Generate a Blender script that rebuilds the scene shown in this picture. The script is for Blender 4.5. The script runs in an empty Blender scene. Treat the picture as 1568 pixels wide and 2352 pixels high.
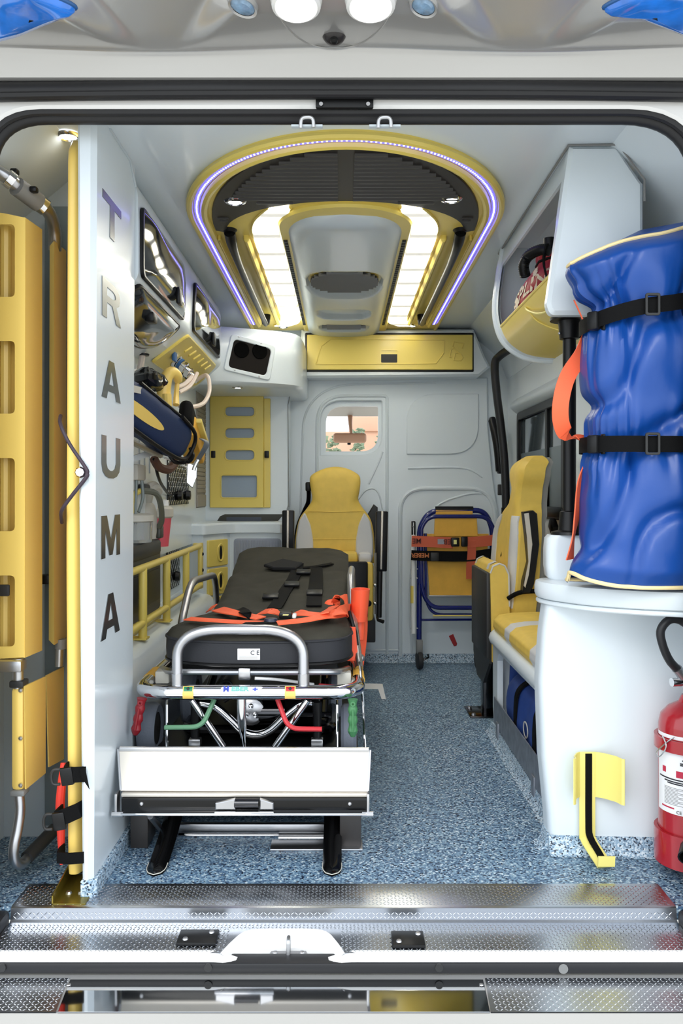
import bpy, bmesh, math, random
from mathutils import Vector, Matrix, noise
from mathutils.geometry import tessellate_polygon
random.seed(7)
PI = math.pi
SC = bpy.context.scene
COL = SC.collection
# ---------------------------------------------------------------- camera, world, light, exposure
F, CX, CY, CH = 1950.0, 784.0, 1130.0, 0.95      # focal length in pixels of the 1568 x 2352 frame, principal lines, camera height
cam = bpy.data.cameras.new('camera')
cam.sensor_fit = 'HORIZONTAL'; cam.sensor_width = 24.0; cam.lens = 24.0 * F / 1568.0
cam.shift_x = 0.0; cam.shift_y = -(1176.0 - CY) / 1568.0
cam.clip_start = 0.02; cam.clip_end = 400
camo = bpy.data.objects.new('camera', cam); COL.objects.link(camo)
camo.location = (0, 0, CH); camo.rotation_euler = (PI / 2, 0, 0)
SC.camera = camo
wd = bpy.data.worlds.new('overcast_sky'); SC.world = wd; wd.use_nodes = True
_n = wd.node_tree.nodes; _l = wd.node_tree.links
_bg = _n['Background']; _bg.inputs['Color'].default_value = (0.86, 0.93, 1.0, 1); _bg.inputs['Strength'].default_value = 1.6
_sun = bpy.data.lights.new('hazy_sun', 'SUN'); _sun.energy = 0.6; _sun.angle = math.radians(25); _sun.color = (1, 0.97, 0.92)
_so = bpy.data.objects.new('hazy_sun', _sun); COL.objects.link(_so)
_so.rotation_euler = Vector((0.25, 0.85, -0.62)).to_track_quat('-Z', 'Y').to_euler()
SC.view_settings.view_transform = 'Standard'; SC.view_settings.look = 'None'
SC.view_settings.gamma = 1.0; SC.view_settings.use_curve_mapping = False
SC.view_settings.exposure = 0.6
LED_POWER = 11.0

# ---------------------------------------------------------------- helpers
def at(px, py, Y):
    return Vector(((px - CX) * Y / F, Y, CH - (py - CY) * Y / F))
def onz(px, py, Z):
    return at(px, py, (CH - Z) * F / (py - CY))
def onx(px, py, X):
    return at(px, py, X * F / (px - CX))

def srgb(r, g, b):
    f = lambda c: (c / 255 / 12.92) if c / 255 <= 0.04045 else ((c / 255 + 0.055) / 1.055) ** 2.4
    return (f(r), f(g), f(b), 1)

MAT = {}
def mat(name, col, rough=0.5, metal=0.0, coat=0.0, spec=None, bump=0.0, bscale=200.0, emit=None, estr=0.0, trans=0.0, alpha=1.0, vary=0.0, vscale=6.0, ior=None, aniso=None):
    m = bpy.data.materials.new(name); m.use_nodes = True
    nt = m.node_tree; b = nt.nodes['Principled BSDF']
    b.inputs['Base Color'].default_value = col; b.inputs['Roughness'].default_value = rough; b.inputs['Metallic'].default_value = metal
    b.inputs['Coat Weight'].default_value = coat; b.inputs['Coat Roughness'].default_value = 0.08
    if spec is not None: b.inputs['Specular IOR Level'].default_value = spec
    if ior: b.inputs['IOR'].default_value = ior
    if emit: b.inputs['Emission Color'].default_value = emit; b.inputs['Emission Strength'].default_value = estr
    b.inputs['Transmission Weight'].default_value = trans; b.inputs['Alpha'].default_value = alpha
    tc = nt.nodes.new('ShaderNodeTexCoord')
    if bump:
        t = nt.nodes.new('ShaderNodeTexNoise'); t.inputs['Scale'].default_value = bscale; t.inputs['Detail'].default_value = 3
        nt.links.new(tc.outputs['Object'], t.inputs['Vector'])
        bp = nt.nodes.new('ShaderNodeBump'); bp.inputs['Strength'].default_value = bump; bp.inputs['Distance'].default_value = 0.002
        nt.links.new(t.outputs['Fac'], bp.inputs['Height']); nt.links.new(bp.outputs['Normal'], b.inputs['Normal'])
    if vary:
        t = nt.nodes.new('ShaderNodeTexNoise'); t.inputs['Scale'].default_value = vscale; t.inputs['Detail'].default_value = 4
        nt.links.new(tc.outputs['Object'], t.inputs['Vector'])
        r = nt.nodes.new('ShaderNodeValToRGB')
        r.color_ramp.elements[0].position = 0.3; r.color_ramp.elements[1].position = 0.7
        r.color_ramp.elements[0].color = tuple(c * (1 - vary) for c in col[:3]) + (1,)
        r.color_ramp.elements[1].color = tuple(min(1, c * (1 + vary)) for c in col[:3]) + (1,)
        nt.links.new(t.outputs['Fac'], r.inputs['Fac']); nt.links.new(r.outputs['Color'], b.inputs['Base Color'])
    MAT[name] = m
    return m

def vinyl(name, stops, scale):
    m = mat(name, (0.3, 0.4, 0.5, 1), 0.42)
    nt = m.node_tree; b = nt.nodes['Principled BSDF']
    tc = nt.nodes.new('ShaderNodeTexCoord'); v = nt.nodes.new('ShaderNodeTexVoronoi'); v.inputs['Scale'].default_value = scale
    mp = nt.nodes.new('ShaderNodeMapping'); mp.inputs['Scale'].default_value = (1, 1, 1)
    nt.links.new(tc.outputs['Object'], mp.inputs['Vector']); nt.links.new(mp.outputs['Vector'], v.inputs['Vector'])
    s = nt.nodes.new('ShaderNodeSeparateColor'); nt.links.new(v.outputs['Color'], s.inputs['Color'])
    r = nt.nodes.new('ShaderNodeValToRGB'); r.color_ramp.interpolation = 'CONSTANT'
    e = r.color_ramp.elements
    while len(e) < len(stops): e.new(0.5)
    for i, (p, c) in enumerate(stops): e[i].position = p; e[i].color = c
    nt.links.new(s.outputs['Red'], r.inputs['Fac']); nt.links.new(r.outputs['Color'], b.inputs['Base Color'])
    return m

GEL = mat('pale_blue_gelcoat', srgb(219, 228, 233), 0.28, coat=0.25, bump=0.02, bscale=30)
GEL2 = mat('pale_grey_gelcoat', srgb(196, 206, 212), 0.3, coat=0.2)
YEL = mat('yellow_gelcoat', srgb(230, 206, 102), 0.34, coat=0.15)
YELPLATE = mat('yellow_powder_coat', srgb(248, 212, 112), 0.35, coat=0.1, bump=0.05, bscale=600)
YELHOLD = mat('yellow_sheet_metal', srgb(238, 224, 128), 0.4)
YELFAB = mat('yellow_leatherette', srgb(224, 190, 86), 0.55, bump=0.15, bscale=500, vary=0.05, vscale=25)
ORYEL = mat('orange_yellow_cloth', srgb(226, 172, 62), 0.6, bump=0.1, bscale=400, vary=0.06, vscale=18)
GREYFAB = mat('light_grey_leatherette', srgb(203, 203, 202), 0.5, bump=0.12, bscale=500)
DKFAB = mat('dark_olive_mattress_cover', srgb(60, 58, 50), 0.75, spec=0.2, bump=0.3, bscale=260, vary=0.12, vscale=14)
DKSIDE = mat('dark_blue_grey_mattress_side', srgb(48, 49, 53), 0.6, spec=0.25, bump=0.2, bscale=240)
WHITEPAINT = mat('white_car_paint', srgb(232, 231, 229), 0.2, coat=0.6)
SILVER = mat('silver_car_paint', srgb(190, 189, 187), 0.28, metal=0.55, coat=0.5)
BLACKPL = mat('black_plastic', srgb(16, 16, 17), 0.36, spec=0.3)
DKGREY = mat('dark_grey_plastic', srgb(50, 50, 50), 0.42, spec=0.3)
MIDGREY = mat('mid_grey_plastic', srgb(128, 128, 126), 0.45)
VENTBLK = mat('charcoal_vent_plastic', srgb(42, 39, 37), 0.38, spec=0.35)
RUBBER = mat('black_rubber_seal', srgb(36, 36, 38), 0.42, spec=0.35, bump=0.1, bscale=40)
ALU = mat('brushed_aluminium', srgb(200, 200, 202), 0.3, metal=1.0, bump=0.03, bscale=300)
ALUPALE = mat('pale_bare_aluminium', srgb(218, 211, 200), 0.45, metal=0.7, bump=0.05, bscale=80)
SATIN = mat('satin_aluminium_tube', srgb(190, 190, 192), 0.34, metal=1.0)
CHROME = mat('polished_chrome', srgb(222, 222, 224), 0.06, metal=1.0)
DKSTEEL = mat('dark_polished_steel', srgb(70, 70, 72), 0.16, metal=1.0)
MIRROR = mat('mirror_polished_steel', srgb(170, 172, 174), 0.05, metal=1.0, bump=0.02, bscale=6)
TREAD = mat('tread_plate_aluminium', srgb(176, 180, 186), 0.24, metal=1.0)
TREADLIGHT = mat('tread_plate_lozenge', srgb(206, 209, 214), 0.22, metal=1.0)
DKTREAD = mat('dark_tread_backing', srgb(52, 56, 58), 0.45, metal=0.4)
BLUEPVC = mat('blue_coated_fabric', srgb(8, 68, 148), 0.38, coat=0.08, bump=0.12, bscale=90)
NAVY = mat('navy_bag_fabric', srgb(28, 48, 86), 0.6, bump=0.3, bscale=500)
BLUEBAG = mat('royal_blue_bag_fabric', srgb(36, 68, 140), 0.6, bump=0.3, bscale=500, vary=0.1, vscale=20)
CREAM = mat('cream_piping', srgb(248, 224, 164), 0.5)
BLUETUBE = mat('dark_blue_painted_tube', srgb(18, 30, 104), 0.22, coat=0.4)
ORANGE = mat('orange_webbing', srgb(250, 104, 62), 0.6, bump=0.25, bscale=600)
RUSTORG = mat('rust_orange_webbing', srgb(196, 88, 56), 0.65, bump=0.25, bscale=600)
ORPL = mat('orange_vinyl', srgb(252, 94, 58), 0.4)
WEB = mat('black_webbing', srgb(10, 10, 11), 0.7, spec=0.12, bump=0.3, bscale=500)
RED = mat('red_enamel', srgb(166, 24, 36), 0.22, coat=0.4)
REDFAB = mat('crimson_bag_fabric', srgb(150, 24, 36), 0.55, bump=0.25, bscale=300)
REDGRIP = mat('red_rubber_grip', srgb(140, 24, 34), 0.4)
REDBAR = mat('red_coated_bar', srgb(206, 48, 56), 0.4)
GREENGRIP = mat('green_rubber_grip', srgb(70, 128, 82), 0.4)
GREENBAR = mat('green_coated_bar', srgb(98, 146, 112), 0.4)
WHITEPL = mat('white_plastic', srgb(236, 236, 234), 0.35)
PAPER = mat('white_printed_label', srgb(240, 240, 242), 0.45)
INK = mat('dark_ink', srgb(40, 40, 46), 0.6)
REDINK = mat('red_ink', srgb(190, 40, 70), 0.6)
ORINK = mat('orange_ink', srgb(190, 110, 60), 0.6)
TYRE = mat('grey_blue_tyre', srgb(112, 118, 130), 0.6, bump=0.4, bscale=150)
FOIL = mat('grey_mirror_foil', srgb(122, 124, 124), 0.22, metal=0.9)
GREYFOLD = mat('grey_tambour', srgb(160, 166, 178), 0.5)
TAUPE = mat('taupe_roller_shutter', srgb(150, 144, 134), 0.5)
CORR = mat('silver_corrugated_duct', srgb(150, 150, 150), 0.4, metal=0.5)
SMOKE = mat('smoked_acrylic', srgb(52, 56, 60), 0.06, metal=0.45, coat=0.9)
SMOKE2 = mat('clear_smoked_acrylic', (0.55, 0.57, 0.58, 1), 0.05, trans=0.75, coat=0.6, ior=1.3)
CLEAR = mat('clear_plastic', (0.9, 0.92, 0.92, 1), 0.05, trans=0.9, ior=1.3)
GLASS = mat('window_glass', (1, 1, 1, 1), 0.0, trans=1.0, ior=1.01)
TINT = mat('dark_tinted_glass', srgb(70, 80, 86), 0.04, coat=1.0)
FROST = mat('grey_privacy_film', srgb(104, 116, 122), 0.35)
HOSE = mat('cream_rubber_hose', srgb(222, 206, 192), 0.45)
PINKCAP = mat('pink_plastic', srgb(226, 92, 104), 0.45)
PUTTY = mat('putty_plastic', srgb(200, 196, 184), 0.5)
OLIVE = mat('olive_grey_plastic', srgb(74, 74, 68), 0.45)
BROWN = mat('brown_rubber', srgb(96, 66, 52), 0.5)
BLUELENS = mat('blue_beacon_lens', srgb(40, 120, 220), 0.1, coat=1.0, vary=0.35, vscale=14)
LENSGREY = mat('bluish_flasher_lens', srgb(120, 150, 178), 0.15, coat=1.0, vary=0.3, vscale=60)
LEDW = mat('white_led_panel', (1, 1, 1, 1), 0.4, emit=(1.0, 0.97, 0.84, 1), estr=LED_POWER)
def led_modules(m):                    # the panel is a row of LED modules with dimmer joints every 22 cm
    nt = m.node_tree; b = nt.nodes['Principled BSDF']; tc = nt.nodes.new('ShaderNodeTexCoord'); sp = nt.nodes.new('ShaderNodeSeparateXYZ')
    nt.links.new(tc.outputs['Object'], sp.inputs[0])
    a = nt.nodes.new('ShaderNodeMath'); a.operation = 'MULTIPLY'; a.inputs[1].default_value = 2 * PI / 0.22; nt.links.new(sp.outputs['Y'], a.inputs[0])
    c = nt.nodes.new('ShaderNodeMath'); c.operation = 'COSINE'; nt.links.new(a.outputs[0], c.inputs[0])
    r = nt.nodes.new('ShaderNodeMapRange'); r.interpolation_type = 'SMOOTHSTEP'
    r.inputs['From Min'].default_value = -0.35; r.inputs['From Max'].default_value = 1.0; r.inputs['To Min'].default_value = LED_POWER; r.inputs['To Max'].default_value = 0.3
    nt.links.new(c.outputs[0], r.inputs['Value']); nt.links.new(r.outputs[0], b.inputs['Emission Strength'])
led_modules(LEDW)
SPOT = mat('white_led_spot', (1, 1, 1, 1), 0.3, emit=(1, 1, 0.98, 1), estr=14)
LAMPW = mat('white_work_lamp', (1, 1, 1, 1), 0.3, emit=(1, 0.99, 0.94, 1), estr=4)
LEDB = mat('blue_led_strip', (0.2, 0.2, 0.6, 1), 0.4, emit=(0.05, 0.04, 1, 1), estr=2.4)
LEDBW = mat('white_blue_led_bead', (1, 1, 1, 1), 0.4, emit=(0.55, 0.55, 1, 1), estr=2.6)
VINYL = vinyl('speckled_blue_vinyl', [(0, srgb(28, 38, 58)), (0.10, srgb(70, 96, 124)), (0.32, srgb(98, 128, 154)), (0.55, srgb(122, 152, 174)), (0.75, srgb(148, 174, 190)), (0.92, srgb(196, 210, 216))], 230)
VINYLCOVE = vinyl('speckled_pale_blue_vinyl', [(0, srgb(30, 40, 58)), (0.12, srgb(104, 128, 150)), (0.3, srgb(140, 168, 190)), (0.55, srgb(178, 198, 212)), (0.8, srgb(206, 218, 226))], 270)
GROUND = mat('pale_concrete', srgb(196, 192, 184), 0.9, vary=0.1, vscale=2)
TERRA = mat('terracotta_wall', srgb(202, 160, 134), 0.85, vary=0.15, vscale=0.6)
HEDGE = mat('dusty_green_leaf', srgb(124, 138, 112), 0.8, vary=0.3, vscale=3)

def catmull(pts, k, closed=False):
    pts = [Vector(p) for p in pts]
    if k <= 1 or len(pts) < 3: return pts
    n = len(pts); out = []
    for i in range(n if closed else n - 1):
        g = (lambda j: pts[j % n]) if closed else (lambda j: pts[min(max(j, 0), n - 1)])
        a, b, c, d = g(i - 1), g(i), g(i + 1), g(i + 2)
        for s in range(k):
            t = s / k
            out.append(0.5 * ((2 * b) + (c - a) * t + (2 * a - 5 * b + 4 * c - d) * t * t + (3 * b - a - 3 * c + d) * t ** 3))
    if not closed: out.append(pts[-1])
    return out

def fillet(pts, r, k=5, closed=False):
    """round the corners of a polyline with radius-like distance r"""
    pts = [Vector(p) for p in pts]; n = len(pts); out = []
    for i in range(n):
        if not closed and i in (0, n - 1): out.append(pts[i]); continue
        p, a, b = pts[i], pts[i - 1], pts[(i + 1) % n]
        rr_ = r[i] if isinstance(r, (list, tuple)) else r
        da = min(rr_, (a - p).length * 0.49); db = min(rr_, (b - p).length * 0.49)
        s = p + (a - p).normalized() * da; e = p + (b - p).normalized() * db
        if rr_ <= 0: out.append(p); continue
        for j in range(k + 1):
            t = j / k
            out.append((1 - t) ** 2 * s + 2 * t * (1 - t) * p + t * t * e)
    return out

def rr(x0, x1, y0, y1, r=0.02, k=5):
    """rounded rectangle (2-D), r one radius or four: x0y0, x1y0, x1y1, x0y1"""
    r = [r] * 4 if not isinstance(r, (list, tuple)) else list(r)
    return [(p.x, p.y) for p in fillet([(x0, y0, 0), (x1, y0, 0), (x1, y1, 0), (x0, y1, 0)], r, k, True)]
def ell(cx, cy, a, b, n=28, t0=0, t1=2 * PI):
    m = n if abs(t1 - t0) > 6.28 else n + 1
    return [(cx + a * math.cos(t0 + (t1 - t0) * i / n), cy + b * math.sin(t0 + (t1 - t0) * i / n)) for i in range(m)]

XZ = (Vector((1, 0, 0)), Vector((0, 0, 1)), Vector((0, -1, 0)))     # u, v, w: seen from the rear door; w comes towards the camera
XY = (Vector((1, 0, 0)), Vector((0, 1, 0)), Vector((0, 0, 1)))
XYD = (Vector((1, 0, 0)), Vector((0, 1, 0)), Vector((0, 0, -1)))
YZP = (Vector((0, 1, 0)), Vector((0, 0, 1)), Vector((1, 0, 0)))     # faces +X
YZM = (Vector((0, 1, 0)), Vector((0, 0, 1)), Vector((-1, 0, 0)))    # faces -X

class MB:
    def __init__(s): s.v = []; s.f = []
    def add(s, v, f):
        n = len(s.v); s.v += [Vector(p) for p in v]; s.f += [[i + n for i in q] for q in f]; return s
    def bm(s, b):
        b.verts.index_update()
        return s.add([v.co.copy() for v in b.verts], [[v.index for v in f.verts] for f in b.faces])
    def box(s, x0, x1, y0, y1, z0, z1, bev=0.0, seg=2):
        return s.obox(((x0 + x1) / 2, (y0 + y1) / 2, (z0 + z1) / 2), (abs(x1 - x0), abs(y1 - y0), abs(z1 - z0)), None, bev, seg)
    def obox(s, c, size, rot=None, bev=0.0, seg=2):
        b = bmesh.new(); bmesh.ops.create_cube(b, size=1)
        for v in b.verts: v.co = Vector((v.co.x * size[0], v.co.y * size[1], v.co.z * size[2]))
        if bev > 0: bmesh.ops.bevel(b, geom=b.edges[:], offset=min(bev, min(size) * 0.49), segments=seg, profile=0.5, affect='EDGES')
        R = rot if rot is not None else Matrix.Identity(3)
        for v in b.verts: v.co = R @ v.co + Vector(c)
        s.bm(b); b.free(); return s
    def tube(s, pts, r, n=10, k=1, closed=False, caps=True, flat=1.0, up=None):
        pts = catmull(pts, k, closed); m = len(pts)
        rs = r if isinstance(r, (list, tuple)) else None
        V = []; Fc = []; prev = None
        for i, p in enumerate(pts):
            if closed: t = pts[(i + 1) % m] - pts[i - 1]
            else: t = pts[min(i + 1, m - 1)] - pts[max(i - 1, 0)]
            t = t.normalized() if t.length > 1e-9 else Vector((0, 0, 1))
            if prev is None:
                a = Vector(up) if up else (Vector((0, 0, 1)) if abs(t.z) < 0.9 else Vector((1, 0, 0)))
                u = (a - t * a.dot(t)).normalized()
            else:
                u = prev - t * prev.dot(t); u = u.normalized() if u.length > 1e-6 else prev
            prev = u; w = t.cross(u)
            q = i / max(1, m - 1)
            if rs:
                x = q * (len(rs) - 1); j = min(int(x), len(rs) - 2); R_ = rs[j] * (1 - x + j) + rs[j + 1] * (x - j)
            else: R_ = r
            for j in range(n):
                a = 2 * PI * j / n
                V.append(p + u * (R_ * flat * math.cos(a)) + w * (R_ * math.sin(a)))
        for i in range(m if closed else m - 1):
            for j in range(n):
                a = i * n + j; b = i * n + (j + 1) % n; c = ((i + 1) % m) * n
                Fc.append([a, b, c + (j + 1) % n, c + j])
        if caps and not closed:
            Fc.append(list(range(n))[::-1]); Fc.append([(m - 1) * n + j for j in range(n)])
        return s.add(V, Fc)
    def lathe(s, prof, c, axis=(0, 0, 1), n=24, sx=1.0, sy=1.0):
        ax = Vector(axis).normalized(); u = ax.orthogonal().normalized(); w = ax.cross(u); c = Vector(c)
        if abs(ax.z) > 0.99: u, w = Vector((1, 0, 0)), Vector((0, 1, 0))
        V = []; Fc = []; m = len(prof)
        for r, h in prof:
            for j in range(n):
                a = 2 * PI * j / n; V.append(c + ax * h + u * (max(r, 1e-5) * sx * math.cos(a)) + w * (max(r, 1e-5) * sy * math.sin(a)))
        for i in range(m - 1):
            for j in range(n):
                Fc.append([i * n + j, i * n + (j + 1) % n, (i + 1) * n + (j + 1) % n, (i + 1) * n + j])
        return s.add(V, Fc)
    def cyl(s, a, b, r, n=14, r2=None):
        a = Vector(a); b = Vector(b); L = (b - a).length; r2 = r if r2 is None else r2
        return s.lathe([(0, 0), (r, 0), (r2, L), (0, L)], a, (b - a), n)
    def ball(s, c, r, n=12, sx=1, sz=1):
        return s.lathe([(r * math.sin(PI * i / 8), -r * sz * math.cos(PI * i / 8)) for i in range(9)], c, (0, 0, 1), n, sx, sx)
    def prism(s, poly, org, fr, d, holes=(), ch=0.0, back=True):
        """extrude a 2-D outline by d along w from org; holes are outlines too; ch chamfers the front outer edge"""
        u, v, w = fr; org = Vector(org)
        loops = [list(poly)] + [list(h) for h in holes]
        T = lambda p, h: org + u * p[0] + v * p[1] + w * h
        def area(l): return 0.5 * sum(l[i][0] * l[(i + 1) % len(l)][1] - l[(i + 1) % len(l)][0] * l[i][1] for i in range(len(l)))
        for i, l in enumerate(loops):
            if (area(l) > 0) != (i == 0): l.reverse()
        def inset(l, o):
            out = []; n = len(l)
            for i in range(n):
                p0 = Vector(l[i - 1]); p = Vector(l[i]); p1 = Vector(l[(i + 1) % n])
                a = (p - p0); b = (p1 - p)
                if a.length < 1e-9: a = b
                if b.length < 1e-9: b = a
                na = Vector((-a.y, a.x)).normalized(); nb = Vector((-b.y, b.x)).normalized(); nn = na + nb
                nn = nn.normalized() if nn.length > 1e-6 else na
                q = p + nn * (o / max(0.4, nn.dot(na))); out.append((q.x, q.y))
            return out
        front = [inset(l, ch) if ch else l for l in loops]
        tri = tessellate_polygon([[Vector((p[0], p[1], 0)) for p in l] for l in front])
        flat = [p for l in front for p in l]; flatb = [p for l in loops for p in l]; N = len(flat)
        def ori(t):
            a, b, c = (flat[i] for i in t)
            return t if (b[0] - a[0]) * (c[1] - a[1]) - (b[1] - a[1]) * (c[0] - a[0]) > 0 else t[::-1]
        V = [T(p, d) for p in flat]; Fc = [list(ori(t)) for t in tri]
        V += [T(p, d - ch if ch else d) for p in flatb]; V += [T(p, 0) for p in flatb]
        o = 0
        for l in loops:
            n = len(l)
            for i in range(n):
                a, b = o + i, o + (i + 1) % n
                if ch: Fc.append([a, N + a, N + b, b])
                Fc.append([N + a, 2 * N + a, 2 * N + b, N + b])
            o += n
        if back:
            tb = tessellate_polygon([[Vector((p[0], p[1], 0)) for p in l] for l in loops])
            Fc += [[2 * N + i for i in ori(t)][::-1] for t in tb]
        if (u.cross(v)).dot(w) < 0: Fc = [q[::-1] for q in Fc]
        return s.add(V, Fc)
    def ribbon(s, pts, wd, w, th=0.002, k=1):
        """flat strap along pts; wd: width direction (one or per point)"""
        n0 = len(pts)
        if isinstance(wd, list):
            wds = catmull(wd, k)
        else: wds = None
        pts = catmull(pts, k); m = len(pts); V = []; Fc = []
        for i, p in enumerate(pts):
            t = (pts[min(i + 1, m - 1)] - pts[max(i - 1, 0)]).normalized()
            d = Vector(wds[i] if wds else wd); d = (d - t * d.dot(t)).normalized(); nn = t.cross(d)
            for a, b in ((-1, -1), (1, -1), (1, 1), (-1, 1)): V.append(p + d * (a * w / 2) + nn * (b * th / 2))
        for i in range(m - 1):
            for j in range(4): Fc.append([i * 4 + j, i * 4 + (j + 1) % 4, i * 4 + 4 + (j + 1) % 4, i * 4 + 4 + j])
        Fc += [[3, 2, 1, 0], [(m - 1) * 4 + j for j in range(4)]]
        return s.add(V, Fc)
    def grid(s, fn, nu, nv, closeu=False):
        V = [fn(i / (nu if closeu else nu - 1), j / (nv - 1)) for j in range(nv) for i in range(nu)]; Fc = []
        for j in range(nv - 1):
            for i in range(nu if closeu else nu - 1):
                a = j * nu + i; b = j * nu + (i + 1) % nu
                Fc.append([a, b, b + nu, a + nu])
        return s.add(V, Fc)

def ob(name, mb, m, parent=None, ang=35, kind=None, label=None):
    c = Vector((0, 0, 0))
    if mb.v:
        lo = Vector([min(p[i] for p in mb.v) for i in range(3)]); hi = Vector([max(p[i] for p in mb.v) for i in range(3)]); c = (lo + hi) / 2
    me = bpy.data.meshes.new(name); me.from_pydata([tuple(p - c) for p in mb.v], [], mb.f); me.validate()
    b = bmesh.new(); b.from_mesh(me); bmesh.ops.recalc_face_normals(b, faces=b.faces[:]); b.to_mesh(me); b.free()
    me.materials.append(m)
    for p in me.polygons: p.use_smooth = True
    me.set_sharp_from_angle(angle=math.radians(ang))
    o = bpy.data.objects.new(name, me); COL.objects.link(o)
    o['wx'], o['wy'], o['wz'] = c
    put(o, c, parent)
    if kind: o['kind'] = kind
    if label: o['label'] = label
    return o
WLOC = {}
def put(o, c, parent):
    WLOC[o.name] = Vector(c)
    if 'wx' in o: del o['wx'], o['wy'], o['wz']
    if parent: o.parent = parent; o.location = Vector(c) - WLOC[parent.name]
    else: o.location = c
def thing(name, label, cat, loc, group=None):
    o = bpy.data.objects.new(name, None); COL.objects.link(o); o.empty_display_size = 0.05
    put(o, loc, None); return tag(o, label, cat, group)
def tag(o, label, cat, group=None):
    o['label'] = label; o['category'] = cat
    if group: o['group'] = group
    return o
def struct(name, mb, m, parent=None, ang=35, label=None):
    return ob(name, mb, m, parent, ang, None if parent else 'structure', label)
def text(txt, size, org, fr, name, m, parent, bold=0.0, depth=0.0006, sx=1.0, align='CENTER', mirror=False):
    """flat lettering centred at org in the plane u, v"""
    cu = bpy.data.curves.new('lettering', 'FONT'); cu.body = txt; cu.size = size; cu.align_x = align; cu.align_y = 'CENTER'; cu.offset = bold; cu.extrude = depth; cu.resolution_u = 3
    to = bpy.data.objects.new('lettering_tmp', cu); COL.objects.link(to)
    dg = bpy.context.evaluated_depsgraph_get(); me = bpy.data.meshes.new_from_object(to.evaluated_get(dg))
    u, v, w = fr; mb = MB()
    mb.add([Vector(org) + u * (p.co.x * sx) + v * p.co.y + w * (p.co.z + depth) for p in me.vertices], [list(p.vertices) for p in me.polygons])
    bpy.data.objects.remove(to); bpy.data.curves.remove(cu); bpy.data.meshes.remove(me)
    return ob(name, mb, m, parent)
def lozenges(x0, x1, y0, y1, z, pitch=0.0088, h=0.0008, fr=None, org=(0, 0, 0), L=0.0050, Wd=0.0015):
    """raised tread marks in alternating directions, one mesh"""
    mb = MB(); nx = int((x1 - x0) / pitch); ny = int((y1 - y0) / pitch)
    u, v, w = fr if fr else XY
    for j in range(ny):
        for i in range(nx):
            cx = x0 + (i + 0.5) * pitch; cy = y0 + (j + 0.5) * pitch
            s = 1 if (i + j) % 2 else -1
            a = Vector((math.cos(PI / 4), s * math.sin(PI / 4))); b = Vector((-a.y, a.x))
            q = [Vector((cx, cy)) + a * L, Vector((cx, cy)) + b * Wd, Vector((cx, cy)) - a * L, Vector((cx, cy)) - b * Wd]
            f3 = lambda p, hh: Vector(org) + u * p.x + v * p.y + w * (z + hh)
            t = [Vector((cx, cy)) + a * L * 0.5, Vector((cx, cy)) - a * L * 0.5]
            V = [f3(p, 0) for p in q] + [f3(p, h) for p in t]
            mb.add(V, [[0, 1, 4], [1, 2, 5, 4], [2, 3, 5], [3, 0, 4, 5]])
    return mb
# ---------------------------------------------------------------- the setting: van shell
CEIL = 1.85
YB = 4.75                                    # bulkhead
m = MB().box(-0.95, 0.95, 1.945, 4.80, -0.03, 0)
struct('floor', m, VINYL)
# outer side walls
m = MB().box(-0.98, -0.93, 1.95, 5.0, -0.1, 1.95); struct('wall_left', m, GEL)
m = MB()
WY0, WY1, WZ0, WZ1 = 3.55, 4.45, 0.85, 1.345   # hole of the side window
m.prism([(1.95, -0.1), (4.9, -0.1), (4.9, 1.95), (1.95, 1.95)], (0.98, 0, 0), YZM, 0.05, holes=[rr(WY0, WY1, WZ0, WZ1, 0.03)])
wr = struct('wall_right', m, GEL)
# pressed seams of the sliding door lining
m = MB().tube([(0.928, 3.05, 1.62), (0.928, 4.32, 1.62)], 0.006, 6); ob('pressed_seam', m, GEL2, wr)
m = MB().tube([(0.928, 3.44, 0.2), (0.928, 3.44, 1.7)], 0.005, 6); ob('pressed_seam', m, GEL2, wr)
m = MB().grid(lambda u, v: Vector((0.93 - 0.035 * math.sin(PI * v), 3.45 + 1.06 * u, 1.365 + 0.08 * v)), 2, 8); ob('window_hood', m, GEL2, wr)
# ceiling slab and chamfers to the sides
m = MB().box(-0.98, 0.98, 1.965, 4.82, CEIL, CEIL + 0.05)
ce = struct('ceiling', m, GEL)
for s in (-1, 1):
    m = MB().prism([(0.70 * s, CEIL), (0.95 * s, CEIL), (0.95 * s, 1.58), (0.925 * s, 1.58), (0.88 * s, 1.70)], (0, 4.78, 0), XZ, 2.80)
    ob('ceiling_chamfer', m, GEL, ce)
# seams of the roof lining
m = MB().tube([at(1570, 345, 2.02), at(1478, 425, 2.3)], 0.0025, 6); ob('lining_seam', m, GEL2, ce)
# ---- bulkhead with window
WIN = [(p.x, p.y) for p in fillet([((748 - CX) * YB / F, 1.177, 0), (0.205, 1.177, 0), (0.205, 1.430, 0), ((748 - CX) * YB / F, 1.430, 0)], [0, 0.10, 0.012, 0.10], 7, True)]
def bk(px, py): q = at(px, py, YB); return (q.x, q.z)
m = MB().prism([(-0.95, 0), (0.95, 0), (0.95, 1.9), (-0.95, 1.9)], (0, YB + 0.03, 0), XZ, 0.03, holes=[WIN])
wb = struct('wall_back', m, GEL)
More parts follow.
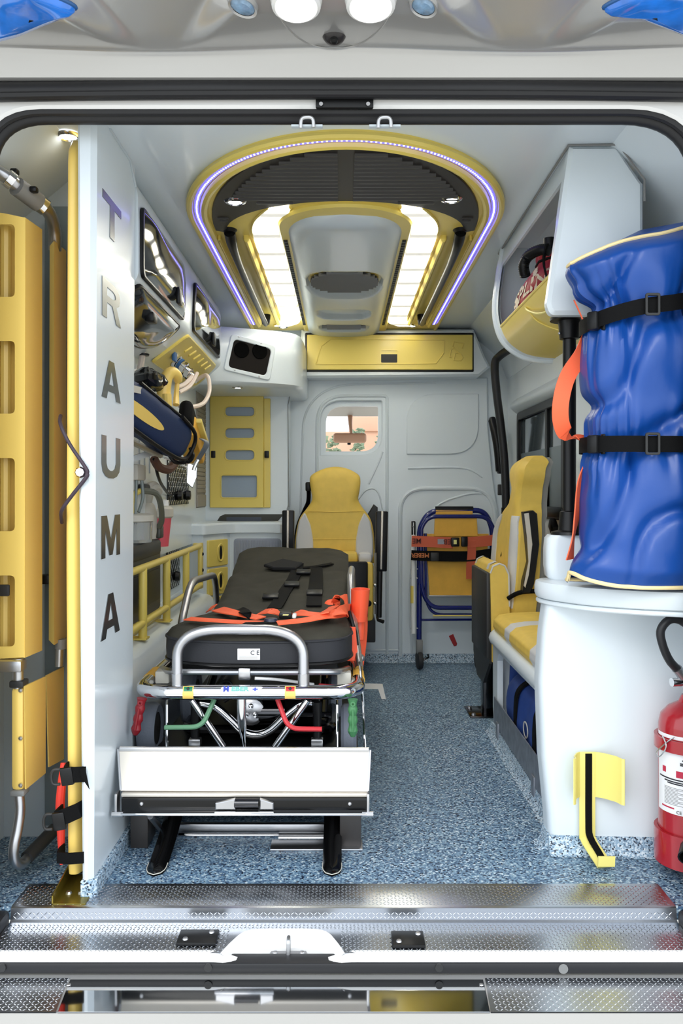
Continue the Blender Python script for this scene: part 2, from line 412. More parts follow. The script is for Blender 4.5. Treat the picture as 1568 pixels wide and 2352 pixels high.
# moulded liner of the bulkhead: one big sheet, 2.5 cm proud, with the window hole
out = [bk(662, 1520), bk(660, 1180), bk(660, 925), bk(668, 895), bk(690, 872), bk(1118, 868), bk(1119, 980), bk(1128, 1080), bk(1142, 1180), bk(1146, 1530)]
WIN2 = [(p.x, p.y) for p in fillet([(bk(736, 1045)[0], bk(736, 1045)[1], 0), (bk(876, 1045)[0], bk(876, 1045)[1], 0), (bk(876, 922)[0], bk(876, 922)[1], 0), (bk(736, 922)[0], bk(736, 922)[1], 0)], [0.0, 0.12, 0.012, 0.12], 7, True)]
m = MB().prism(out, (0, YB, 0), XZ, 0.022, holes=[WIN2], ch=0.006)
lin = ob('moulded_liner', m, GEL, wb)
YL = YB - 0.022
def rib(name, pts, r=0.007, k=6, Y=YL, closed=False, par=wb, fl=0.55):
    q = [Vector((*at(p[0], p[1], YB).xz, 0)) for p in pts]
    mm = MB().tube([(p.x, Y, p.y) for p in (fillet(q, 0.0, 1, closed))], r, 8, k, closed); return ob(name, mm, GEL, par)
# raised door frame round the window and down to the floor
m = MB(); pth = fillet([Vector((*bk(p, q), 0)) for p, q in ((728, 1500), (728, 910), (888, 910), (888, 1500))], [0, 0.16, 0.02, 0], 8)
m.tube([(p.x, YL, p.y) for p in pth], 0.009, 8); ob('pressed_rib', m, GEL, wb)
m = MB(); pth = fillet([Vector((*bk(p, q), 0)) for p, q in ((690, 1180), (697, 940), (760, 885), (1000, 880))], [0, 0.12, 0.14, 0], 8)
m.tube([(p.x, YL, p.y) for p in pth], 0.006, 8); ob('pressed_rib', m, GEL, wb)
# raised leaf-shaped panel
pp = [(p.x, p.y) for p in fillet([Vector((*bk(p, q), 0)) for p, q in ((932, 1045), (1098, 1045), (1098, 905), (932, 905))], [0.01, 0.17, 0.01, 0.17], 8, True)]
m = MB().prism(pp, (0, YL, 0), XZ, 0.008, ch=0.006); ob('pressed_panel', m, GEL, wb)
rib('pressed_rib', [(936, 1076), (1040, 1074), (1080, 1080), (1106, 1096)], 0.006)
rib('pressed_rib', [(846, 1112), (870, 1060), (878, 1038)], 0.005)
m = MB(); pth = fillet([Vector((*bk(p, q), 0)) for p, q in ((918, 1505), (918, 1122), (1130, 1122), (1142, 1300))], [0, 0.14, 0.14, 0], 8)
m.tube([(p.x, YL, p.y) for p in pth], 0.012, 8); ob('pressed_rib', m, GEL, wb)
m = MB(); pth = [Vector((*bk(p, q), 0)) for p, q in ((945, 1500), (940, 1360), (955, 1240), (1000, 1165), (1060, 1138), (1105, 1132))]
m.tube([(p.x, YL, p.y) for p in pth], 0.006, 8, 6); ob('pressed_rib', m, GEL, wb)
m = MB(); pth = fillet([Vector((*bk(p, q), 0)) for p, q in ((820, 1150), (840, 1122), (868, 1122), (878, 1170))], [0, 0.05, 0.06, 0], 5)
m.tube([(p.x, YL, p.y) for p in pth], 0.005, 8); ob('pressed_rib', m, GEL, wb)
rib('pressed_rib', [(662, 1492), (918, 1492)], 0.006, 1)
# header box with the yellow door over the bulkhead
hy = 4.60
def hd(px, py): q = at(px, py, hy); return (q.x, q.z)
m = MB().prism([hd(684, 868), hd(1100, 864), hd(1126, 842), hd(1114, 820), hd(1088, 756), hd(692, 756)], (0, YB, 0), XZ, YB - hy, ch=0.012)
hb = struct('trim_1', m, GEL, label='pale grey header box moulding over the bulkhead')
hc = thing('header_cabinet', 'long yellow overhead compartment door with a central black catch above the bulkhead window', 'cabinet', at(894, 850, hy))
x0, z0 = hd(703, 852); x1, z1 = hd(1085, 767)
m = MB().prism(rr(x0 - .006, x1 + .006, z0 - .006, z1 + .006, 0.008), (0, hy, 0), XZ, 0.002); ob('shadow_gap', m, BLACKPL, hc)
x0, z0 = hd(705, 850); x1, z1 = hd(1084, 770)
m = MB().prism(rr(x0, x1, z0, z1, 0.006), (0, hy - 0.002, 0), XZ, 0.014, ch=0.003); dr = ob('door', m, YEL, hc)
m = MB(); m.tube([(p[0], hy - 0.017, p[1]) for p in [hd(725, 838), hd(1000, 836), hd(1018, 812), hd(1020, 782), hd(760, 780), hd(738, 796), hd(725, 838)]], 0.003, 6); ob('embossed_outline', m, YEL, dr)
hx, hz = hd(872, 836); hx1, hz1 = hd(914, 804)
m = MB().prism(rr(hx, hx1, hz, hz1, 0.008), (0, hy - 0.016, 0), XZ, 0.004, holes=[rr(hx + .006, hx1 - .006, hz + .004, hz1 - .006, 0.005)]); ob('catch_bezel', m, YEL, dr)
m = MB().prism(rr(hx + .005, hx1 - .005, hz + .003, hz + .050, 0.004), (0, hy - 0.016, 0), XZ, 0.0025); ob('catch', m, BLACKPL, dr)
m = MB()   # embossed emblem of two interlocking letters
for pts in ([(1036, 822), (1031, 822), (1035, 804), (1043, 800)], [(1060, 802), (1064, 790), (1042, 786), (1038, 798), (1046, 806), (1058, 814), (1062, 822), (1058, 829), (1041, 829), (1044, 813), (1052, 813)]):
    m.tube([(p[0], hy - 0.0165, p[1]) for p in (hd(*q) for q in pts)], 0.0035, 6)
ob('emblem', m, YEL, dr)
# coving of speckled vinyl
def cove(name, a, b, out, h=0.05):
    a = Vector(a); b = Vector(b); o = Vector(out); mm = MB()
    prof = [(0, h), (0.004, h), (0.008, 0.018), (0.02, 0.004), (0.03, 0.0015), (0, 0.0005)]
    V = [p + o * r + Vector((0, 0, z)) for p in (a, b) for r, z in prof]; n = len(prof)
    mm.add(V, [[i, (i + 1) % n, n + (i + 1) % n, n + i] for i in range(n)] + [list(range(n)), list(range(n, 2 * n))])
    return struct(name, mm, VINYLCOVE)
cove('baseboard_back', (-0.6, YL, 0), (0.9, YL, 0), (0, -1, 0))
# ---- rear door surround
OP = [(p.x, p.y) for p in fillet([(-0.80, -0.06, 0), (0.81, -0.06, 0), (0.81, 1.803, 0), (-0.80, 1.803, 0)], [0.03, 0.03, 0.17, 0.13], 8, True)]
m = MB().prism([(-1.12, -0.7), (1.12, -0.7), (1.12, 1.872), (-1.12, 1.872)], (0, 1.955, 0), XZ, 0.07, holes=[OP], ch=0.006)
fr_ = struct('trim_2', m, WHITEPAINT, label='white painted rear door surround of the vehicle')
m = MB(); pth = fillet([(-0.797, 1.893, -0.2), (-0.797, 1.893, 1.800), (0.806, 1.893, 1.800), (0.806, 1.893, -0.2)], [0, 0.13, 0.17, 0], 10)
m.tube([p + Vector((0, 0.030, 0)) for p in pth], 0.0175, 12); m.tube([p + Vector((0, 0.006, -0.0)) for p in pth], 0.009, 8)
ob('rubber_seal', m, RUBBER, fr_)
m = MB(); pth = fillet([(-1.02, 1.872, -0.2), (-1.02, 1.872, 1.828), (-0.5, 1.872, 1.836), (0, 1.872, 1.838), (0.5, 1.872, 1.836), (1.03, 1.872, 1.828), (1.03, 1.872, -0.2)], [0, 0.14, 0.2, .2, .2, 0.14, 0], 6)
m.tube(pth, 0.021, 12, flat=1.0); m.tube([p + Vector((0, -0.010, -0.012)) for p in pth], 0.010, 8)
ob('outer_rubber_seal', m, RUBBER, fr_)
# latch plate and two strikers at the top
lp = thing('door_latch_plate', 'black metal latch plate screwed above the rear opening', 'latch', at(790, 252, 1.885))
a = at(725, 252, 1.884); b = at(857, 228, 1.884)
m = MB().box(a.x, b.x, 1.874, 1.884, a.z, b.z, 0.003); ob('plate', m, BLACKPL, lp)
for px in (737, 845):
    c = at(px, 240, 1.873); m = MB().cyl(c, c + Vector((0, -0.004, 0)), 0.0045, 10); ob('screw', m, SATIN, lp)
for i, (px, lab) in enumerate(((705, 'steel loop striker on the top seal, nearer the lettered partition'), (883, 'steel loop striker on the top seal, nearer the blue mattress bag'))):
    st = thing('striker', lab, 'striker', at(px, 294, 1.87), 'steel strikers on the top door seal')
    m = MB().tube(fillet([at(px - 15, 294, 1.868), at(px - 14, 270, 1.864), at(px + 14, 269, 1.864), at(px + 15, 292, 1.868)], 0.01, 5), 0.0042, 10); ob('loop', m, SATIN, st)
    a = at(px - 36, 296, 1.885); b = at(px + 36, 291, 1.885); m = MB().box(a.x, b.x, 1.872, 1.886, a.z, b.z, 0.001); ob('base_plate', m, GEL2, st)
# ---- roof fairing overhang with beacons
def sm(a, b, x):
    t = max(0, min(1, (x - a) / (b - a))); return t * t * (3 - 2 * t)
def fair(x, t):
    prof = [(0, 1.885, 1.853), (0.06, 1.862, 1.8505), (0.10, 1.850, 1.853), (0.30, 1.828, 1.890), (0.36, 1.818, 1.8985), (0.42, 1.80, 1.899), (0.75, 1.66, 1.905), (1.0, 1.52, 1.93)]
    for i in range(len(prof) - 1):
        a, b = prof[i], prof[i + 1]
        if a[0] <= t <= b[0]:
            q = (t - a[0]) / (b[0] - a[0]); Y = a[1] + (b[1] - a[1]) * q; Z = a[2] + (b[2] - a[2]) * q; break
    ax = abs(x)
    lipw = 0.005 * math.cos(min(1, ax / 0.8) * PI * 2.0)            # the gentle wave of the lip
    if 0.2 < t: Z += lipw * sm(0.2, 0.36, t) * (1 - sm(0.5, 0.9, t))
    if t > 0.36:
        q = max(0.0, min(1.3, (1.81 - Y) / 0.15)); d = min(1.0, q) ** 0.8
        b1 = 0.420 + 0.066 * q; b2 = 0.350 - 0.095 * q
        Z -= sm(b1 - 0.012, b1 + 0.05, ax) * 0.048 * d           # side pods carrying the beacons
        Z -= (1 - sm(b2 - 0.05, b2 + 0.012, ax)) * 0.034 * d     # middle pod carrying the lamps
        Z += 0.014 * d
    return Vector((x, Y, Z))
m = MB().grid(lambda u, v: fair(-1.15 + 2.3 * u, v), 300, 70)
m.grid(lambda u, v: fair(-1.15 + 2.3 * u, 1) + Vector((0, -0.02 * math.sin(v * PI / 2) + 0.25 * v * v, 0.14 * v)), 300, 8)
struct('roof', m, SILVER, label='silver painted roof fairing overhanging the rear opening')
# body sides and roof skin so no light leaks in
m = MB().box(-1.12, 1.12, 1.88, 5.2, 1.92, 1.98); struct('ceiling_skin', m, SILVER)
# ---- threshold
th = thing('threshold_step', 'stepped tread plate threshold with bright lozenge pattern across the rear opening', 'step', (0, 1.9, -0.03))
m = MB().prism([(1.95, -0.001), (2.055, -0.001), (2.055, 0.002), (1.947, 0.002), (1.940, -0.001), (1.938, -0.026), (1.932, -0.030), (1.915, -0.030), (1.915, -0.036), (1.95, -0.036)], (-0.755, 0, 0), (Vector((0, 1, 0)), Vector((0, 0, 1)), Vector((1, 0, 0))), 1.52)
ob('tread_sheet', m, TREAD, th, 25)
ob('tread_marks', lozenges(-0.75, 0.76, 1.948, 2.053, 0.002), TREADLIGHT, th, kind='stuff')
DX0, DX1 = at(525, 2130, 1.82).x, at(775, 2130, 1.82).x
DC, DW = (DX0 + DX1) / 2, (DX1 - DX0) / 2
notch = [(p.x, p.y) for p in fillet([(DC - DW - 0.012, 1.805, 0), (DC - DW + 0.004, 1.845, 0), (DC - DW + 0.03, 1.898, 0), (DC + DW - 0.03, 1.898, 0), (DC + DW - 0.004, 1.845, 0), (DC + DW + 0.012, 1.805, 0)], [0, 0.02, 0.03, 0.03, 0.02, 0], 5)]
m = MB().prism([(-0.755, 1.915), (-0.755, 1.805)] + notch + [(0.765, 1.805), (0.765, 1.915)], (0, 0, -0.036), XY, 0.006); ob('lower_tread_sheet', m, TREAD, th)
lz = lozenges(-0.75, 0.76, 1.808, 1.930, -0.030); keep = MB()
for i in range(0, len(lz.f), 4):
    vs = sorted({k for q in lz.f[i:i + 4] for k in q}); c = sum((lz.v[k] for k in vs), Vector()) / len(vs)
    if not (abs(c.x - DC) < DW + 0.006 and c.y < 1.905): keep.add([lz.v[k] for k in vs], [[vs.index(k) for k in q] for q in lz.f[i:i + 4]])
ob('tread_marks', keep, TREADLIGHT, th, kind='stuff')
ob('tread_marks', lozenges(-0.75, 0.76, -0.0265, -0.0015, 0, fr=XZ, org=(0, 1.9385, 0)), TREADLIGHT, th, kind='stuff')
ob('rubber_corner', MB().box(-0.86, -0.757, 1.832, 1.944, -0.12, -0.004, 0.01), RUBBER, th); ob('rubber_corner', MB().box(0.767, 0.86, 1.832, 1.944, -0.12, -0.004, 0.01), RUBBER, th)
# white lip with the latch dish
m = MB()
def lip(u, v):
    x = -1.1 + 2.2 * u
    d = sm(DX0 - 0.035, DX0 + 0.045, x) * (1 - sm(DX1 - 0.045, DX1 + 0.035, x))
    prof = [(1.815, -0.0295), (1.803, -0.030), (1.796, -0.033), (1.792, -0.039), (1.793, -0.046), (1.80, -0.052)]
    q = v * (len(prof) - 1); j = min(int(q), len(prof) - 2); q -= j
    Y = prof[j][0] * (1 - q) + prof[j + 1][0] * q; Z = prof[j][1] * (1 - q) + prof[j + 1][1] * q
    return Vector((x, Y - 0.004 * d, Z - 0.017 * d))
m.grid(lip, 160, 11); si = struct('sill', m, WHITEPAINT)
dm = MB()
NT = catmull([(DC - DW - 0.016, 1.800, 0), (DC - DW + 0.002, 1.848, 0), (DC - DW + 0.025, 1.890, 0), (DC - DW + 0.06, 1.902, 0), (DC, 1.903, 0), (DC + DW - 0.06, 1.902, 0), (DC + DW - 0.025, 1.890, 0), (DC + DW - 0.002, 1.848, 0), (DC + DW + 0.016, 1.800, 0)], 5)
def dish(u, v):                                # shallow white dish pressed into the lower tread, open to the lip
    x = u * (len(NT) - 1); i = min(int(x), len(NT) - 2); p = NT[i].lerp(NT[i + 1], x - i)
    c = Vector((DC + (p.x - DC) * 0.62, 1.803, 0)); q = p.lerp(c, v)
    z = -0.0285 - 0.022 * sm(0.02, 0.42, v)
    return Vector((q.x, q.y, z))
dm.grid(dish, 60, 14); dm.add([dish(i / 20, 1.0) for i in range(21)], [list(range(21))]); ob('latch_dish', dm, WHITEPAINT, si, 60)
lk = thing('floor_latch', 'small steel latch hook bolted in the white dish of the sill', 'latch', (at(662, 2190, 1.83).x, 1.84, -0.04))
cx = at(662, 2185, 1.83).x
m = MB().prism([(cx - 0.043, -0.008), (cx - 0.03, -0.016), (cx, -0.018), (cx + 0.03, -0.016), (cx + 0.043, -0.008), (cx + 0.038, 0.010), (cx - 0.038, 0.010)], (0, 1.835, -0.0505), XY, 0.004, ch=0.001); ob('plate', m, SATIN, lk)
m = MB().tube(fillet([(cx, 1.822, -0.047), (cx, 1.826, -0.016), (cx, 1.846, -0.016), (cx, 1.846, -0.047)], 0.006, 4), 0.0045, 8); ob('hook', m, SATIN, lk)
for s in (-1, 1):
    m = MB().lathe([(0.0, 0.004), (0.005, 0.0035), (0.0068, 0)], (cx + s * 0.029, 1.835, -0.0465), n=12); ob('bolt', m, SATIN, lk)
for a, b, lab in (((415, 2140), (500, 2172), 'black bolted striker plate on the tread, beside the partition end'), ((897, 2143), (982, 2178), 'black bolted striker plate on the tread, under the clear floor')):
    p = onz(a[0], a[1], -0.028); q = onz(b[0], b[1], -0.028)
    sp = thing('striker_plate', lab, 'striker plate', ((p.x + q.x) / 2, (p.y + q.y) / 2, -0.029), 'black striker plates on the tread')
    m = MB().box(p.x, q.x - 0.004, q.y, p.y, -0.0295, -0.0215, 0.003); ob('plate', m, BLACKPL, sp)
    for fx, fy in ((0.2, 0.25), (0.78, 0.75)):
        m = MB().lathe([(0.0, 0.0035), (0.005, 0.003), (0.0065, 0)], (p.x + (q.x - p.x) * fx, q.y + (p.y - q.y) * fy, -0.0215), n=12); ob('bolt', m, SATIN, sp)
# rubber gap strip and bumper step
gp = MB().box(-1.1, 1.1, 1.787, 1.83, -0.0665, -0.0425, 0.006); gs = tag(ob('bumper_rubber_strip', gp, RUBBER), 'dark rubber strip with screw covers between sill and bumper', 'strip')
for px in (478, 1008, 5):
    c = at(px, 2222, 1.787); mm = MB().cyl(c, c + Vector((0, -0.003, 0)), 0.0085, 14); ob('screw_cover', mm, DKGREY, gs)
c = at(1293, 2225, 1.787); mm = MB().cyl(c, c + Vector((0, -0.002, 0)), 0.010, 16); ob('round_plug', mm, MIDGREY, gs)
bu = thing('bumper_step', 'rear bumper step with polished steel middle and tread plate ends', 'bumper', (0, 1.72, -0.12))
def bprof(x0_, x1_, y1_, off=0.0):
    return MB().prism([(1.79, -0.068), (1.79, -0.066 + off), (y1_, -0.070 + off), (1.668, -0.070 + off), (1.660, -0.075 + off), (1.658, -0.068), (1.655, -0.30), (1.79, -0.30)], (x0_, 0, 0), (Vector((0, 1, 0)), Vector((0, 0, 1)), Vector((1, 0, 0))), x1_ - x0_)
ob('bumper_body', bprof(-1.1, 1.1, 1.70, -0.002), SILVER, bu, 25)
xa, xb, xc = -1.08, onz(150, 2300, -0.068).x, onz(1118, 2300, -0.068).x
m = MB().prism([(xa, 1.785), (xa, 1.663), (onz(122, 2335, -0.068).x, 1.663), (onz(160, 2240, -0.068).x, 1.785)], (0, 0, -0.0715), XY, 0.003); te = ob('tread_end', m, TREAD, bu)
m = MB().prism([(0.98, 1.785), (0.98, 1.663), (onz(1130, 2335, -0.068).x, 1.663), (onz(1112, 2240, -0.068).x, 1.785)], (0, 0, -0.0715), XY, 0.003); te2 = ob('tread_end', m, TREAD, bu)
ob('tread_marks', lozenges(-0.9, xb - 0.012, 1.666, 1.782, -0.0685), TREADLIGHT, te, kind='stuff')
ob('tread_marks', lozenges(xc + 0.012, 0.95, 1.666, 1.782, -0.0685), TREADLIGHT, te2, kind='stuff')
m = MB().prism([(onz(164, 2240, -0.068).x, 1.785), (onz(126, 2335, -0.068).x, 1.663), (onz(1128, 2335, -0.068).x, 1.663), (onz(1108, 2240, -0.068).x, 1.785)], (0, 0, -0.0715), XY, 0.0028, ch=0.001); sp_ = ob('polished_plate', m, MIRROR, bu)
for px in (158, 1105):
    c = onz(px, 2262, -0.068); mm = MB().lathe([(0, 0.002), (0.004, 0.0016), (0.005, 0)], c, n=10); ob('rivet', mm, SATIN, sp_)
# ---- partition with lettering, and the niche behind it
m = MB()
V = []
def part_sec(z, xl, xr):
    return [(xl + 0.006, 1.985), (xr - 0.012, 1.985), (xr, 1.997), (xr, 2.36), (xl, 2.36), (xl, 1.991)]
secs = [part_sec(0, -0.606, -0.582), part_sec(0.9, -0.614, -0.578), part_sec(1.86, -0.618, -0.574)]
for z, sc in zip((0.0, 0.9, 1.86), secs):
    V += [(x, y, z) for x, y in sc]
m.add(V, [[i, (i + 1) % 6, 6 + (i + 1) % 6, 6 + i] for i in range(6)] + [[6 + i, 6 + (i + 1) % 6, 12 + (i + 1) % 6, 12 + i] for i in range(6)] + [list(range(6)), [12 + i for i in range(6)]])
pt = struct('wall_partition', m, GEL, label='pale partition end panel with grey foil capital letters running down it')
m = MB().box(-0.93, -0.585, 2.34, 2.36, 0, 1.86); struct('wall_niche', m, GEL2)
m = MB().tube([(-0.573, 2.10, 1.849), (-0.573, 2.30, 1.849), (-0.573, 2.362, 1.80)], 0.004, 6); ob('lining_seam', m, GEL2, pt)
m = MB().prism([(-0.609, 1.983), (-0.585, 1.981), (-0.574, 1.992), (-0.570, 2.36), (-0.609, 2.36)], (0, 0, 0), XY, 0.042, ch=0.002); struct('baseboard_partition', m, VINYLCOVE)
LET = {
 'T': ([(0, 1), (1, 1), (1, .80), (.62, .80), (.62, 0), (.38, 0), (.38, .80), (0, .80)], []),
 'R': ([(0, 0), (0, 1), (.62, 1), (.80, .96), (.92, .86), (.95, .70), (.90, .56), (.74, .46), (1, 0), (.75, 0), (.52, .42), (.24, .42), (.24, 0)], [[(.24, .60), (.55, .60), (.68, .65), (.71, .71), (.67, .78), (.55, .82), (.24, .82)]]),
 'A': ([(0, 0), (.37, 1), (.63, 1), (1, 0), (.76, 0), (.69, .20), (.31, .20), (.24, 0)], [[(.37, .38), (.63, .38), (.50, .78)]]),
 'U': ([(0, 1), (.24, 1), (.24, .36), (.30, .24), (.42, .18), (.58, .18), (.70, .24), (.76, .36), (.76, 1), (1, 1), (1, .34), (.94, .16), (.80, .05), (.62, 0), (.38, 0), (.20, .05), (.06, .16), (0, .34)], []),
 'M': ([(0, 0), (0, 1), (.28, 1), (.50, .42), (.72, 1), (1, 1), (1, 0), (.80, 0), (.80, .66), (.58, .04), (.42, .04), (.20, .66), (.20, 0)], []),
}
for ch_, zt, h in zip('TRAUMA', (1.680, 1.470, 1.276, 1.088, 0.892, 0.696), (.098, .094, .096, .104, .104, .106)):
    o_, hs = LET[ch_]
    xw = -0.578 + 0.004 * max(0, (zt - 0.9)) - 0.004 * max(0, 0.9 - zt)
    f = lambda l: [(2.040 + p[0] * 0.172, zt - h + p[1] * h) for p in l]
    m = MB().prism(f(o_), (xw - 0.0006, 0, 0), YZP, 0.0022, holes=[f(q) for q in hs]); ob('letter', m, FOIL, pt, label='grey foil capital letter ' + ch_)
# ---- left lining: shelf wall above, recess below, cupboard corner
m = MB().box(-0.76, -0.72, 2.36, 4.78, 0.70, 1.50); ll = struct('wall_lining', m, GEL, label='pale side wall lining behind the equipment rail')
for yy in (3.02, 3.10, 3.18):
    ob('pressed_groove', MB().tube([(-0.719, yy, 1.02), (-0.719, yy, 1.32)], 0.004, 6), GEL2, ll)
m = MB().prism([(-0.80, 0), (-0.60, 0), (-0.60, 0.36), (-0.612, 0.42), (-0.64, 0.452), (-0.70, 0.47), (-0.74, 0.478), (-0.772, 0.478), (-0.772, 0.70), (-0.80, 0.70)], (0, 4.12, 0), XZ, 1.76); struct('trim_3', m, GEL, label='pale rounded wheel arch bench along the side wall')
# ---------------------------------------------------------------- ceiling module
cm = thing('ceiling_module', 'yellow oval ceiling console with grey centre pod, dark louvred vent and light panels', 'ceiling console', (0.01, 3.4, CEIL))
XO = 0.012
def stadium(a, y0, b, y1, n=28):
    """half ellipse towards the rear door, straight sides to y1"""
    return [(XO + a * math.cos(t), y0 - b * math.sin(t)) for t in [PI * i / n for i in range(n + 1)]] + [(XO - a, y1), (XO + a, y1)]
base = stadium(0.500, 2.78, 0.675, 4.66)
m = MB().prism(base, (0, 0, CEIL), XYD, 0.014, ch=0.006); ob('yellow_base', m, YEL, cm)
def path(a, y0, b, y1, z, n=40):
    return [Vector((XO - a, y1, z))] + [Vector((XO - a * math.cos(t), y0 - b * math.sin(t), z)) for t in [PI * i / n for i in range(n + 1)]] + [Vector((XO + a, y1, z))]
ob('outer_rim', MB().tube(path(0.496, 2.78, 0.668, 4.64, 1.836), 0.011, 8), YEL, cm)
ob('inner_rim', MB().tube(path(0.452, 2.79, 0.632, 4.50, 1.833), 0.013, 8), YEL, cm)
lp_ = path(0.474, 2.78, 0.648, 4.48, 1.8345)
ls = ob('led_strip', MB().ribbon(lp_, [Vector((p.x - XO, p.y - 2.9 if p.y < 2.78 else 0, 0)).normalized() for p in lp_], 0.014, 0.003), LEDB, cm, label='glowing blue LED strip round the console edge')
# beads
def resample(pts, d):
    out = [pts[0]]; acc = 0
    for a, b in zip(pts, pts[1:]):
        L = (b - a).length; s = d - acc
        while s <= L: out.append(a + (b - a) * (s / L)); s += d
        acc = L - (s - d)
    return out
mb = MB()
for p in resample(lp_, 0.0125): mb.obox(p - Vector((0, 0, 0.0022)), (0.0045, 0.0045, 0.002))
ob('led_beads', mb, LEDBW, ls, kind='stuff')
# dark crescent vent with louvres
def cp(px, py, Z=1.83): q = onz(px, py, Z); return (q.x, q.y)
outer = [(XO + 0.436 * math.cos(t), 2.86 - 0.700 * math.sin(t)) for t in [PI * i / 32 for i in range(33)]]
outer = [(x, min(y, 2.87)) for x, y in outer]
inner = [(XO + 0.400 * math.cos(t) , 2.885 - 0.315 * math.sin(t)) for t in [PI * i / 28 for i in range(29)]]
m = MB().prism(outer + inner[::-1], (0, 0, 1.836), XYD, 0.006, ch=0.002); vp = ob('vent_panel', m, VENTBLK, cm, label='dark crescent louvred vent panel')
def half(y):                     # half width of the crescent at y
    s = (2.86 - y) / 0.700
    return 0.436 * math.sqrt(max(0, 1 - s * s))
ys = [2.205, 2.232, 2.259, 2.287, 2.315, 2.343, 2.371, 2.399, 2.427, 2.455, 2.483, 2.511, 2.539]
for y in ys:
    h = half(y) - 0.045
    for s in (-1, 1):
        x0 = XO + s * 0.022; x1 = XO + s * h
        m = MB().prism([(0, 0), (0.015, 0.0), (0.013, 0.006), (0.003, 0.0065)], (x0, y, 1.8295), (Vector((0, 1, 0)), Vector((0, 0, -1)), Vector((s, 0, 0))), abs(x1 - x0)); ob('louvre', m, VENTBLK, vp)
for s in (-1, 1):
    for y, a, b in ((2.575, 0.16, 0.27), (2.72, 0.375, 0.41), (2.745, 0.38, 0.405)):
        m = MB().prism([(0, 0), (0.012, 0.0), (0.010, 0.004), (0.003, 0.0045)], (XO + s * a, y, 1.8295), (Vector((0, 1, 0)), Vector((0, 0, -1)), Vector((s, 0, 0))), b - a); ob('louvre', m, VENTBLK, vp)
# yellow arch round the pod and side troughs
arch = [(XO + 0.03 * 0 + 0.225 * math.cos(t), 2.80 - 0.215 * math.sin(t)) for t in [PI * i / 20 for i in range(21)]] + [(XO - 0.215, 4.60), (XO + 0.23, 4.60)]
m = MB().prism(arch, (0, 0, 1.836), XYD, 0.016, ch=0.008); ob('yellow_arch', m, YEL, cm)
for s in (-1, 1):
    for a, b in ((0.330, 0.352), (0.428, 0.440)):
        m = MB().prism(rr(min(s * a, s * b) + XO, max(s * a, s * b) + XO, 2.93, 4.42, 0.009), (0, 0, 1.836), XYD, 0.022, ch=0.008); ob('trough_rib', m, YEL, cm)
# grey centre pod
def pod(u, v):
    y = 2.66 + (4.76 - 2.66) * v
    w = 0.192 if y > 2.86 else 0.192 * math.sqrt(max(0.0, 1 - ((2.86 - y) / 0.20) ** 2)) ** 0.75
    if y > 4.62: w *= math.sqrt(max(0.03, 1 - ((y - 4.62) / 0.145) ** 2))
    w = max(w, 0.004)
    s = 2 * u - 1; e = 1 - abs(s) ** 6
    ev = 1 - max(0, (2.72 - y) / 0.06) ** 2 if y < 2.72 else 1 - max(0, (y - 4.66) / 0.1) ** 2
    z = 1.822 - 0.026 * e * max(0, ev) - 0.008 * math.cos(s * PI / 2) * max(0, ev)
    for cy, hy_, hw, dd in ((3.46, 0.20, 0.148, 0.030), (4.02, 0.10, 0.125, 0.022), (4.36, 0.085, 0.122, 0.024)):
        q = ((y - cy) / hy_) ** 2 + (abs(s * w) / hw) ** 4
        if q < 1.25: z += dd * sm(1.25, 0.85, q)
    return Vector((XO + s * w, y, z))
ob('centre_pod', MB().grid(pod, 44, 110), GEL2, cm, 60)
# big corrugated outlet: fins
def slot(cy, hy_, hw, z, mt, n, name):
    g = ob(name, MB().prism(ell(XO, cy, hw, hy_, 32), (0, 0, z + 0.004), XYD, 0.002), mt, cm)
    if n:
        for i in range(n):
            y = cy - hy_ * 0.95 + 1.9 * hy_ * (i + 0.5) / n; h = hw * math.sqrt(max(0.02, 1 - ((y - cy) / hy_) ** 2)) * 0.98
            ob('fin', MB().tube([(XO - h, y, z + 0.001), (XO + h, y, z + 0.001)], hy_ / n * 0.85, 6), CORR, g)
    return g
slot(3.47, 0.155, 0.140, 1.808, DKGREY, 10, 'air_outlet')
slot(4.365, 0.055, 0.115, 1.806, BLACKPL, 3, 'small_air_outlet')
# perforated dark side slots
for s in (-1, 1):
    x0 = XO + s * 0.205
    m = MB().box(x0 - 0.007, x0 + 0.007, 2.93, 4.42, 1.8175, 1.8215); g = ob('side_slot', m, BLACKPL, cm)
    mb = MB()
    for i in range(48): mb.obox((x0, 2.945 + i * 0.031, 1.8165), (0.012, 0.012, 0.003))
    ob('slot_fins', mb, DKGREY, g, kind='stuff')
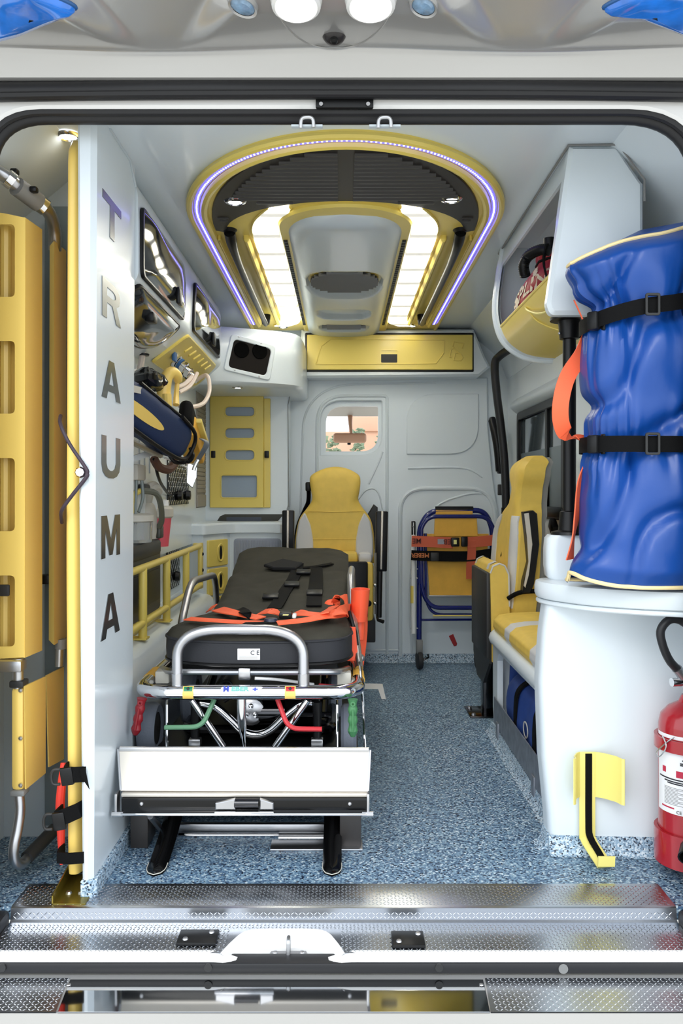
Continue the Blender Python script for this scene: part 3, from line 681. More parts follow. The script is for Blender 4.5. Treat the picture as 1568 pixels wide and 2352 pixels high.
# ceiling light panels (each a lamp of its own)
def panel_outline(s):
    cl = [(0.205, 2.64), (0.225, 2.70), (0.252, 2.80), (0.265, 2.95), (0.268, 3.4), (0.268, 3.9), (0.268, 4.25), (0.285, 4.42), (0.33, 4.50)]
    hw = [0.034, 0.045, 0.052, 0.052, 0.050, 0.050, 0.050, 0.050, 0.040]
    c2 = catmull([Vector((x, y, 0)) for x, y in cl], 5); w2 = catmull([Vector((w, 0, 0)) for w in hw], 5)
    L = [(XO + s * (p.x - w.x), p.y) for p, w in zip(c2, w2)]; R = [(XO + s * (p.x + w.x), p.y) for p, w in zip(c2, w2)]
    return L, R
for s, lab in ((-1, 'long glowing white ceiling light panel, the one nearer the smoked cabinets'), (1, 'long glowing white ceiling light panel, the one nearer the red bag shelf')):
    L, R = panel_outline(s)
    lt = thing('ceiling_light', lab, 'ceiling light', (XO + s * 0.268, 3.5, 1.836), 'long white light panels of the ceiling console')
    m = MB().prism([(x + (-0.0) , y) for x, y in L] + R[::-1], (0, 0, 1.8355), XYD, 0.009, ch=0.004); ob('diffuser', m, LEDW, lt)
    m = MB()
    m.tube([(x, y, 1.834) for x, y in L], 0.005, 6); m.tube([(x, y, 1.834) for x, y in R], 0.005, 6); ob('rim', m, YEL, lt)
# grab bars
for s, lab in ((-1, 'black ceiling grab bar in the trough nearer the smoked cabinets'), (1, 'black ceiling grab bar in the trough nearer the red bag shelf')):
    gb = thing('ceiling_grab_rail', lab, 'grab rail', (XO + s * 0.39, 3.55, 1.836), 'black grab bars on the ceiling console')
    x = XO + s * 0.390
    m = MB().tube([(x, 2.87, 1.828), (x, 2.93, 1.808), (x, 3.05, 1.795), (x, 3.3, 1.789), (x, 4.0, 1.789), (x, 4.24, 1.789)], [0.020, 0.019, 0.015, 0.0125, 0.0125, 0.0125, 0.0125], 12, 5); ob('bar', m, BLACKPL, gb)
    ob('end_socket', MB().lathe([(0.0, -0.05), (0.018, -0.048), (0.022, -0.03), (0.024, 0.0)], (x, 4.245, 1.836), n=16), BLACKPL, gb)
    ob('end_socket', MB().lathe([(0.0, -0.012), (0.018, -0.010), (0.026, 0.0)], (x, 2.87, 1.836), n=16, sy=1.3), BLACKPL, gb)
# spot lights
def spot(p, r, lab, group, nrm=(0, 0, -1), tilt=0):
    p = Vector(p); nv = Vector(nrm).normalized()
    t = thing('spot_light', lab, 'spot light', p, group)
    ob('ring', MB().lathe([(r * 0.78, 0.001), (r * 0.9, 0.006), (r * 1.15, 0.004), (r * 1.3, 0.0)], p, nv, 20), CHROME, t)
    ob('lens', MB().lathe([(0, 0.005), (r * 0.5, 0.005), (r * 0.78, 0.003)], p, nv, 20), SPOT, t)
    return t
G = 'small round LED spots'
spot((*cp(540, 462), 1.829), 0.026, 'round LED spot at the dark vent tip, on the lettered partition side', G)
spot((*cp(1036, 457), 1.829), 0.026, 'round LED spot at the dark vent tip, on the red bag shelf side', G)
spot((*cp(650, 753), 1.835), 0.020, 'tiny LED spot at the far end of the console, above the corner speaker box', G)
spot((*cp(947, 750), 1.835), 0.020, 'tiny LED spot at the far end of the console, above the yellow header door', G)
# ---------------------------------------------------------------- side with the smoked cabinets
XC = -0.565
oc = thing('overhead_cabinet', 'long pale overhead cabinet with three smoked glossy doors beside the ceiling console', 'cabinet', (-0.72, 3.1, 1.44))
sec = fillet([(-0.93, 1.849, 0), (-0.60, 1.849, 0), (-0.568, 1.80, 0), (XC, 1.70, 0), (XC, 1.548, 0), (-0.70, 1.425, 0), (-0.76, 1.41, 0), (-0.93, 1.41, 0)], [0, 0.02, 0.03, 0, 0.02, 0.06, 0, 0], 4, True)
m = MB().prism([(p.x, p.y) for p in sec], (0, 3.99, 0), XZ, 1.625); ob('body', m, GEL, oc)
def side_door(pts, name, mt, bulge, nm_handle, org, fr, hpos, rad=0.03):
    o2 = [(p.x, p.y) for p in fillet([(a, b, 0) for a, b in pts], rad, 5, True)]
    m = MB().prism(o2, org, fr, 0.010, ch=0.003); rim = ob(name, m, BLACKPL, oc)
    cx = sum(p[0] for p in o2) / len(o2); cy = sum(p[1] for p in o2) / len(o2)
    u, v, w = fr; V = []; n = len(o2); R = 9
    mb = MB()
    for i in range(R + 1):
        t = i / R
        for p in o2:
            x = cx + (p[0] - cx) * t * 0.955; y = cy + (p[1] - cy) * t * 0.93
            wv = 0.004 * noise.noise(Vector((x * 7, y * 9, 3.3)))
            h = 0.010 + bulge * (1 - t ** 5) + wv * (1 - t ** 3) * 1.5
            V.append(Vector(org) + u * x + v * y + w * h)
    mb.add(V, [[i * n + j, i * n + (j + 1) % n, (i + 1) * n + (j + 1) % n, (i + 1) * n + j] for i in range(R) for j in range(n)])
    ob('smoked_pane', mb, mt, rim, 60)
    c = Vector(org) + u * hpos[0] + v * hpos[1] + w * (0.014 + bulge)
    mb = MB().obox(c, (0.014, 0.05, 0.055) if abs(w.x) > 0.9 else (0.03, 0.055, 0.03), None, 0.006); ob('handle', mb, BLACKPL, rim)
    return rim
side_door([(2.38, 1.555), (3.015, 1.555), (3.025, 1.70), (2.99, 1.755), (2.38, 1.755)], 'upper_door', SMOKE, 0.020, 'handle', (XC, 0, 0), YZP, (2.78, 1.59))
side_door([(3.20, 1.558), (3.89, 1.558), (3.90, 1.72), (3.86, 1.755), (3.24, 1.755)], 'end_door', SMOKE, 0.016, 'handle', (XC, 0, 0), YZP, (3.56, 1.59))
dn = Vector((0.135, 0, 0.123)).normalized()               # up the sloping underside
fr_s = (Vector((0, 1, 0)), dn, Vector((0.123, 0, -0.135)).normalized())
side_door([(2.38, 0.02), (2.85, 0.015), (3.0, 0.06), (3.02, 0.175), (2.38, 0.175)], 'lower_door', SMOKE, 0.022, 'handle', (-0.70, 0, 1.425), fr_s, (2.60, 0.125), 0.05)
# oxygen outlet panel on the sloping underside
gp_ = thing('gas_outlet_panel', 'yellow sloping outlet panel with chrome gas couplings under the end cabinet door', 'outlet panel', (-0.63, 3.5, 1.47))
o2 = [(p.x, p.y) for p in fillet([(3.10, 0.005, 0), (3.86, 0.005, 0), (3.93, 0.05, 0), (3.90, 0.165, 0), (3.16, 0.172, 0)], [0.02, 0.05, 0.03, 0.03, 0.03], 4, True)]
m = MB().prism(o2, (-0.70, 0, 1.425), fr_s, 0.010, ch=0.004); ob('plate', m, YEL, gp_)
def us(y, t, h): return Vector((-0.70, 0, 1.425)) + fr_s[0] * y + fr_s[1] * t + fr_s[2] * h
for i in range(6):
    c = us(3.30 + i * 0.095, 0.130, 0.010); ob('vent_slot', MB().tube([c - fr_s[1] * 0.016 - fr_s[0] * 0.012, c + fr_s[1] * 0.016 + fr_s[0] * 0.012], 0.006, 8), YEL, gp_)
for i, y in enumerate((3.30, 3.42, 3.54)):
    b = us(y, 0.065 - 0.006 * i, 0.010); w = fr_s[2] + Vector((0.3, 0, 0))
    cpl = ob('gas_coupling', MB().lathe([(0, 0.0), (0.028, 0.0), (0.028, 0.012), (0.019, 0.014), (0.019, 0.035), (0.023, 0.036), (0.023, 0.05), (0.014, 0.052), (0.012, 0.07), (0, 0.071)], b, w, 14), CHROME, gp_)
    ob('collar', MB().lathe([(0.0205, 0.016), (0.024, 0.018), (0.024, 0.027), (0.0205, 0.029)], b, w, 14), BLACKPL if i else mat('blue_enamel', srgb(44, 92, 148), 0.4), cpl)
g0 = us(3.22, 0.08, 0.012); ob('blue_key', MB().obox(g0, (0.012, 0.05, 0.05), None, 0.004), MAT['blue_enamel'], gp_)
hs = [us(3.54, 0.055, 0.075), us(3.62, 0.05, 0.11), us(3.63, 0.02, 0.17), us(3.52, -0.03, 0.21), us(3.30, -0.06, 0.22), us(3.18, -0.07, 0.20)]
ob('hose', MB().tube([us(3.54, 0.055, 0.07), at(474, 862, 3.5), at(481, 895, 3.45), at(468, 925, 3.35), at(440, 935, 3.2), at(412, 932, 3.1)], 0.0085, 8, 6), HOSE, gp_)
ob('hose', MB().tube([us(3.42, 0.06, 0.07), at(440, 865, 3.35), at(424, 882, 3.25), at(405, 890, 3.15)], 0.0085, 8, 6), HOSE, gp_)
ob('hose', MB().tube([us(3.50, 0.06, 0.07), at(452, 858, 3.4), at(436, 886, 3.28), at(410, 902, 3.15)], 0.0085, 8, 6), HOSE, gp_)
# drain hose with grommet
dh = thing('drain_hose', 'short cream hose hanging from a black grommet under the smoked cabinet', 'hose', at(325, 816, 2.98))
c = at(328, 815, 2.98); ob('grommet', MB().lathe([(0.010, -0.004), (0.022, -0.003), (0.023, 0.003), (0.010, 0.005)], c, (0, 0, 1), 14), BLACKPL, dh)
ob('tube', MB().tube([c + Vector((0, 0, 0.01)), at(323, 840, 2.97), at(314, 870, 2.95)], 0.011, 8, 4), HOSE, dh)
# ---- corner box with the speaker opening
cb = thing('corner_housing', 'rounded pale corner housing with a dark slanted opening beside the yellow header door', 'housing', (-0.4, 4.4, 1.46))
pl = fillet([(-0.76, 4.74, 0), (-0.76, 3.99, 0), (-0.60, 3.985, 0), (-0.315, 4.105, 0), (-0.195, 4.20, 0), (-0.185, 4.74, 0)], [0, 0, 0.02, 0.06, 0.12, 0], 6, True)
m = MB(); V = []; n = len(pl)
for z, k in ((1.455, 0.03), (1.46, 0.012), (1.475, 0.0), (1.60, 0), (1.71, 0), (1.732, 0.012)):
    for p in pl: V.append((p.x - k * (1 if p.x > -0.5 else 0), p.y + k, z))
m.add(V, [[i * n + j, i * n + (j + 1) % n, (i + 1) * n + (j + 1) % n, (i + 1) * n + j] for i in range(5) for j in range(n)] + [list(range(n)), [5 * n + j for j in range(n)]]); ob('shell', m, GEL, cb, 40)
uu = Vector((0.285, 0.12, 0)).normalized(); ww = Vector((uu.y, -uu.x, 0)); fr_c = (uu, Vector((0, 0, 1)), ww); og = Vector((-0.60, 3.985, 0))
def quad(pts, r): return [(p.x, p.y) for p in fillet([(a, b, 0) for a, b in pts], r, 5, True)]
fo = quad([(0.045, 1.525), (0.275, 1.485), (0.305, 1.655), (0.085, 1.700)], 0.02); fi = quad([(0.068, 1.540), (0.255, 1.508), (0.283, 1.638), (0.098, 1.674)], 0.022)
m = MB().prism(fo, og, fr_c, 0.008, holes=[fi], ch=0.003); ob('opening_frame', m, GEL, cb)
m = MB().prism(fi, og + ww * 0.001, fr_c, 0.0015); ob('dark_cavity', m, mat('dark_brown_cavity', srgb(24, 20, 18), 0.7, spec=0.15), cb)
for u_ in (0.135, 0.225):
    ob('speaker_cone', MB().lathe([(0.0, 0.004), (0.02, 0.003), (0.036, 0.006), (0.038, 0.003)], og + uu * u_ + ww * 0.002 + Vector((0, 0, 1.625)), ww, 18), mat('speaker_black', srgb(6, 6, 6), 0.9, spec=0.05) if 'speaker_black' not in MAT else MAT['speaker_black'], cb)
for u_, z in ((0.12, 1.686), (0.23, 1.664), (0.10, 1.527), (0.22, 1.503)):
    ob('screw', MB().lathe([(0, 0.003), (0.004, 0.002), (0.005, 0)], og + uu * u_ + ww * 0.008 + Vector((0, 0, z)), ww, 8), SATIN, cb)
spot((-0.50, 4.10, 1.456), 0.022, 'round LED spot under the corner housing above the yellow cupboard door', G)
# ---- tall cupboard with the yellow sliding door
tc_ = thing('corner_cupboard', 'pale corner cupboard with yellow sliding door pierced by pill-shaped openings', 'cupboard', (-0.5, 4.6, 0.79))
YC = 4.50
def cc(px, py): q = at(px, py, YC); return (q.x, q.z)
m = MB().prism([cc(470, 1200), cc(652, 1200), cc(662, 1160), cc(662, 905), cc(676, 880), cc(470, 880)], (0, 4.74, 0), XZ, 0.24, ch=0.004); ob('body', m, GEL, tc_)
x0, z0 = cc(483, 1166); x1, z1 = cc(606, 911)
def pill(a, b, c, d, r): p = cc(a, d); q = cc(b, c); return rr(p[0], q[0], p[1], q[1], r, 6)
holes = [pill(517, 586, 934, 958, 0.026), pill(517, 586, 983, 1008, 0.027), pill(517, 586, 1033, 1058, 0.027), pill(508, 592, 1091, 1144, 0.016)]
m = MB().prism(rr(x0, x1, z0, z1, 0.004), (0, YC - 0.005, 0), XZ, 0.016, holes=holes, ch=0.003); dr = ob('sliding_door', m, YEL, tc_)
for h in holes:
    m = MB().tube([(p[0], YC - 0.020, p[1]) for p in h], 0.004, 6, closed=True); ob('opening_rim', m, YEL, dr)
m = MB().box(x0 + 0.01, x1 - 0.01, YC - 0.005, YC - 0.001, z0 + 0.01, z1 - 0.01); ob('frosted_pane', m, mat('frosted_blue_grey', srgb(150, 166, 184), 0.35), dr)
x2, z2 = cc(606, 1166); x3, z3 = cc(621, 916)
m = MB().prism(rr(x2, x3, z2, z3, 0.003), (0, YC - 0.002, 0), XZ, 0.009, ch=0.002); ob('rear_sliding_door', m, YEL, tc_)
for px in (491, 613):
    a = cc(px - 5, 1052); b = cc(px + 5, 1036); ob('door_catch', MB().box(a[0], b[0], YC - 0.026, YC - 0.005, a[1], b[1], 0.003), BLACKPL, tc_)
m = MB().prism([cc(497, 1199), cc(636, 1199), cc(652, 1181), cc(516, 1181), cc(505, 1186)], (0, YC, 0), XZ, 0.002); ob('dark_tray_slot', m, mat('dark_tray', srgb(58, 58, 50), 0.5), tc_)
m = MB().box(cc(520, 1190)[0], cc(600, 1190)[0], YC - 0.004, YC - 0.002, cc(520, 1198)[1], cc(520, 1188)[1]); ob('tray_insert', m, mat('slate_insert', srgb(70, 78, 92), 0.5), tc_)
ob('tall_seam', MB().tube([(*(at(663, 1165, 4.495).xy), at(663, 1165, 4.495).z), at(661, 930, 4.495), at(668, 897, 4.495), at(690, 872, 4.495)], 0.002, 6), MIDGREY, tc_)
# taupe roller shutter on the side wall
rs = thing('roller_shutter', 'narrow taupe roller shutter with a bottom bar on the side wall', 'shutter', (-0.718, 4.35, 0.86))
m = MB().box(-0.722, -0.716, 4.20, 4.47, 0.87, 1.45, 0.002); ob('frame', m, TAUPE, rs)
for i in range(22):
    ob('slat', MB().box(-0.7165, -0.7125, 4.205, 4.465, 0.945 + i * 0.0215, 0.945 + i * 0.0215 + 0.0195, 0.002, 1), TAUPE, rs)
ob('bottom_bar', MB().box(-0.7165, -0.711, 4.205, 4.465, 0.875, 0.935, 0.003), TAUPE, rs)
# ---- low cupboard: worktop lip, drawers, tambour
lc = thing('base_cupboard', 'pale base cupboard with yellow oval-slot drawers and a grey tambour door', 'cupboard', (-0.5, 4.5, 0))
plan = [(-0.80, 4.10), (-0.665, 4.085), (-0.565, 4.30), (-0.290, 4.30), (-0.290, 4.47), (-0.42, 4.5), (-0.42, 4.73), (-0.80, 4.73)]
m = MB().prism(plan, (0, 0, 0), XY, 0.745); ob('body', m, GEL, lc)
top = fillet([(-0.80, 4.085, 0), (-0.655, 4.07, 0), (-0.56, 4.285, 0), (-0.36, 4.285, 0), (-0.305, 4.25, 0), (-0.292, 4.30, 0), (-0.295, 4.48, 0), (-0.80, 4.48, 0)], [0, 0.02, 0.05, 0.06, 0.02, 0.02, 0, 0], 4, True)
m = MB().prism([(p.x, p.y) for p in top], (0, 0, 0.745), XY, 0.052, ch=0.010); ob('worktop_lip', m, GEL, lc)
u1 = Vector((0.10, 0.215, 0)).normalized(); w1 = Vector((u1.y, -u1.x, 0)); frd = (u1, Vector((0, 0, 1)), w1)
for z0_, z1_ in ((0.585, 0.715), (0.445, 0.575), (0.305, 0.435)):
    m = MB().prism(rr(0.03, 0.205, z0_, z1_, 0.008), Vector((-0.665, 4.085, 0)), frd, 0.010, ch=0.003); d_ = ob('drawer', m, YEL, lc)
    zc = (z0_ + z1_) / 2
    ob('oval_bezel', MB().tube([Vector((-0.665, 4.085, 0)) + u1 * (0.135 + 0.030 * math.cos(t)) + w1 * 0.011 + Vector((0, 0, zc + 0.042 * math.sin(t))) for t in [2 * PI * i / 16 for i in range(16)]], 0.004, 6, closed=True), YEL, d_)
    ob('finger_slot', MB().prism(ell(0.138, zc, 0.012, 0.034, 16), Vector((-0.665, 4.085, 0)) + w1 * 0.0102, frd, 0.0012), BLACKPL, d_)
m = MB().prism(rr(-0.545, -0.305, 0.20, 0.715, 0.02), (0, 4.30, 0), XZ, 0.004, ch=0.001); td = ob('tambour_door', m, GREYFOLD, lc)
mb = MB()
for i in range(30): x = -0.538 + i * 0.0078; mb.tube([(x, 4.295, 0.21), (x, 4.295, 0.705)], 0.0028, 6)
ob('tambour_slats', mb, GREYFOLD, td, kind='stuff')
# ---- patterned plates on the wall
def wallplate(y0, y1, z0, z1, X, lab):
    t = thing('tread_plate', lab, 'mounting plate', (X, (y0 + y1) / 2, z0), 'tread patterned mounting plates on the side wall')
    ob('sheet', MB().box(X, X + 0.004, y0, y1, z0, z1, 0.001), DKTREAD, t)
    mb = MB(); nrow = int((z1 - z0) / 0.020); ncol = int((y1 - y0) / 0.040)
    for j in range(nrow):
        for i in range(ncol + 1):
            yy = y0 + 0.02 + i * 0.040 + (0.02 if j % 2 else 0); zz = z0 + 0.012 + j * 0.020
            if yy + 0.018 > y1: continue
            mb.obox((X + 0.0052, yy, zz), (0.0024, 0.030, 0.010), Matrix.Rotation(-0.62, 3, 'X'), 0.001, 1)
    ob('raised_bars', mb, ALU, t, kind='stuff')
    return t
wallplate(3.50, 3.98, 0.895, 1.10, -0.7195, 'tread patterned mounting plate with black knobs under the navy equipment bag')
wallplate(3.74, 4.03, 0.51, 0.735, -0.772, 'tread patterned mounting plate behind the yellow guard rail')
for y, z in ((3.66, 0.935), (3.86, 0.935)):
    tag(ob('clamp_knob', MB().lathe([(0, 0.03), (0.02, 0.028), (0.024, 0.012), (0.018, 0.0)], (-0.714, y, z), (1, 0, 0), 10), BLACKPL), 'black clamp knob on the tread patterned plate, ' + ('nearer the partition' if y < 3.7 else 'nearer the roller shutter'), 'knob', 'black clamp knobs')
tag(ob('clamp_knob', MB().lathe([(0, 0.03), (0.02, 0.028), (0.024, 0.012), (0.018, 0.0)], (-0.767, 3.88, 0.565), (1, 0, 0), 10), BLACKPL), 'black clamp knob behind the yellow guard rail', 'knob', 'black clamp knobs')
# ---- yellow guard rail
gr = thing('guard_rail', 'yellow tubular guard rail along the side bench in front of the equipment', 'rail', (-0.655, 3.3, 0.48))
XR = -0.655
ob('top_rail', MB().tube(fillet([(XR, 2.40, 0.70), (XR, 3.93, 0.70), (XR - 0.03, 3.97, 0.70)], 0.02, 4), 0.0125, 12), YEL, gr)
ob('bottom_rail', MB().tube([(XR, 2.40, 0.517), (XR, 3.95, 0.517)], 0.0125, 12), YEL, gr)
for y, z in ((2.80, 0.468), (3.18, 0.468), (3.58, 0.505)):
    ob('post', MB().tube([(XR, y, 0.70), (XR, y, z)], 0.0145, 12), YEL, gr)
    if z < 0.5: ob('foot_plate', MB().box(XR - 0.055, XR + 0.016, y - 0.02, y + 0.03, z - 0.004, z + 0.002), YEL, gr)
m = MB().box(XR - 0.012, XR + 0.006, 3.94, 3.99, 0.50, 0.712, 0.003); ob('end_bracket', m, YEL, gr)
for z in (0.66, 0.585):
    ob('bolt', MB().lathe([(0, 0.005), (0.007, 0.004), (0.009, 0)], (XR + 0.006, 3.965, z), (1, -0.3, 0), 8), DKSTEEL, gr)
# ---- equipment behind the rail
mo = thing('suction_case', 'dark grey equipment case standing on a yellow base behind the guard rail', 'equipment case', (-0.73, 2.9, 0.46))
ob('case', MB().box(-0.768, -0.688, 2.40, 3.24, 0.505, 0.765, 0.015), OLIVE, mo)
ob('dark_front', MB().box(-0.692, -0.684, 2.42, 3.20, 0.545, 0.665, 0.004), BLACKPL, mo)
ob('lid', MB().box(-0.768, -0.678, 2.42, 3.20, 0.715, 0.775, 0.014), DKGREY, mo)
ob('yellow_base', MB().box(-0.772, -0.69, 2.40, 3.26, 0.468, 0.512, 0.006), YEL, mo)
ob('knob', MB().lathe([(0, 0.02), (0.022, 0.018), (0.026, 0.0)], (-0.684, 2.66, 0.535), (1, 0, 0), 12), BLACKPL, mo)
ja = thing('suction_jar', 'clear suction jar with a grey lid and yellow spout on the dark case', 'jar', (-0.715, 2.93, 0.775))
ob('glass_body', MB().lathe([(0, 0.0), (0.058, 0.0), (0.060, 0.008), (0.062, 0.075), (0.058, 0.075), (0.056, 0.01), (0, 0.008)], (-0.715, 2.93, 0.776), n=24), CLEAR, ja)
ob('lid', MB().lathe([(0, 0.10), (0.055, 0.099), (0.066, 0.094), (0.067, 0.074), (0.060, 0.070)], (-0.715, 2.93, 0.776), n=24), PUTTY, ja)
ob('spout', MB().tube([(-0.725, 2.93, 0.875), (-0.728, 2.93, 0.91), (-0.718, 2.94, 0.94), (-0.70, 2.96, 0.955)], [0.012, 0.013, 0.011, 0.009], 8, 4), YEL, ja)
ob('suction_tube', MB().tube([(-0.70, 2.96, 0.955), (-0.66, 3.02, 0.945), (-0.655, 3.08, 0.90), (-0.665, 3.14, 0.845), (-0.68, 3.16, 0.82)], 0.011, 8, 6), mat('murky_tube', srgb(108, 110, 98), 0.35), ja)
sh = thing('sharps_bin', 'pink sharps container with a putty grey top and cap behind the suction jar', 'sharps container', (-0.72, 3.36, 0.72))
ob('bin', MB().lathe([(0, 0), (0.030, 0.0), (0.042, 0.11), (0.042, 0.115), (0, 0.115)], (-0.715, 3.36, 0.735), n=18), PINKCAP, sh)
ob('collar', MB().lathe([(0, 0.16), (0.040, 0.158), (0.050, 0.148), (0.050, 0.118), (0.043, 0.112)], (-0.715, 3.36, 0.735), n=18), PUTTY, sh)
ob('cap', MB().lathe([(0, 0.185), (0.016, 0.182), (0.019, 0.16), (0, 0.158)], (-0.705, 3.38, 0.735), n=12), WHITEPL, sh)
nb = thing('nebuliser_bottle', 'rounded putty coloured bottle with a dark swivel head behind the suction jar', 'bottle', (-0.72, 3.15, 0.775))
ob('body', MB().lathe([(0, 0.0), (0.036, 0.0), (0.040, 0.03), (0.040, 0.10), (0.032, 0.125), (0.018, 0.14), (0, 0.142)], (-0.725, 3.15, 0.776), n=18), PUTTY, nb)
ob('neck', MB().tube([(-0.725, 3.15, 0.90), (-0.715, 3.14, 0.95), (-0.70, 3.16, 0.965), (-0.69, 3.20, 0.95)], [0.02, 0.024, 0.026, 0.018], 10, 4), PUTTY, nb)
ob('swivel_head', MB().obox((-0.71, 3.05, 0.965), (0.03, 0.10, 0.03), None, 0.012), DKGREY, nb)
ob('clip', MB().obox((-0.685, 3.20, 0.80), (0.02, 0.06, 0.05), None, 0.008), OLIVE, nb)
sk = thing('wall_socket_box', 'small putty coloured junction box with hanging tubes above the suction jar', 'junction box', (-0.716, 2.93, 1.0))
ob('box', MB().box(-0.72, -0.69, 2.88, 3.00, 0.99, 1.045, 0.006), PUTTY, sk)
ob('tube', MB().tube([(-0.695, 2.955, 0.99), (-0.69, 2.95, 0.93), (-0.70, 2.93, 0.88)], 0.006, 8, 4), mat('smoky_tube', srgb(120, 130, 128), 0.3), sk)
ob('tube', MB().tube([(-0.70, 2.90, 0.99), (-0.70, 2.89, 0.90), (-0.70, 2.89, 0.84)], 0.005, 8, 4), MAT['smoky_tube'], sk)
# ---- navy equipment bag on its tilted wall bracket
eb = thing('equipment_bag', 'navy blue padded bag with a yellow oval stripe on a tilted wall bracket', 'bag', (-0.62, 2.8, 0.98))
A = at(250, 896, 2.45); B = at(412, 1018, 2.98)
ax = (B - A).normalized(); up = Vector((0.30, -0.35, 1)); up = (up - ax * up.dot(ax)).normalized(); sd = ax.cross(up)
L = (B - A).length
def bagf(u, v):
    a = 2 * PI * u; t = v
    ex = (1 - abs(2 * t - 1) ** 8) ** 0.4 if 0 < t < 1 else 0.0
    c, s_ = math.cos(a), math.sin(a)
    hh = 0.068 * math.copysign(abs(s_) ** 0.55, s_) * ex; tt = 0.060 * math.copysign(abs(c) ** 0.6, c) * ex
    p = A + ax * (t * L) + up * hh + sd * tt
    return p + up * 0.004 * noise.noise(p * 14)
ob('body', MB().grid(bagf, 36, 26, True), NAVY, eb, 60)
SG = 1 if sd.x > 0 else -1
stripe = [(p[0], p[1]) for p in ell(0.20, -0.02, 0.17, 0.018, 30)]
def onbag(p, h): return A + ax * (L * 0.5 + p[0]) + up * p[1] + sd * (SG * h)
mb = MB(); c0 = len(stripe); mb.add([onbag((x - 0.20 - 0.16, y + 0.010), 0.0625) for x, y in stripe], [list(range(c0))]); mb.add([onbag((x - 0.36, y + 0.010), 0.055) for x, y in stripe], [list(range(c0))]); mb.f += [[i, (i + 1) % c0, c0 + (i + 1) % c0, c0 + i] for i in range(c0)]
ob('yellow_stripe', mb, YELPLATE, eb)
ob('piping', MB().tube([onbag((L * 0.5 * (q - 1) * 0.9 + 0.02, 0.066), 0.04) for q in (0.1, 0.6, 1.2, 1.7)], 0.006, 8, 4), BLACKPL, eb)
mb = MB().tube([onbag((x, y), 0.055) for x, y in ((-0.30, -0.062), (0.05, -0.064), (0.24, -0.052), (0.275, 0.0), (0.24, 0.048), (0.1, 0.064))], 0.007, 8, 5); ob('edge_binding', mb, BLACKPL, eb)
fl = MB().obox(at(432, 968, 3.12), (0.05, 0.16, 0.10), Matrix.Rotation(-0.5, 3, 'X'), 0.03, 4); ob('top_pouch', fl, WEB, eb)
ob('silver_trim', MB().ribbon([at(300, 892, 2.42), at(330, 900, 2.55), at(362, 922, 2.75)], (0, 0.2, 1), 0.02, 0.004, 4), PUTTY, eb)
vd = thing('yellow_ventilator', 'orange yellow portable ventilator sticking out of the navy bag with a green knob', 'ventilator', at(440, 1030, 3.15))
ob('housing', MB().obox(at(438, 1012, 3.20), (0.075, 0.24, 0.085), Matrix.Rotation(-0.42, 3, 'X'), 0.012), ORYEL, vd)
ob('top_plate', MB().obox(at(448, 995, 3.20), (0.08, 0.20, 0.02), Matrix.Rotation(-0.42, 3, 'X'), 0.006), YEL, vd)
ob('green_knob', MB().lathe([(0, 0.03), (0.02, 0.026), (0.024, 0)], at(412, 1032, 3.02), (0.5, -1, 0.1), 12), GREENGRIP, vd)
ob('black_tube', MB().tube([at(385, 1010, 2.95), at(405, 1045, 2.95), at(430, 1060, 3.0), at(442, 1048, 3.0), at(438, 1030, 3.02)], 0.008, 8, 5), BLACKPL, vd)
ob('black_tube', MB().tube([at(380, 1030, 2.9), at(400, 1060, 2.92), at(425, 1062, 2.95)], 0.007, 8, 5), BLACKPL, vd)
br = thing('wall_bracket', 'grey metal bracket arm and white shelf edge under the navy bag', 'bracket', at(340, 1050, 2.7))
ob('arm', MB().tube([at(296, 1012, 2.45), at(345, 1035, 2.75), at(368, 1046, 2.9)], 0.010, 8, 3), SATIN, br)
ob('shelf_edge', MB().ribbon([at(300, 1056, 2.6), at(360, 1040, 2.95), at(420, 1066, 3.2)], (0, 0.3, 1), 0.02, 0.006, 3), GEL, br)
ob('brown_hose', MB().tube([at(354, 1055, 2.95), at(366, 1073, 3.0), at(388, 1078, 3.05), at(402, 1062, 3.1)], 0.016, 8, 5), BROWN, br)
ob('black_cord', MB().tube([at(354, 1055, 2.95), at(365, 1100, 3.1), at(380, 1126, 3.35), at(392, 1138, 3.55)], 0.006, 8, 5), BLACKPL, br)
ob('white_line', MB().tube([at(378, 1052, 2.95), at(405, 1062, 3.0), at(430, 1074, 3.1)], 0.003, 6, 3), WHITEPL, br)
bt = thing('belt_tongue', 'shiny steel belt tongue dangling on a grey strap from the ventilator', 'buckle', at(434, 1108, 3.12))
ob('strap', MB().ribbon([at(462, 1008, 3.14), at(474, 1016, 3.13), at(470, 1030, 3.12), at(455, 1055, 3.12)], (0.4, 1, 0), 0.03, 0.004, 4), mat('slate_strap', srgb(96, 104, 112), 0.5), bt)
ob('chain', MB().tube([at(455, 1055, 3.12), at(448, 1068, 3.12), at(444, 1080, 3.12)], 0.008, 8, 2), CHROME, bt)
ob('tongue', MB().prism([(-.015, -.03), (.008, -.05), (.024, -.01), (.026, .035), (-.012, .04)], at(436, 1090, 3.12), (Vector((0.9, 0.4, 0)).normalized(), Vector((0, 0, 1)), Vector((0.4, -0.9, 0)).normalized()), 0.008, ch=0.002), CHROME, bt)
yh = thing('carrying_loop', 'glossy yellow curved carrying loop above the navy bag', 'carrying loop', at(390, 950, 2.95))
ob('grip', MB().tube([at(376, 936, 2.95), at(376, 900, 2.95), at(382, 868, 2.95), at(394, 855, 2.96), at(406, 862, 2.98), at(409, 874, 3.0)], [0.023, 0.025, 0.022, 0.020, 0.018, 0.015], 12, 5), YELPLATE, yh)
ob('sleeve', MB().tube([at(383, 905, 2.93), at(384, 935, 2.93)], 0.016, 10), YELPLATE, yh)
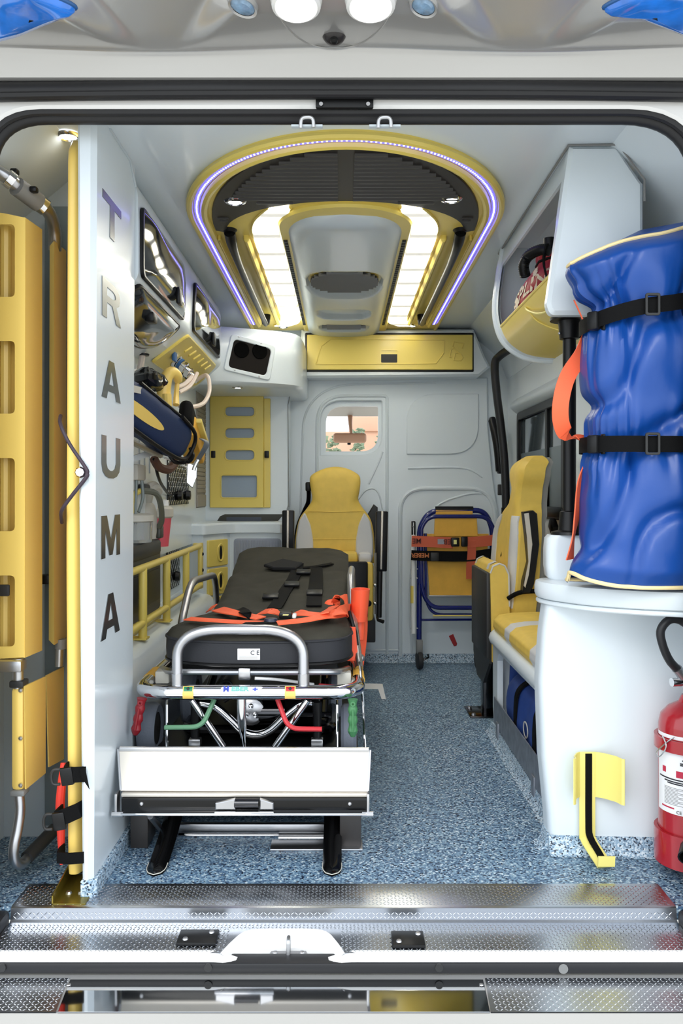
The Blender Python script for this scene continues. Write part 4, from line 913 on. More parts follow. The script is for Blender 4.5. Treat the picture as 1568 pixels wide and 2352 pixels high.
ob('second_arm', MB().tube([at(408, 870, 3.02), at(405, 900, 3.02), at(404, 930, 3.0)], [0.008, 0.009, 0.012], 8, 3), YELPLATE, yh)
ob('stem', MB().tube([at(377, 936, 2.95), at(384, 960, 2.97), at(395, 975, 3.0)], [0.014, 0.010, 0.010], 8, 3), ORYEL, yh)
pb = MB().lathe([(0.0, 0), (0.03, 0.001), (0.055, 0.005), (0.063, 0.018), (0.064, 0.03), (0.058, 0.045), (0.047, 0.058), (0.033, 0.068), (0.018, 0.075), (0, 0.078)], at(338, 898, 2.92), n=30)
for i, p in enumerate(pb.v): pb.v[i] = p + Vector((noise.noise(p * 40), noise.noise(p * 40 + Vector((9, 0, 0))), noise.noise(p * 40 + Vector((0, 9, 0))))) * 0.014
tag(ob('plastic_bag_bundle', pb, mat('shiny_black_plastic', srgb(20, 20, 20), 0.15, coat=0.5), None, 20), 'crumpled shiny black plastic wrapped bundle on top of the navy bag', 'bundle')
# ---------------------------------------------------------------- loading table under the stretcher
lt_ = thing('loading_table', 'low stretcher loading platform with a bare aluminium front flap and black runner tubes', 'loading platform', (-0.25, 2.8, 0))
ob('deck', MB().box(-0.545, 0.035, 2.36, 4.15, 0.115, 0.205, 0.01), BLACKPL, lt_)
ob('deck_side', MB().box(0.036, 0.048, 2.36, 4.15, 0.09, 0.215, 0.003), DKGREY, lt_)
YP = 2.165
def fp(px, py, Y=YP): return at(px, py, Y)
pts = [fp(271, 1722, 2.185), fp(850, 1724, 2.185), fp(845, 1818, 2.135), fp(277, 1816, 2.135)]
nn = (pts[1] - pts[0]).cross(pts[3] - pts[0]).normalized(); nn = nn if nn.y < 0 else -nn
m = MB(); V = [p - nn * 0.0 for p in pts] + [p - nn * 0.004 for p in pts]
m.add(V, [[0, 1, 2, 3], [7, 6, 5, 4], [0, 4, 5, 1], [1, 5, 6, 2], [2, 6, 7, 3], [3, 7, 4, 0]]); fl_ = ob('front_flap', m, ALUPALE, lt_)
ob('folded_edge', MB().tube([pts[0] + Vector((0.004, 0.004, 0)), pts[1] + Vector((-0.004, 0.004, 0))], 0.0075, 10), ALU, fl_)
for a, b in ((0, 3), (1, 2)): ob('side_flange', MB().tube([pts[a] + Vector((0, 0.003, 0)), pts[b] + Vector((0, 0.003, 0))], 0.004, 8), ALU, fl_)
y0 = 2.125
a = at(277, 1832, y0); b = at(845, 1822, y0); ob('hinge_strip', MB().box(a.x, b.x, y0, y0 + 0.02, a.z, b.z, 0.004), ALUPALE, lt_)
a = at(279, 1866, y0); b = at(843, 1832, y0); tr_ = ob('black_tray', MB().box(a.x, b.x, y0 - 0.004, y0 + 0.03, a.z, b.z, 0.004), mat('gloss_black_sheet', srgb(12, 12, 13), 0.12, spec=0.25, coat=0.15), lt_)
a = at(279, 1870, y0); b = at(843, 1864, y0); ob('tray_edge', MB().box(a.x, b.x, y0 - 0.012, y0 + 0.03, a.z, b.z, 0.002), CHROME, lt_)
for px in (325, 803):
    c = at(px, 1846, y0 - 0.004); ob('rivet', MB().lathe([(0, 0.003), (0.004, 0.002), (0.005, 0)], c, (0, -1, 0), 10), SATIN, tr_)
# latch in the middle of the tray
a = at(495, 1862, y0); b = at(630, 1857, y0); lat = ob('latch_tray', MB().box(a.x, b.x, y0 - 0.022, y0 - 0.004, a.z, b.z, 0.0015), CHROME, lt_)
for px0, px1, s in ((495, 540, 1), (597, 628, -1)):
    p0 = at(px0, 1858, y0 - 0.012); p1 = at(px1, 1858, y0 - 0.012); h = 0.026
    poly = [(p0.x, 0), (p1.x, 0), (p1.x, h if s > 0 else h * 0.6), (p0.x, h * 0.6 if s > 0 else h)]
    ob('latch_cheek', MB().prism(poly, (0, y0 - 0.006, p0.z), XZ, 0.012, ch=0.002), SATIN, lat)
c = at(566, 1845, y0 - 0.008); ob('latch_roller', MB().cyl(c - Vector((0.03, 0, 0)), c + Vector((0.03, 0, 0)), 0.012, 14), DKSTEEL, lat)
for px, s in ((270, -1), (844, 1)):
    p = at(px, 1790, 2.14); q = at(px, 1878, 2.12)
    ob('pivot_bracket', MB().box(p.x - 0.003, p.x + 0.004, 2.118, 2.15, q.z + 0.004, p.z - 0.03, 0.002), SATIN, lt_)
    c = at(px, 1870, 2.12); ob('pivot_bolt', MB().cyl(c - Vector((0.014, 0, 0)), c + Vector((0.014, 0, 0)), 0.007, 10), SATIN, lt_)
for x0, x1 in ((at(297, 0, 2.27).x + 0.004, at(341, 0, 2.27).x), (at(780, 0, 2.27).x, at(829, 0, 2.27).x)):
    ob('front_post', MB().box(x0, x1, 2.262, 2.36, 0.0, 0.135, 0.003), mat('satin_black_steel', srgb(58, 54, 52), 0.4) if 'satin_black_steel' not in MAT else MAT['satin_black_steel'], lt_)
a = at(372, 1914, 2.36); b = at(790, 1892, 2.36); ob('cross_profile', MB().box(a.x, b.x, 2.355, 2.375, a.z, b.z, 0.002), SATIN, lt_)
a = at(410, 1918, 2.34); b = at(645, 1918, 2.34); ob('piston_rod', MB().cyl(a, b, 0.006, 12), CHROME, lt_)
a = at(640, 1925, 2.34); b = at(784, 1925, 2.34); ob('piston_cylinder', MB().cyl(a, b, 0.015, 16), ALU, lt_)
a = onz(620, 1952, 0.004); b = onz(832, 1940, 0.004); ob('floor_bracket', MB().box(a.x, b.x, a.y, b.y + 0.03, 0.0, 0.006, 0.001), ALU, lt_)
ob('side_rod', MB().tube([at(345, 1875, 2.2), at(375, 1912, 2.36)], 0.008, 8), SATIN, lt_)
for px, py in ((356, 2003), (762, 2008)):
    e = onz(px, py, 0.004); x = e.x
    def run(u, v, dz=0.0):             # open half-pipe tongue lying on the floor, rounded at its tip
        hw = 0.024 * min(1.0, math.sqrt(max(0.0, 1 - (1 - min(1, v / 0.09)) ** 2)) + 0.02)
        s_ = 2 * u - 1; y = 2.095 + 0.46 * v
        return Vector((x + s_ * hw, y, 0.006 + 0.016 * (1 - s_ * s_) + 0.135 * v ** 1.6 + dz))
    mb = MB().grid(lambda u, v: run(u, v), 11, 30); mb.grid(lambda u, v: run(u, v, -0.006 - 0.012 * (1 - (2 * u - 1) ** 2)), 11, 30)
    rn = ob('runner_tube', mb, MAT['gloss_black_sheet'], lt_, 50)
    ob('runner_rim', MB().tube([run(0, v) for v in (0.12, 0.08, 0.05, 0.02, 0.0)] + [run(1, v) for v in (0.0, 0.02, 0.05, 0.08, 0.12)], 0.0013, 6), PUTTY, rn)
# ---------------------------------------------------------------- stretcher
stt = thing('ambulance_stretcher', 'wheeled ambulance stretcher with a dark mattress and a curved aluminium foot handle', 'stretcher', (-0.25, 2.9, 0.2))
ZF = 0.4075; XL, XRt = -0.553, 0.047
ob('chrome_frame', MB().tube(fillet([(XL + 0.01, 3.72, ZF), (XL, 2.30, ZF), (XRt, 2.30, ZF), (XRt - 0.01, 3.72, ZF)], 0.085, 8), 0.0195, 16), CHROME, stt)
# stickers on the frame
def sticker(px, name, col, lab):
    c = at(px, 1588, 2.279)
    n = 10; V = []; mb = MB(); w = 0.0145
    for i in range(n + 1):
        a = -0.75 + 1.9 * i / n
        for s in (-1, 1): V.append(Vector((c.x + s * w, 2.30 - 0.0203 * math.cos(a), ZF + 0.0203 * math.sin(a))))
    mb.add(V, [[2 * i, 2 * i + 1, 2 * i + 3, 2 * i + 2] for i in range(n)]); st_ = ob('frame_sticker', mb, YELPLATE, stt)
    V = []; mb = MB(); w = 0.0115
    for i in range(6):
        a = 0.35 + 0.65 * i / 5
        for s in (-1, 1): V.append(Vector((c.x + s * w, 2.30 - 0.0207 * math.cos(a), ZF + 0.0207 * math.sin(a))))
    mb.add(V, [[2 * i, 2 * i + 1, 2 * i + 3, 2 * i + 2] for i in range(5)]); ob('arrow_field', mb, col, st_)
    aa = 0.68; oo = Vector((c.x, 2.30 - 0.0210 * math.cos(aa), ZF + 0.0210 * math.sin(aa)))
    frk = (Vector((1, 0, 0)), Vector((0, math.sin(aa), math.cos(aa))), Vector((0, -math.cos(aa), math.sin(aa))))
    ob('arrow', MB().prism([(-0.006, 0.001), (0, -0.005), (0.006, 0.001), (0.002, 0.001), (0.002, 0.005), (-0.002, 0.005), (-0.002, 0.001)], oo, frk, 0.0006), INK, st_)
sticker(431, 's', mat('green_print', srgb(30, 130, 90), 0.4), ''); sticker(666, 's', mat('red_print', srgb(200, 40, 40), 0.4), '')
aa = 0.62; frk = (Vector((1, 0, 0)), Vector((0, math.sin(aa), math.cos(aa))), Vector((0, -math.cos(aa), math.sin(aa))))
c = at(553, 1580, 2.28); oo = Vector((c.x, 2.30 - 0.0200 * math.cos(aa), ZF + 0.0200 * math.sin(aa)))
plq = ob('maker_plate', MB().prism([(-0.058, -0.0065), (0.050, -0.0065), (0.058, 0.0065), (-0.052, 0.0065)], oo, frk, 0.0006), PAPER, stt)
text('M', 0.021, oo + frk[0] * -0.040 + frk[2] * 0.0007, frk, 'lettering', mat('blue_print', srgb(60, 80, 190), 0.4), plq, 0.0006)
text('EBER', 0.0165, oo + frk[0] * -0.003 + frk[2] * 0.0007, frk, 'lettering', mat('sea_green_print', srgb(120, 190, 180), 0.4), plq, 0.0006, sx=1.3)
ob('plus_mark', MB().prism([(-.002, -.005), (.002, -.005), (.002, -.0015), (.007, -.0015), (.007, .0015), (.002, .0015), (.002, .005), (-.002, .005), (-.002, .0015), (-.007, .0015), (-.007, -.0015), (-.002, -.0015)], oo + frk[0] * 0.038 + frk[2] * 0.0007, frk, 0.0006), MAT['blue_print'], plq)
# foot handle
YH = 2.312
ob('foot_handle', MB().tube(fillet([at(407, 1575, YH), at(407, 1446, 2.325), at(696, 1446, 2.325), at(697, 1575, YH)], 0.125, 12), 0.0145, 14), SATIN, stt)
for px in (407, 697):
    ob('handle_sleeve', MB().cyl(at(px, 1582, YH), at(px, 1546, YH), 0.0158, 14), ALU, stt)
# mattress, foot part
def outline(k=1.0, dx=0.0):
    pts = [(-0.425, 2.80), (-0.485, 2.58), (-0.508, 2.47), (-0.47, 2.39), (-0.36, 2.345), (-0.24, 2.335), (-0.12, 2.345), (-0.01, 2.385), (0.028, 2.47), (0.028, 2.56), (0.024, 2.80)]
    return [(-0.24 + (p.x + 0.24) * k, 2.60 + (p.y - 2.60) * k) for p in catmull([(x, y, 0) for x, y in pts], 4)]
def cushion(rings):
    mb = MB(); V = []; n = None
    for k, z in rings:
        o_ = outline(k); n = len(o_)
        for x, y in o_:
            zz = z + (0.006 * noise.noise(Vector((x * 9, y * 9, z * 5))) if k < 0.985 else 0) + (0.012 * max(0, (2.50 - y)) * 0)
            V.append(Vector((x, y, zz)))
    R = len(rings)
    mb.add(V, [[i * n + j, i * n + (j + 1) % n, (i + 1) * n + (j + 1) % n, (i + 1) * n + j] for i in range(R - 1) for j in range(n)])
    return mb, n, R
mb, n, R = cushion([(0.2, 0.470), (0.97, 0.470), (0.995, 0.472), (1.0, 0.478), (1.003, 0.505), (1.0, 0.535)]); mt = ob('mattress_side', mb, DKSIDE, stt, 50)
mb, n, R = cushion([(1.0, 0.535), (0.985, 0.545), (0.95, 0.556), (0.88, 0.566), (0.75, 0.573), (0.5, 0.578), (0.2, 0.580), (0.01, 0.580)]); mtop = ob('mattress_foot', mb, DKFAB, stt, 60)
ob('piping', MB().tube([(x, y, 0.536) for x, y in outline(1.0)], 0.004, 6), DKSIDE, mtop)
ob('bottom_piping', MB().tube([(x, y, 0.473) for x, y in outline(0.998)], 0.005, 6), BLACKPL, mtop)
ob('seam', MB().tube([at(430, 1478, 2.34), at(447, 1462, 2.42), at(462, 1452, 2.52)], 0.0022, 6, 3), DKSIDE, mtop)
ob('seam', MB().tube([at(705, 1482, 2.34), at(708, 1466, 2.42), at(712, 1448, 2.52)], 0.0022, 6, 3), DKSIDE, mtop)
c = at(571, 1503, 2.3315); lb = ob('mattress_label', MB().box(c.x - 0.031, c.x + 0.031, 2.331, 2.336, c.z - 0.0155, c.z + 0.0155, 0.001), PAPER, stt, label='white label with CE mark')
text('C E', 0.017, (c.x + 0.017, 2.3308, c.z + 0.004), XZ, 'lettering', INK, lb)
for i in range(3): ob('print_line', MB().box(c.x - 0.026, c.x + 0.024, 2.3304, 2.3308, c.z - 0.006 - i * 0.0032, c.z - 0.0053 - i * 0.0032), MIDGREY, lb)
# backrest
def backf(u, v, th=0):
    y = 2.70 + 1.03 * v; z0_ = 0.568 + 0.085 * v + 0.050 * v * v
    xl = -0.412 - 0.030 * v; xr = 0.024 + 0.006 * v
    rc = 0.055
    if v > 0.9: t = (v - 0.9) / 0.1; sh_ = rc * (1 - math.sqrt(max(0, 1 - t * t))); xl += sh_; xr -= sh_
    x = xl + (xr - xl) * u
    e = 1 - abs(2 * u - 1) ** 10
    z = z0_ + 0.012 * (2 * u - 1) ** 2 - 0.018 * (1 - e)
    p = Vector((x * 7, y * 6, 0.5)); z += 0.008 * noise.noise(p) + 0.004 * noise.noise(p * 2.7)
    z -= 0.010 * math.exp(-((v - 0.62 - 0.02 * math.sin(u * 9)) / 0.02) ** 2) * (0.3 + 0.7 * abs(2 * u - 1))
    return Vector((x, y, z))
mb = MB().grid(lambda u, v: backf(u, v), 40, 44)
def lowf(u, v): p = backf(u, v); return p + Vector((0, 0.012, -0.055))
mb.grid(lowf, 40, 44)
mb.grid(lambda u, v: backf(u, 1) + (lowf(u, 1) - backf(u, 1)) * v + Vector((0, 0.008 * math.sin(PI * v), 0)), 40, 4)
for e in (0, 1): mb.grid(lambda u, v: backf(e, u) + (lowf(e, u) - backf(e, u)) * v, 44, 4)
ob('mattress_backrest', mb, DKFAB, stt, 60)
def bkp(u, v, h=0.006): return backf(u, v) + Vector((0, -0.2 * h, h))
# black harness on the backrest
ob('harness_strap', MB().ribbon([bkp(0.56, 0.72), bkp(0.545, 0.5), bkp(0.50, 0.30), bkp(0.47, 0.12), bkp(0.45, 0.02)], (1, 0, 0), 0.045, 0.004, 4), WEB, stt)
ob('harness_strap', MB().ribbon([bkp(0.72, 0.66), bkp(0.735, 0.42), bkp(0.735, 0.22), bkp(0.74, 0.05)], (1, 0, 0), 0.05, 0.004, 4), WEB, stt)
ob('harness_strap', MB().ribbon([bkp(0.36, 0.70), bkp(0.62, 0.66), bkp(0.86, 0.70)], (0, 1, 0.15), 0.028, 0.004, 4), WEB, stt)
ob('harness_pad', MB().prism([(0.0, 0.075), (0.085, 0.02), (0.06, -0.05), (-0.03, -0.045), (-0.07, 0.0)], bkp(0.42, 0.66, 0.008), (Vector((1, 0, 0)), Vector((0, 0.96, 0.22)), Vector((0, -0.22, 0.96))), 0.012, ch=0.004), mat('velvet_black', srgb(16, 16, 18), 0.9), stt)
for u_, v_ in ((0.545, 0.36), (0.735, 0.20), (0.40, 0.18), (0.62, 0.55)):
    ob('strap_adjuster', MB().obox(bkp(u_, v_, 0.012), (0.055, 0.045, 0.010), Matrix.Rotation(0.22, 3, 'X'), 0.003), BLACKPL, stt)
# orange belts
def top_at(px, py, h=0.0):            # a point lying on the mattress seat
    return onz(px, py, 0.583 + h)
ob('orange_belt', MB().ribbon([top_at(430, 1421), top_at(480, 1424, .004), top_at(540, 1428, .004), top_at(605, 1430, .004)], (0.2, 1, 0.1), 0.030, 0.003, 5), ORANGE, stt)
ob('orange_belt', MB().ribbon([top_at(500, 1399, .01), top_at(530, 1406, .014), top_at(565, 1413, .010), top_at(600, 1420, .006)], (0.2, 1, 0.1), 0.042, 0.003, 5), ORANGE, stt)
ob('orange_belt', MB().ribbon([at(478, 1404, 2.86), at(495, 1392, 2.88), at(520, 1394, 2.86), at(545, 1398, 2.82)], (0.2, 1, 0.25), 0.035, 0.003, 5), ORANGE, stt)
ob('orange_belt', MB().ribbon([top_at(598, 1407, .008), top_at(620, 1404, .018), top_at(645, 1409, .008)], (0.1, 1, 0.1), 0.040, 0.003, 5), ORANGE, stt)
ob('orange_belt', MB().ribbon([top_at(676, 1408, .01), top_at(700, 1409, .016), top_at(745, 1412, .010), top_at(790, 1404, .014), at(803, 1402, 2.72)], (0.1, 1, 0.1), 0.042, 0.003, 5), ORANGE, stt)
ob('orange_belt', MB().ribbon([top_at(636, 1431, .004), top_at(700, 1424, .008), top_at(760, 1412, .012), at(800, 1404, 2.66)], (0.1, 1, 0.2), 0.030, 0.003, 5), ORANGE, stt)
ob('orange_belt', MB().ribbon([top_at(742, 1409, .02), at(768, 1392, 2.78), at(772, 1376, 2.80), at(786, 1368, 2.80), at(800, 1378, 2.78), at(804, 1396, 2.74)], (0.75, 0.6, 0.1), 0.034, 0.003, 6), ORANGE, stt)
ob('orange_tab', MB().ribbon([at(742, 1398, 2.80), at(752, 1386, 2.80), at(764, 1383, 2.80)], (0.3, 0.5, 0.8), 0.022, 0.003, 4), ORANGE, stt)
ob('orange_tab', MB().ribbon([at(555, 1416, 2.76), at(562, 1400, 2.78), at(568, 1394, 2.80)], (0.8, 0.5, 0.1), 0.022, 0.003, 4), ORANGE, stt)
bk_ = ob('belt_buckle', MB().obox(top_at(656, 1412, .012), (0.036, 0.05, 0.018), None, 0.004), BLACKPL, stt)
ob('buckle_label', MB().obox(top_at(656, 1412, .0215), (0.016, 0.022, 0.001), None), mat('pale_yellow_print', srgb(226, 220, 140), 0.4), bk_)
ob('belt_tongue', MB().obox(top_at(676, 1414, .012), (0.012, 0.04, 0.012), None, 0.004), WHITEPL, stt)
ob('round_buckle', MB().lathe([(0, 0.014), (0.018, 0.012), (0.021, 0)], top_at(622, 1430, .002), n=16), mat('navy_button', srgb(36, 40, 60), 0.3), stt)
ob('black_belt', MB().ribbon([top_at(560, 1432, .004), top_at(600, 1431, .006), top_at(640, 1428, .004)], (0.1, 1, 0), 0.03, 0.003, 3), WEB, stt)
ob('black_belt', MB().ribbon([at(546, 1398, 2.82), top_at(560, 1404, .02), top_at(575, 1416, .01)], (0.5, 1, 0.1), 0.03, 0.003, 3), WEB, stt)
# side rails
XRL = -0.497
ob('side_rail', MB().tube(fillet([(XRL, 2.60, 0.46), (XRL, 2.64, 0.545), (XRL, 2.80, 0.655), (XRL, 3.34, 0.625), (XRL, 3.40, 0.44)], [0, 0.03, 0.09, 0.08, 0], 6), 0.0125, 12), SATIN, stt)
XRR = 0.036
ob('side_rail', MB().tube(fillet([(XRR + 0.016, 2.50, 0.43), (XRR + 0.008, 2.60, 0.50), (XRR - 0.004, 2.72, 0.59), (XRR - 0.006, 2.80, 0.672), (XRR + 0.004, 3.30, 0.655), (XRR + 0.01, 3.36, 0.46)], [0, 0.05, 0.05, 0.06, 0.08, 0], 6), 0.0125, 12), SATIN, stt)
ob('rail_joint', MB().ball((XRR + 0.022, 2.545, 0.452), 0.012), SATIN, stt)
ob('gas_strut', MB().tube([at(802, 1404, 2.62), at(815, 1455, 2.58), at(822, 1495, 2.56)], [0.005, 0.008, 0.005], 8), BLACKPL, stt)
# orange cylinder holder hanging at the side
V = MB().lathe([(0.026, 0.0), (0.028, 0.05), (0.030, 0.10), (0.027, 0.10), (0.024, 0.05)], at(824, 1425, 2.70), (0.05, 0.0, 1), 16, 1.0, 1.6); ob('orange_holder', V, ORPL, stt)
ob('holder_stem', MB().tube([at(826, 1430, 2.70), at(826, 1470, 2.69)], [0.016, 0.014], 10), ORPL, stt)
ob('holder_flap', MB().ribbon([at(832, 1390, 2.74), at(832, 1440, 2.72), at(824, 1500, 2.66), at(812, 1525, 2.6)], (0.5, 0.9, 0), 0.06, 0.004, 5), ORPL, stt)
ob('holder_flap', MB().ribbon([at(803, 1440, 2.58), at(806, 1480, 2.55), at(810, 1518, 2.52)], (1, 0.3, 0), 0.035, 0.004, 5), ORPL, stt)
ob('yellow_frame_tape', MB().cyl((XRt, 2.44, ZF), (XRt, 2.54, ZF), 0.0205, 14), ORYEL, stt)
ob('yellow_frame_tape', MB().cyl((XL, 2.44, ZF), (XL, 2.54, ZF), 0.0205, 14), ORYEL, stt)
# undercarriage
ob('support_bar', MB().tube(fillet([at(372, 1536, 2.5), at(392, 1543, 2.36), at(775, 1543, 2.36), at(800, 1536, 2.5)], 0.05, 5), 0.0095, 10), SATIN, stt)
ob('support_clamp', MB().box(at(548, 0, 2.36).x, at(576, 0, 2.36).x, 2.345, 2.37, at(0, 1560, 2.36).z, at(0, 1532, 2.36).z, 0.004), ALU, stt)
ob('white_rod', MB().tube([at(585, 1558, 2.36), at(640, 1561, 2.38), at(720, 1572, 2.42)], 0.0045, 8, 3), WHITEPL, stt)
ob('red_rod_end', MB().tube([at(732, 1574, 2.42), at(772, 1578, 2.43)], 0.006, 8), REDBAR, stt)
ob('mounting_box', MB().obox(at(790, 1558, 2.44), (0.04, 0.04, 0.04), None, 0.004), PUTTY, stt)
ob('mounting_box', MB().obox(at(375, 1553, 2.44), (0.04, 0.04, 0.035), None, 0.004), PUTTY, stt)
YU = 2.40
for pts_, r_, nm in (([(441, 1608), (512, 1716)], 0.0098, 'chrome_strut'), ([(706, 1608), (632, 1716)], 0.0098, 'chrome_strut')):
    ob(nm, MB().tube([at(*p, YU - 0.04) for p in pts_], r_, 12), CHROME, stt)
ob('chrome_strut', MB().tube([at(554, 1602, 2.33), at(555, 1650, 2.33), at(558, 1690, 2.33), at(562, 1718, 2.33)], [0.013, 0.013, 0.012, 0.006, 0.005], 12, 3), CHROME, stt)
ob('curved_chrome_tube', MB().tube([at(452, 1615, 2.46), at(492, 1622, 2.46), at(530, 1655, 2.46), at(556, 1680, 2.46), at(590, 1688, 2.46), at(622, 1676, 2.46), at(655, 1645, 2.46), at(690, 1618, 2.46), at(716, 1613, 2.46)], 0.0125, 12, 5), CHROME, stt)
ob('green_lever', MB().tube(fillet([at(492, 1606, 2.34), at(464, 1670, 2.31), at(378, 1671, 2.31)], 0.03, 6), 0.0068, 10), GREENBAR, stt)
ob('red_lever', MB().tube(fillet([at(637, 1606, 2.34), at(662, 1674, 2.31), at(739, 1675, 2.31)], 0.03, 6), 0.0068, 10), REDBAR, stt)
def grip(px0, px1, py0, py1, mt_, tilt):
    a = at(px0, py0, 2.29); b = at(px1, py1, 2.29); mb = MB(); q = 12
    pts_ = [a + (b - a) * (i / q) for i in range(q + 1)]
    mb.tube(pts_, [0.012 + 0.0022 * math.cos(i * 1.9) for i in range(q)] + [0.006], 12, 1)
    g_ = ob('finger_grip', mb, mt_, stt)
    ob('grip_groove', MB().tube([p + Vector((0, -0.0125, 0)) for p in pts_[3:-2]], 0.0038, 6), mt_, g_)
    ob('grip_eye', MB().lathe([(0.003, 0.002), (0.007, 0.002), (0.008, 0)], a + (b - a) * 0.1 + Vector((0, -0.0125, 0)), (0, -1, 0), 12), mt_, g_)
grip(326, 310, 1604, 1688, REDGRIP, 0); grip(810, 810, 1606, 1692, GREENGRIP, 0)
def wheel(c, r, w, name='wheel'):
    wh = ob(name, MB().lathe([(r * 0.62, -w * 0.4), (r * 0.9, -w * 0.5), (r, -w * 0.3), (r * 1.01, 0), (r, w * 0.3), (r * 0.9, w * 0.5), (r * 0.62, w * 0.4)], c, (1, 0, 0), 28), TYRE, stt)
    ob('hub', MB().lathe([(0, -w * 0.35), (r * 0.3, -w * 0.42), (r * 0.64, -w * 0.36), (r * 0.64, w * 0.36), (r * 0.3, w * 0.42), (0, w * 0.35)], c, (1, 0, 0), 20), DKGREY, wh)
    return wh
wheel(at(345, 1672, 2.50), 0.075, 0.052); wheel(at(800, 1676, 2.50), 0.075, 0.045)
wheel(at(440, 1600, 2.75), 0.09, 0.045); wheel(at(770, 1612, 2.9), 0.09, 0.045)
for px in (728, 448):
    ob('black_leg', MB().cyl(at(px, 1612, 2.44), at(px, 1702, 2.44), 0.013, 12), BLACKPL, stt)
    ob('leg_shoe', MB().obox(at(px, 1704, 2.43), (0.034, 0.03, 0.022), None, 0.003), ALU, stt)
for px, d in ((383, 0), (774, 0), (834, 4)):
    ob('thin_rod', MB().tube([at(px - d * 2, 1520 if d else 1610, 2.44), at(px, 1620, 2.36), at(px + d, 1716, 2.34)], 0.0036, 8), CHROME, stt)
mot = ob('gear_motor', MB().cyl(at(590, 1636, 2.52), at(655, 1636, 2.52), 0.034, 18), DKSTEEL, stt)
ob('gear_case', MB().lathe([(0, 0.012), (0.03, 0.012), (0.040, 0.006), (0.042, -0.012)], at(576, 1634, 2.50), (0, -1, 0), 20), ALU, mot)
for dx, dy in ((0, -12), (10, 8), (-10, 8), (60, 24)):
    ob('bolt', MB().lathe([(0, 0.008), (0.006, 0.007), (0.008, 0)], at(576 + dx, 1634 + dy, 2.485), (0, -1, 0), 8), CHROME, mot)
ob('cable', MB().tube([at(500, 1590, 2.55), at(512, 1566, 2.55), at(530, 1570, 2.55), at(528, 1600, 2.55), at(515, 1612, 2.55)], 0.005, 8, 5), BLACKPL, stt)
ob('cross_tube', MB().tube([at(660, 1642, 2.6), at(760, 1642, 2.6)], 0.010, 10), CHROME, stt)
ob('inner_frame', MB().box(-0.50, -0.01, 2.6, 3.7, 0.40, 0.44, 0.008), BLACKPL, stt)
ob('lower_frame', MB().tube(fillet([(-0.47, 3.9, 0.235), (-0.47, 2.55, 0.235), (-0.03, 2.55, 0.235), (-0.03, 3.9, 0.235)], 0.05, 5), 0.016, 10), DKSTEEL, stt)
for x in (-0.44, -0.06):
    ob('scissor_leg', MB().tube([(x, 2.60, 0.24), (x, 3.3, 0.41)], 0.014, 10), DKSTEEL, stt)
# ---------------------------------------------------------------- side with the blue bag
# ---- overhead shelf unit
su = thing('overhead_shelf_unit', 'pale overhead shelf unit with an open side bay above the black pole', 'shelf unit', (0.7, 2.8, 1.42))
YS = 2.20
def sp2(px, py): q = at(px, py, YS); return (q.x, q.z)
ftop = 1.849
front = [sp2(1256, 700), sp2(1266, 722), sp2(1478, 722), sp2(1478, 420), (0.775, 1.76), (0.715, ftop), (0.592, ftop)]
f2 = [(p.x, p.y) for p in fillet([(a, b, 0) for a, b in front], [0.012, 0.012, 0, 0, 0.01, 0.01, 0], 4, True)]
m = MB().prism(f2, (0, YS + 0.035, 0), XZ, 0.035, ch=0.010); ob('end_panel', m, GEL, su)
# curved skin of the bay: section in X, Z swept along Y
PR = catmull([(0.598, 1.849, 0), (0.580, 1.74, 0), (0.568, 1.63, 0), (0.578, 1.552, 0), (0.606, 1.496, 0), (0.66, 1.456, 0), (0.72, 1.440, 0), (0.778, 1.436, 0)], 6)
def skin(t, y, o=0.0):
    x = t * (len(PR) - 1); i = min(int(x), len(PR) - 2); p = PR[i].lerp(PR[i + 1], x - i); d = (PR[i + 1] - PR[i]).normalized()
    return Vector((p.x + d.y * o, y, p.y - d.x * o))
def skinsheet(t0, t1, y0_, y1_, th=0.008):
    mb = MB().grid(lambda u, v: skin(t0 + (t1 - t0) * u, y0_ + (y1_ - y0_) * v), 24, 6); mb.grid(lambda u, v: skin(t0 + (t1 - t0) * u, y0_ + (y1_ - y0_) * v, -th), 24, 6)
    for t in (t0, t1): mb.grid(lambda u, v: skin(t, y0_ + (y1_ - y0_) * u, -th * v), 6, 2)
    return mb
ob('bay_frame', skinsheet(0.0, 0.10, 2.235, 3.13), GEL, su, 50)
ob('bay_frame', skinsheet(0.0, 1.0, 3.085, 3.14), GEL, su, 50)
ob('bay_frame', skinsheet(0.0, 1.0, 2.234, 2.262), GEL, su, 50)
ob('bay_lip', MB().tube([skin(i / 40, 3.135, 0.002) for i in range(41)], 0.011, 10), GEL, su)
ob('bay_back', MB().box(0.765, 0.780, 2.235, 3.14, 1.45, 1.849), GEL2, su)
ob('bay_end', MB().prism([(p.x + 0.004, p.y + 0.003) for p in PR] + [(0.778, 1.848)], (0, 3.138, 0), XZ, 0.006), GEL2, su)
ye = ob('yellow_retainer', skinsheet(0.43, 0.99, 2.262, 3.085, 0.005), YEL, su, 50)
ob('retainer_edge', MB().tube([skin(0.43, 2.262, -0.003), skin(0.43, 3.085, -0.003)], 0.006, 8), YEL, ye)
ob('yellow_cord', MB().tube([skin(0.47, 2.68, 0.004), skin(0.50, 2.66, 0.006), skin(0.56, 2.58, 0.012), skin(0.59, 2.48, 0.016), skin(0.57, 2.38, 0.012), skin(0.50, 2.30, 0.006)], 0.0035, 8, 6), YELHOLD, ye)
ob('retainer_seam', MB().tube([skin(0.47, 2.68, 0.002), skin(0.60, 2.66, 0.002), skin(0.74, 2.62, 0.002), skin(0.85, 2.60, 0.002)], 0.003, 6, 5), YEL, ye)
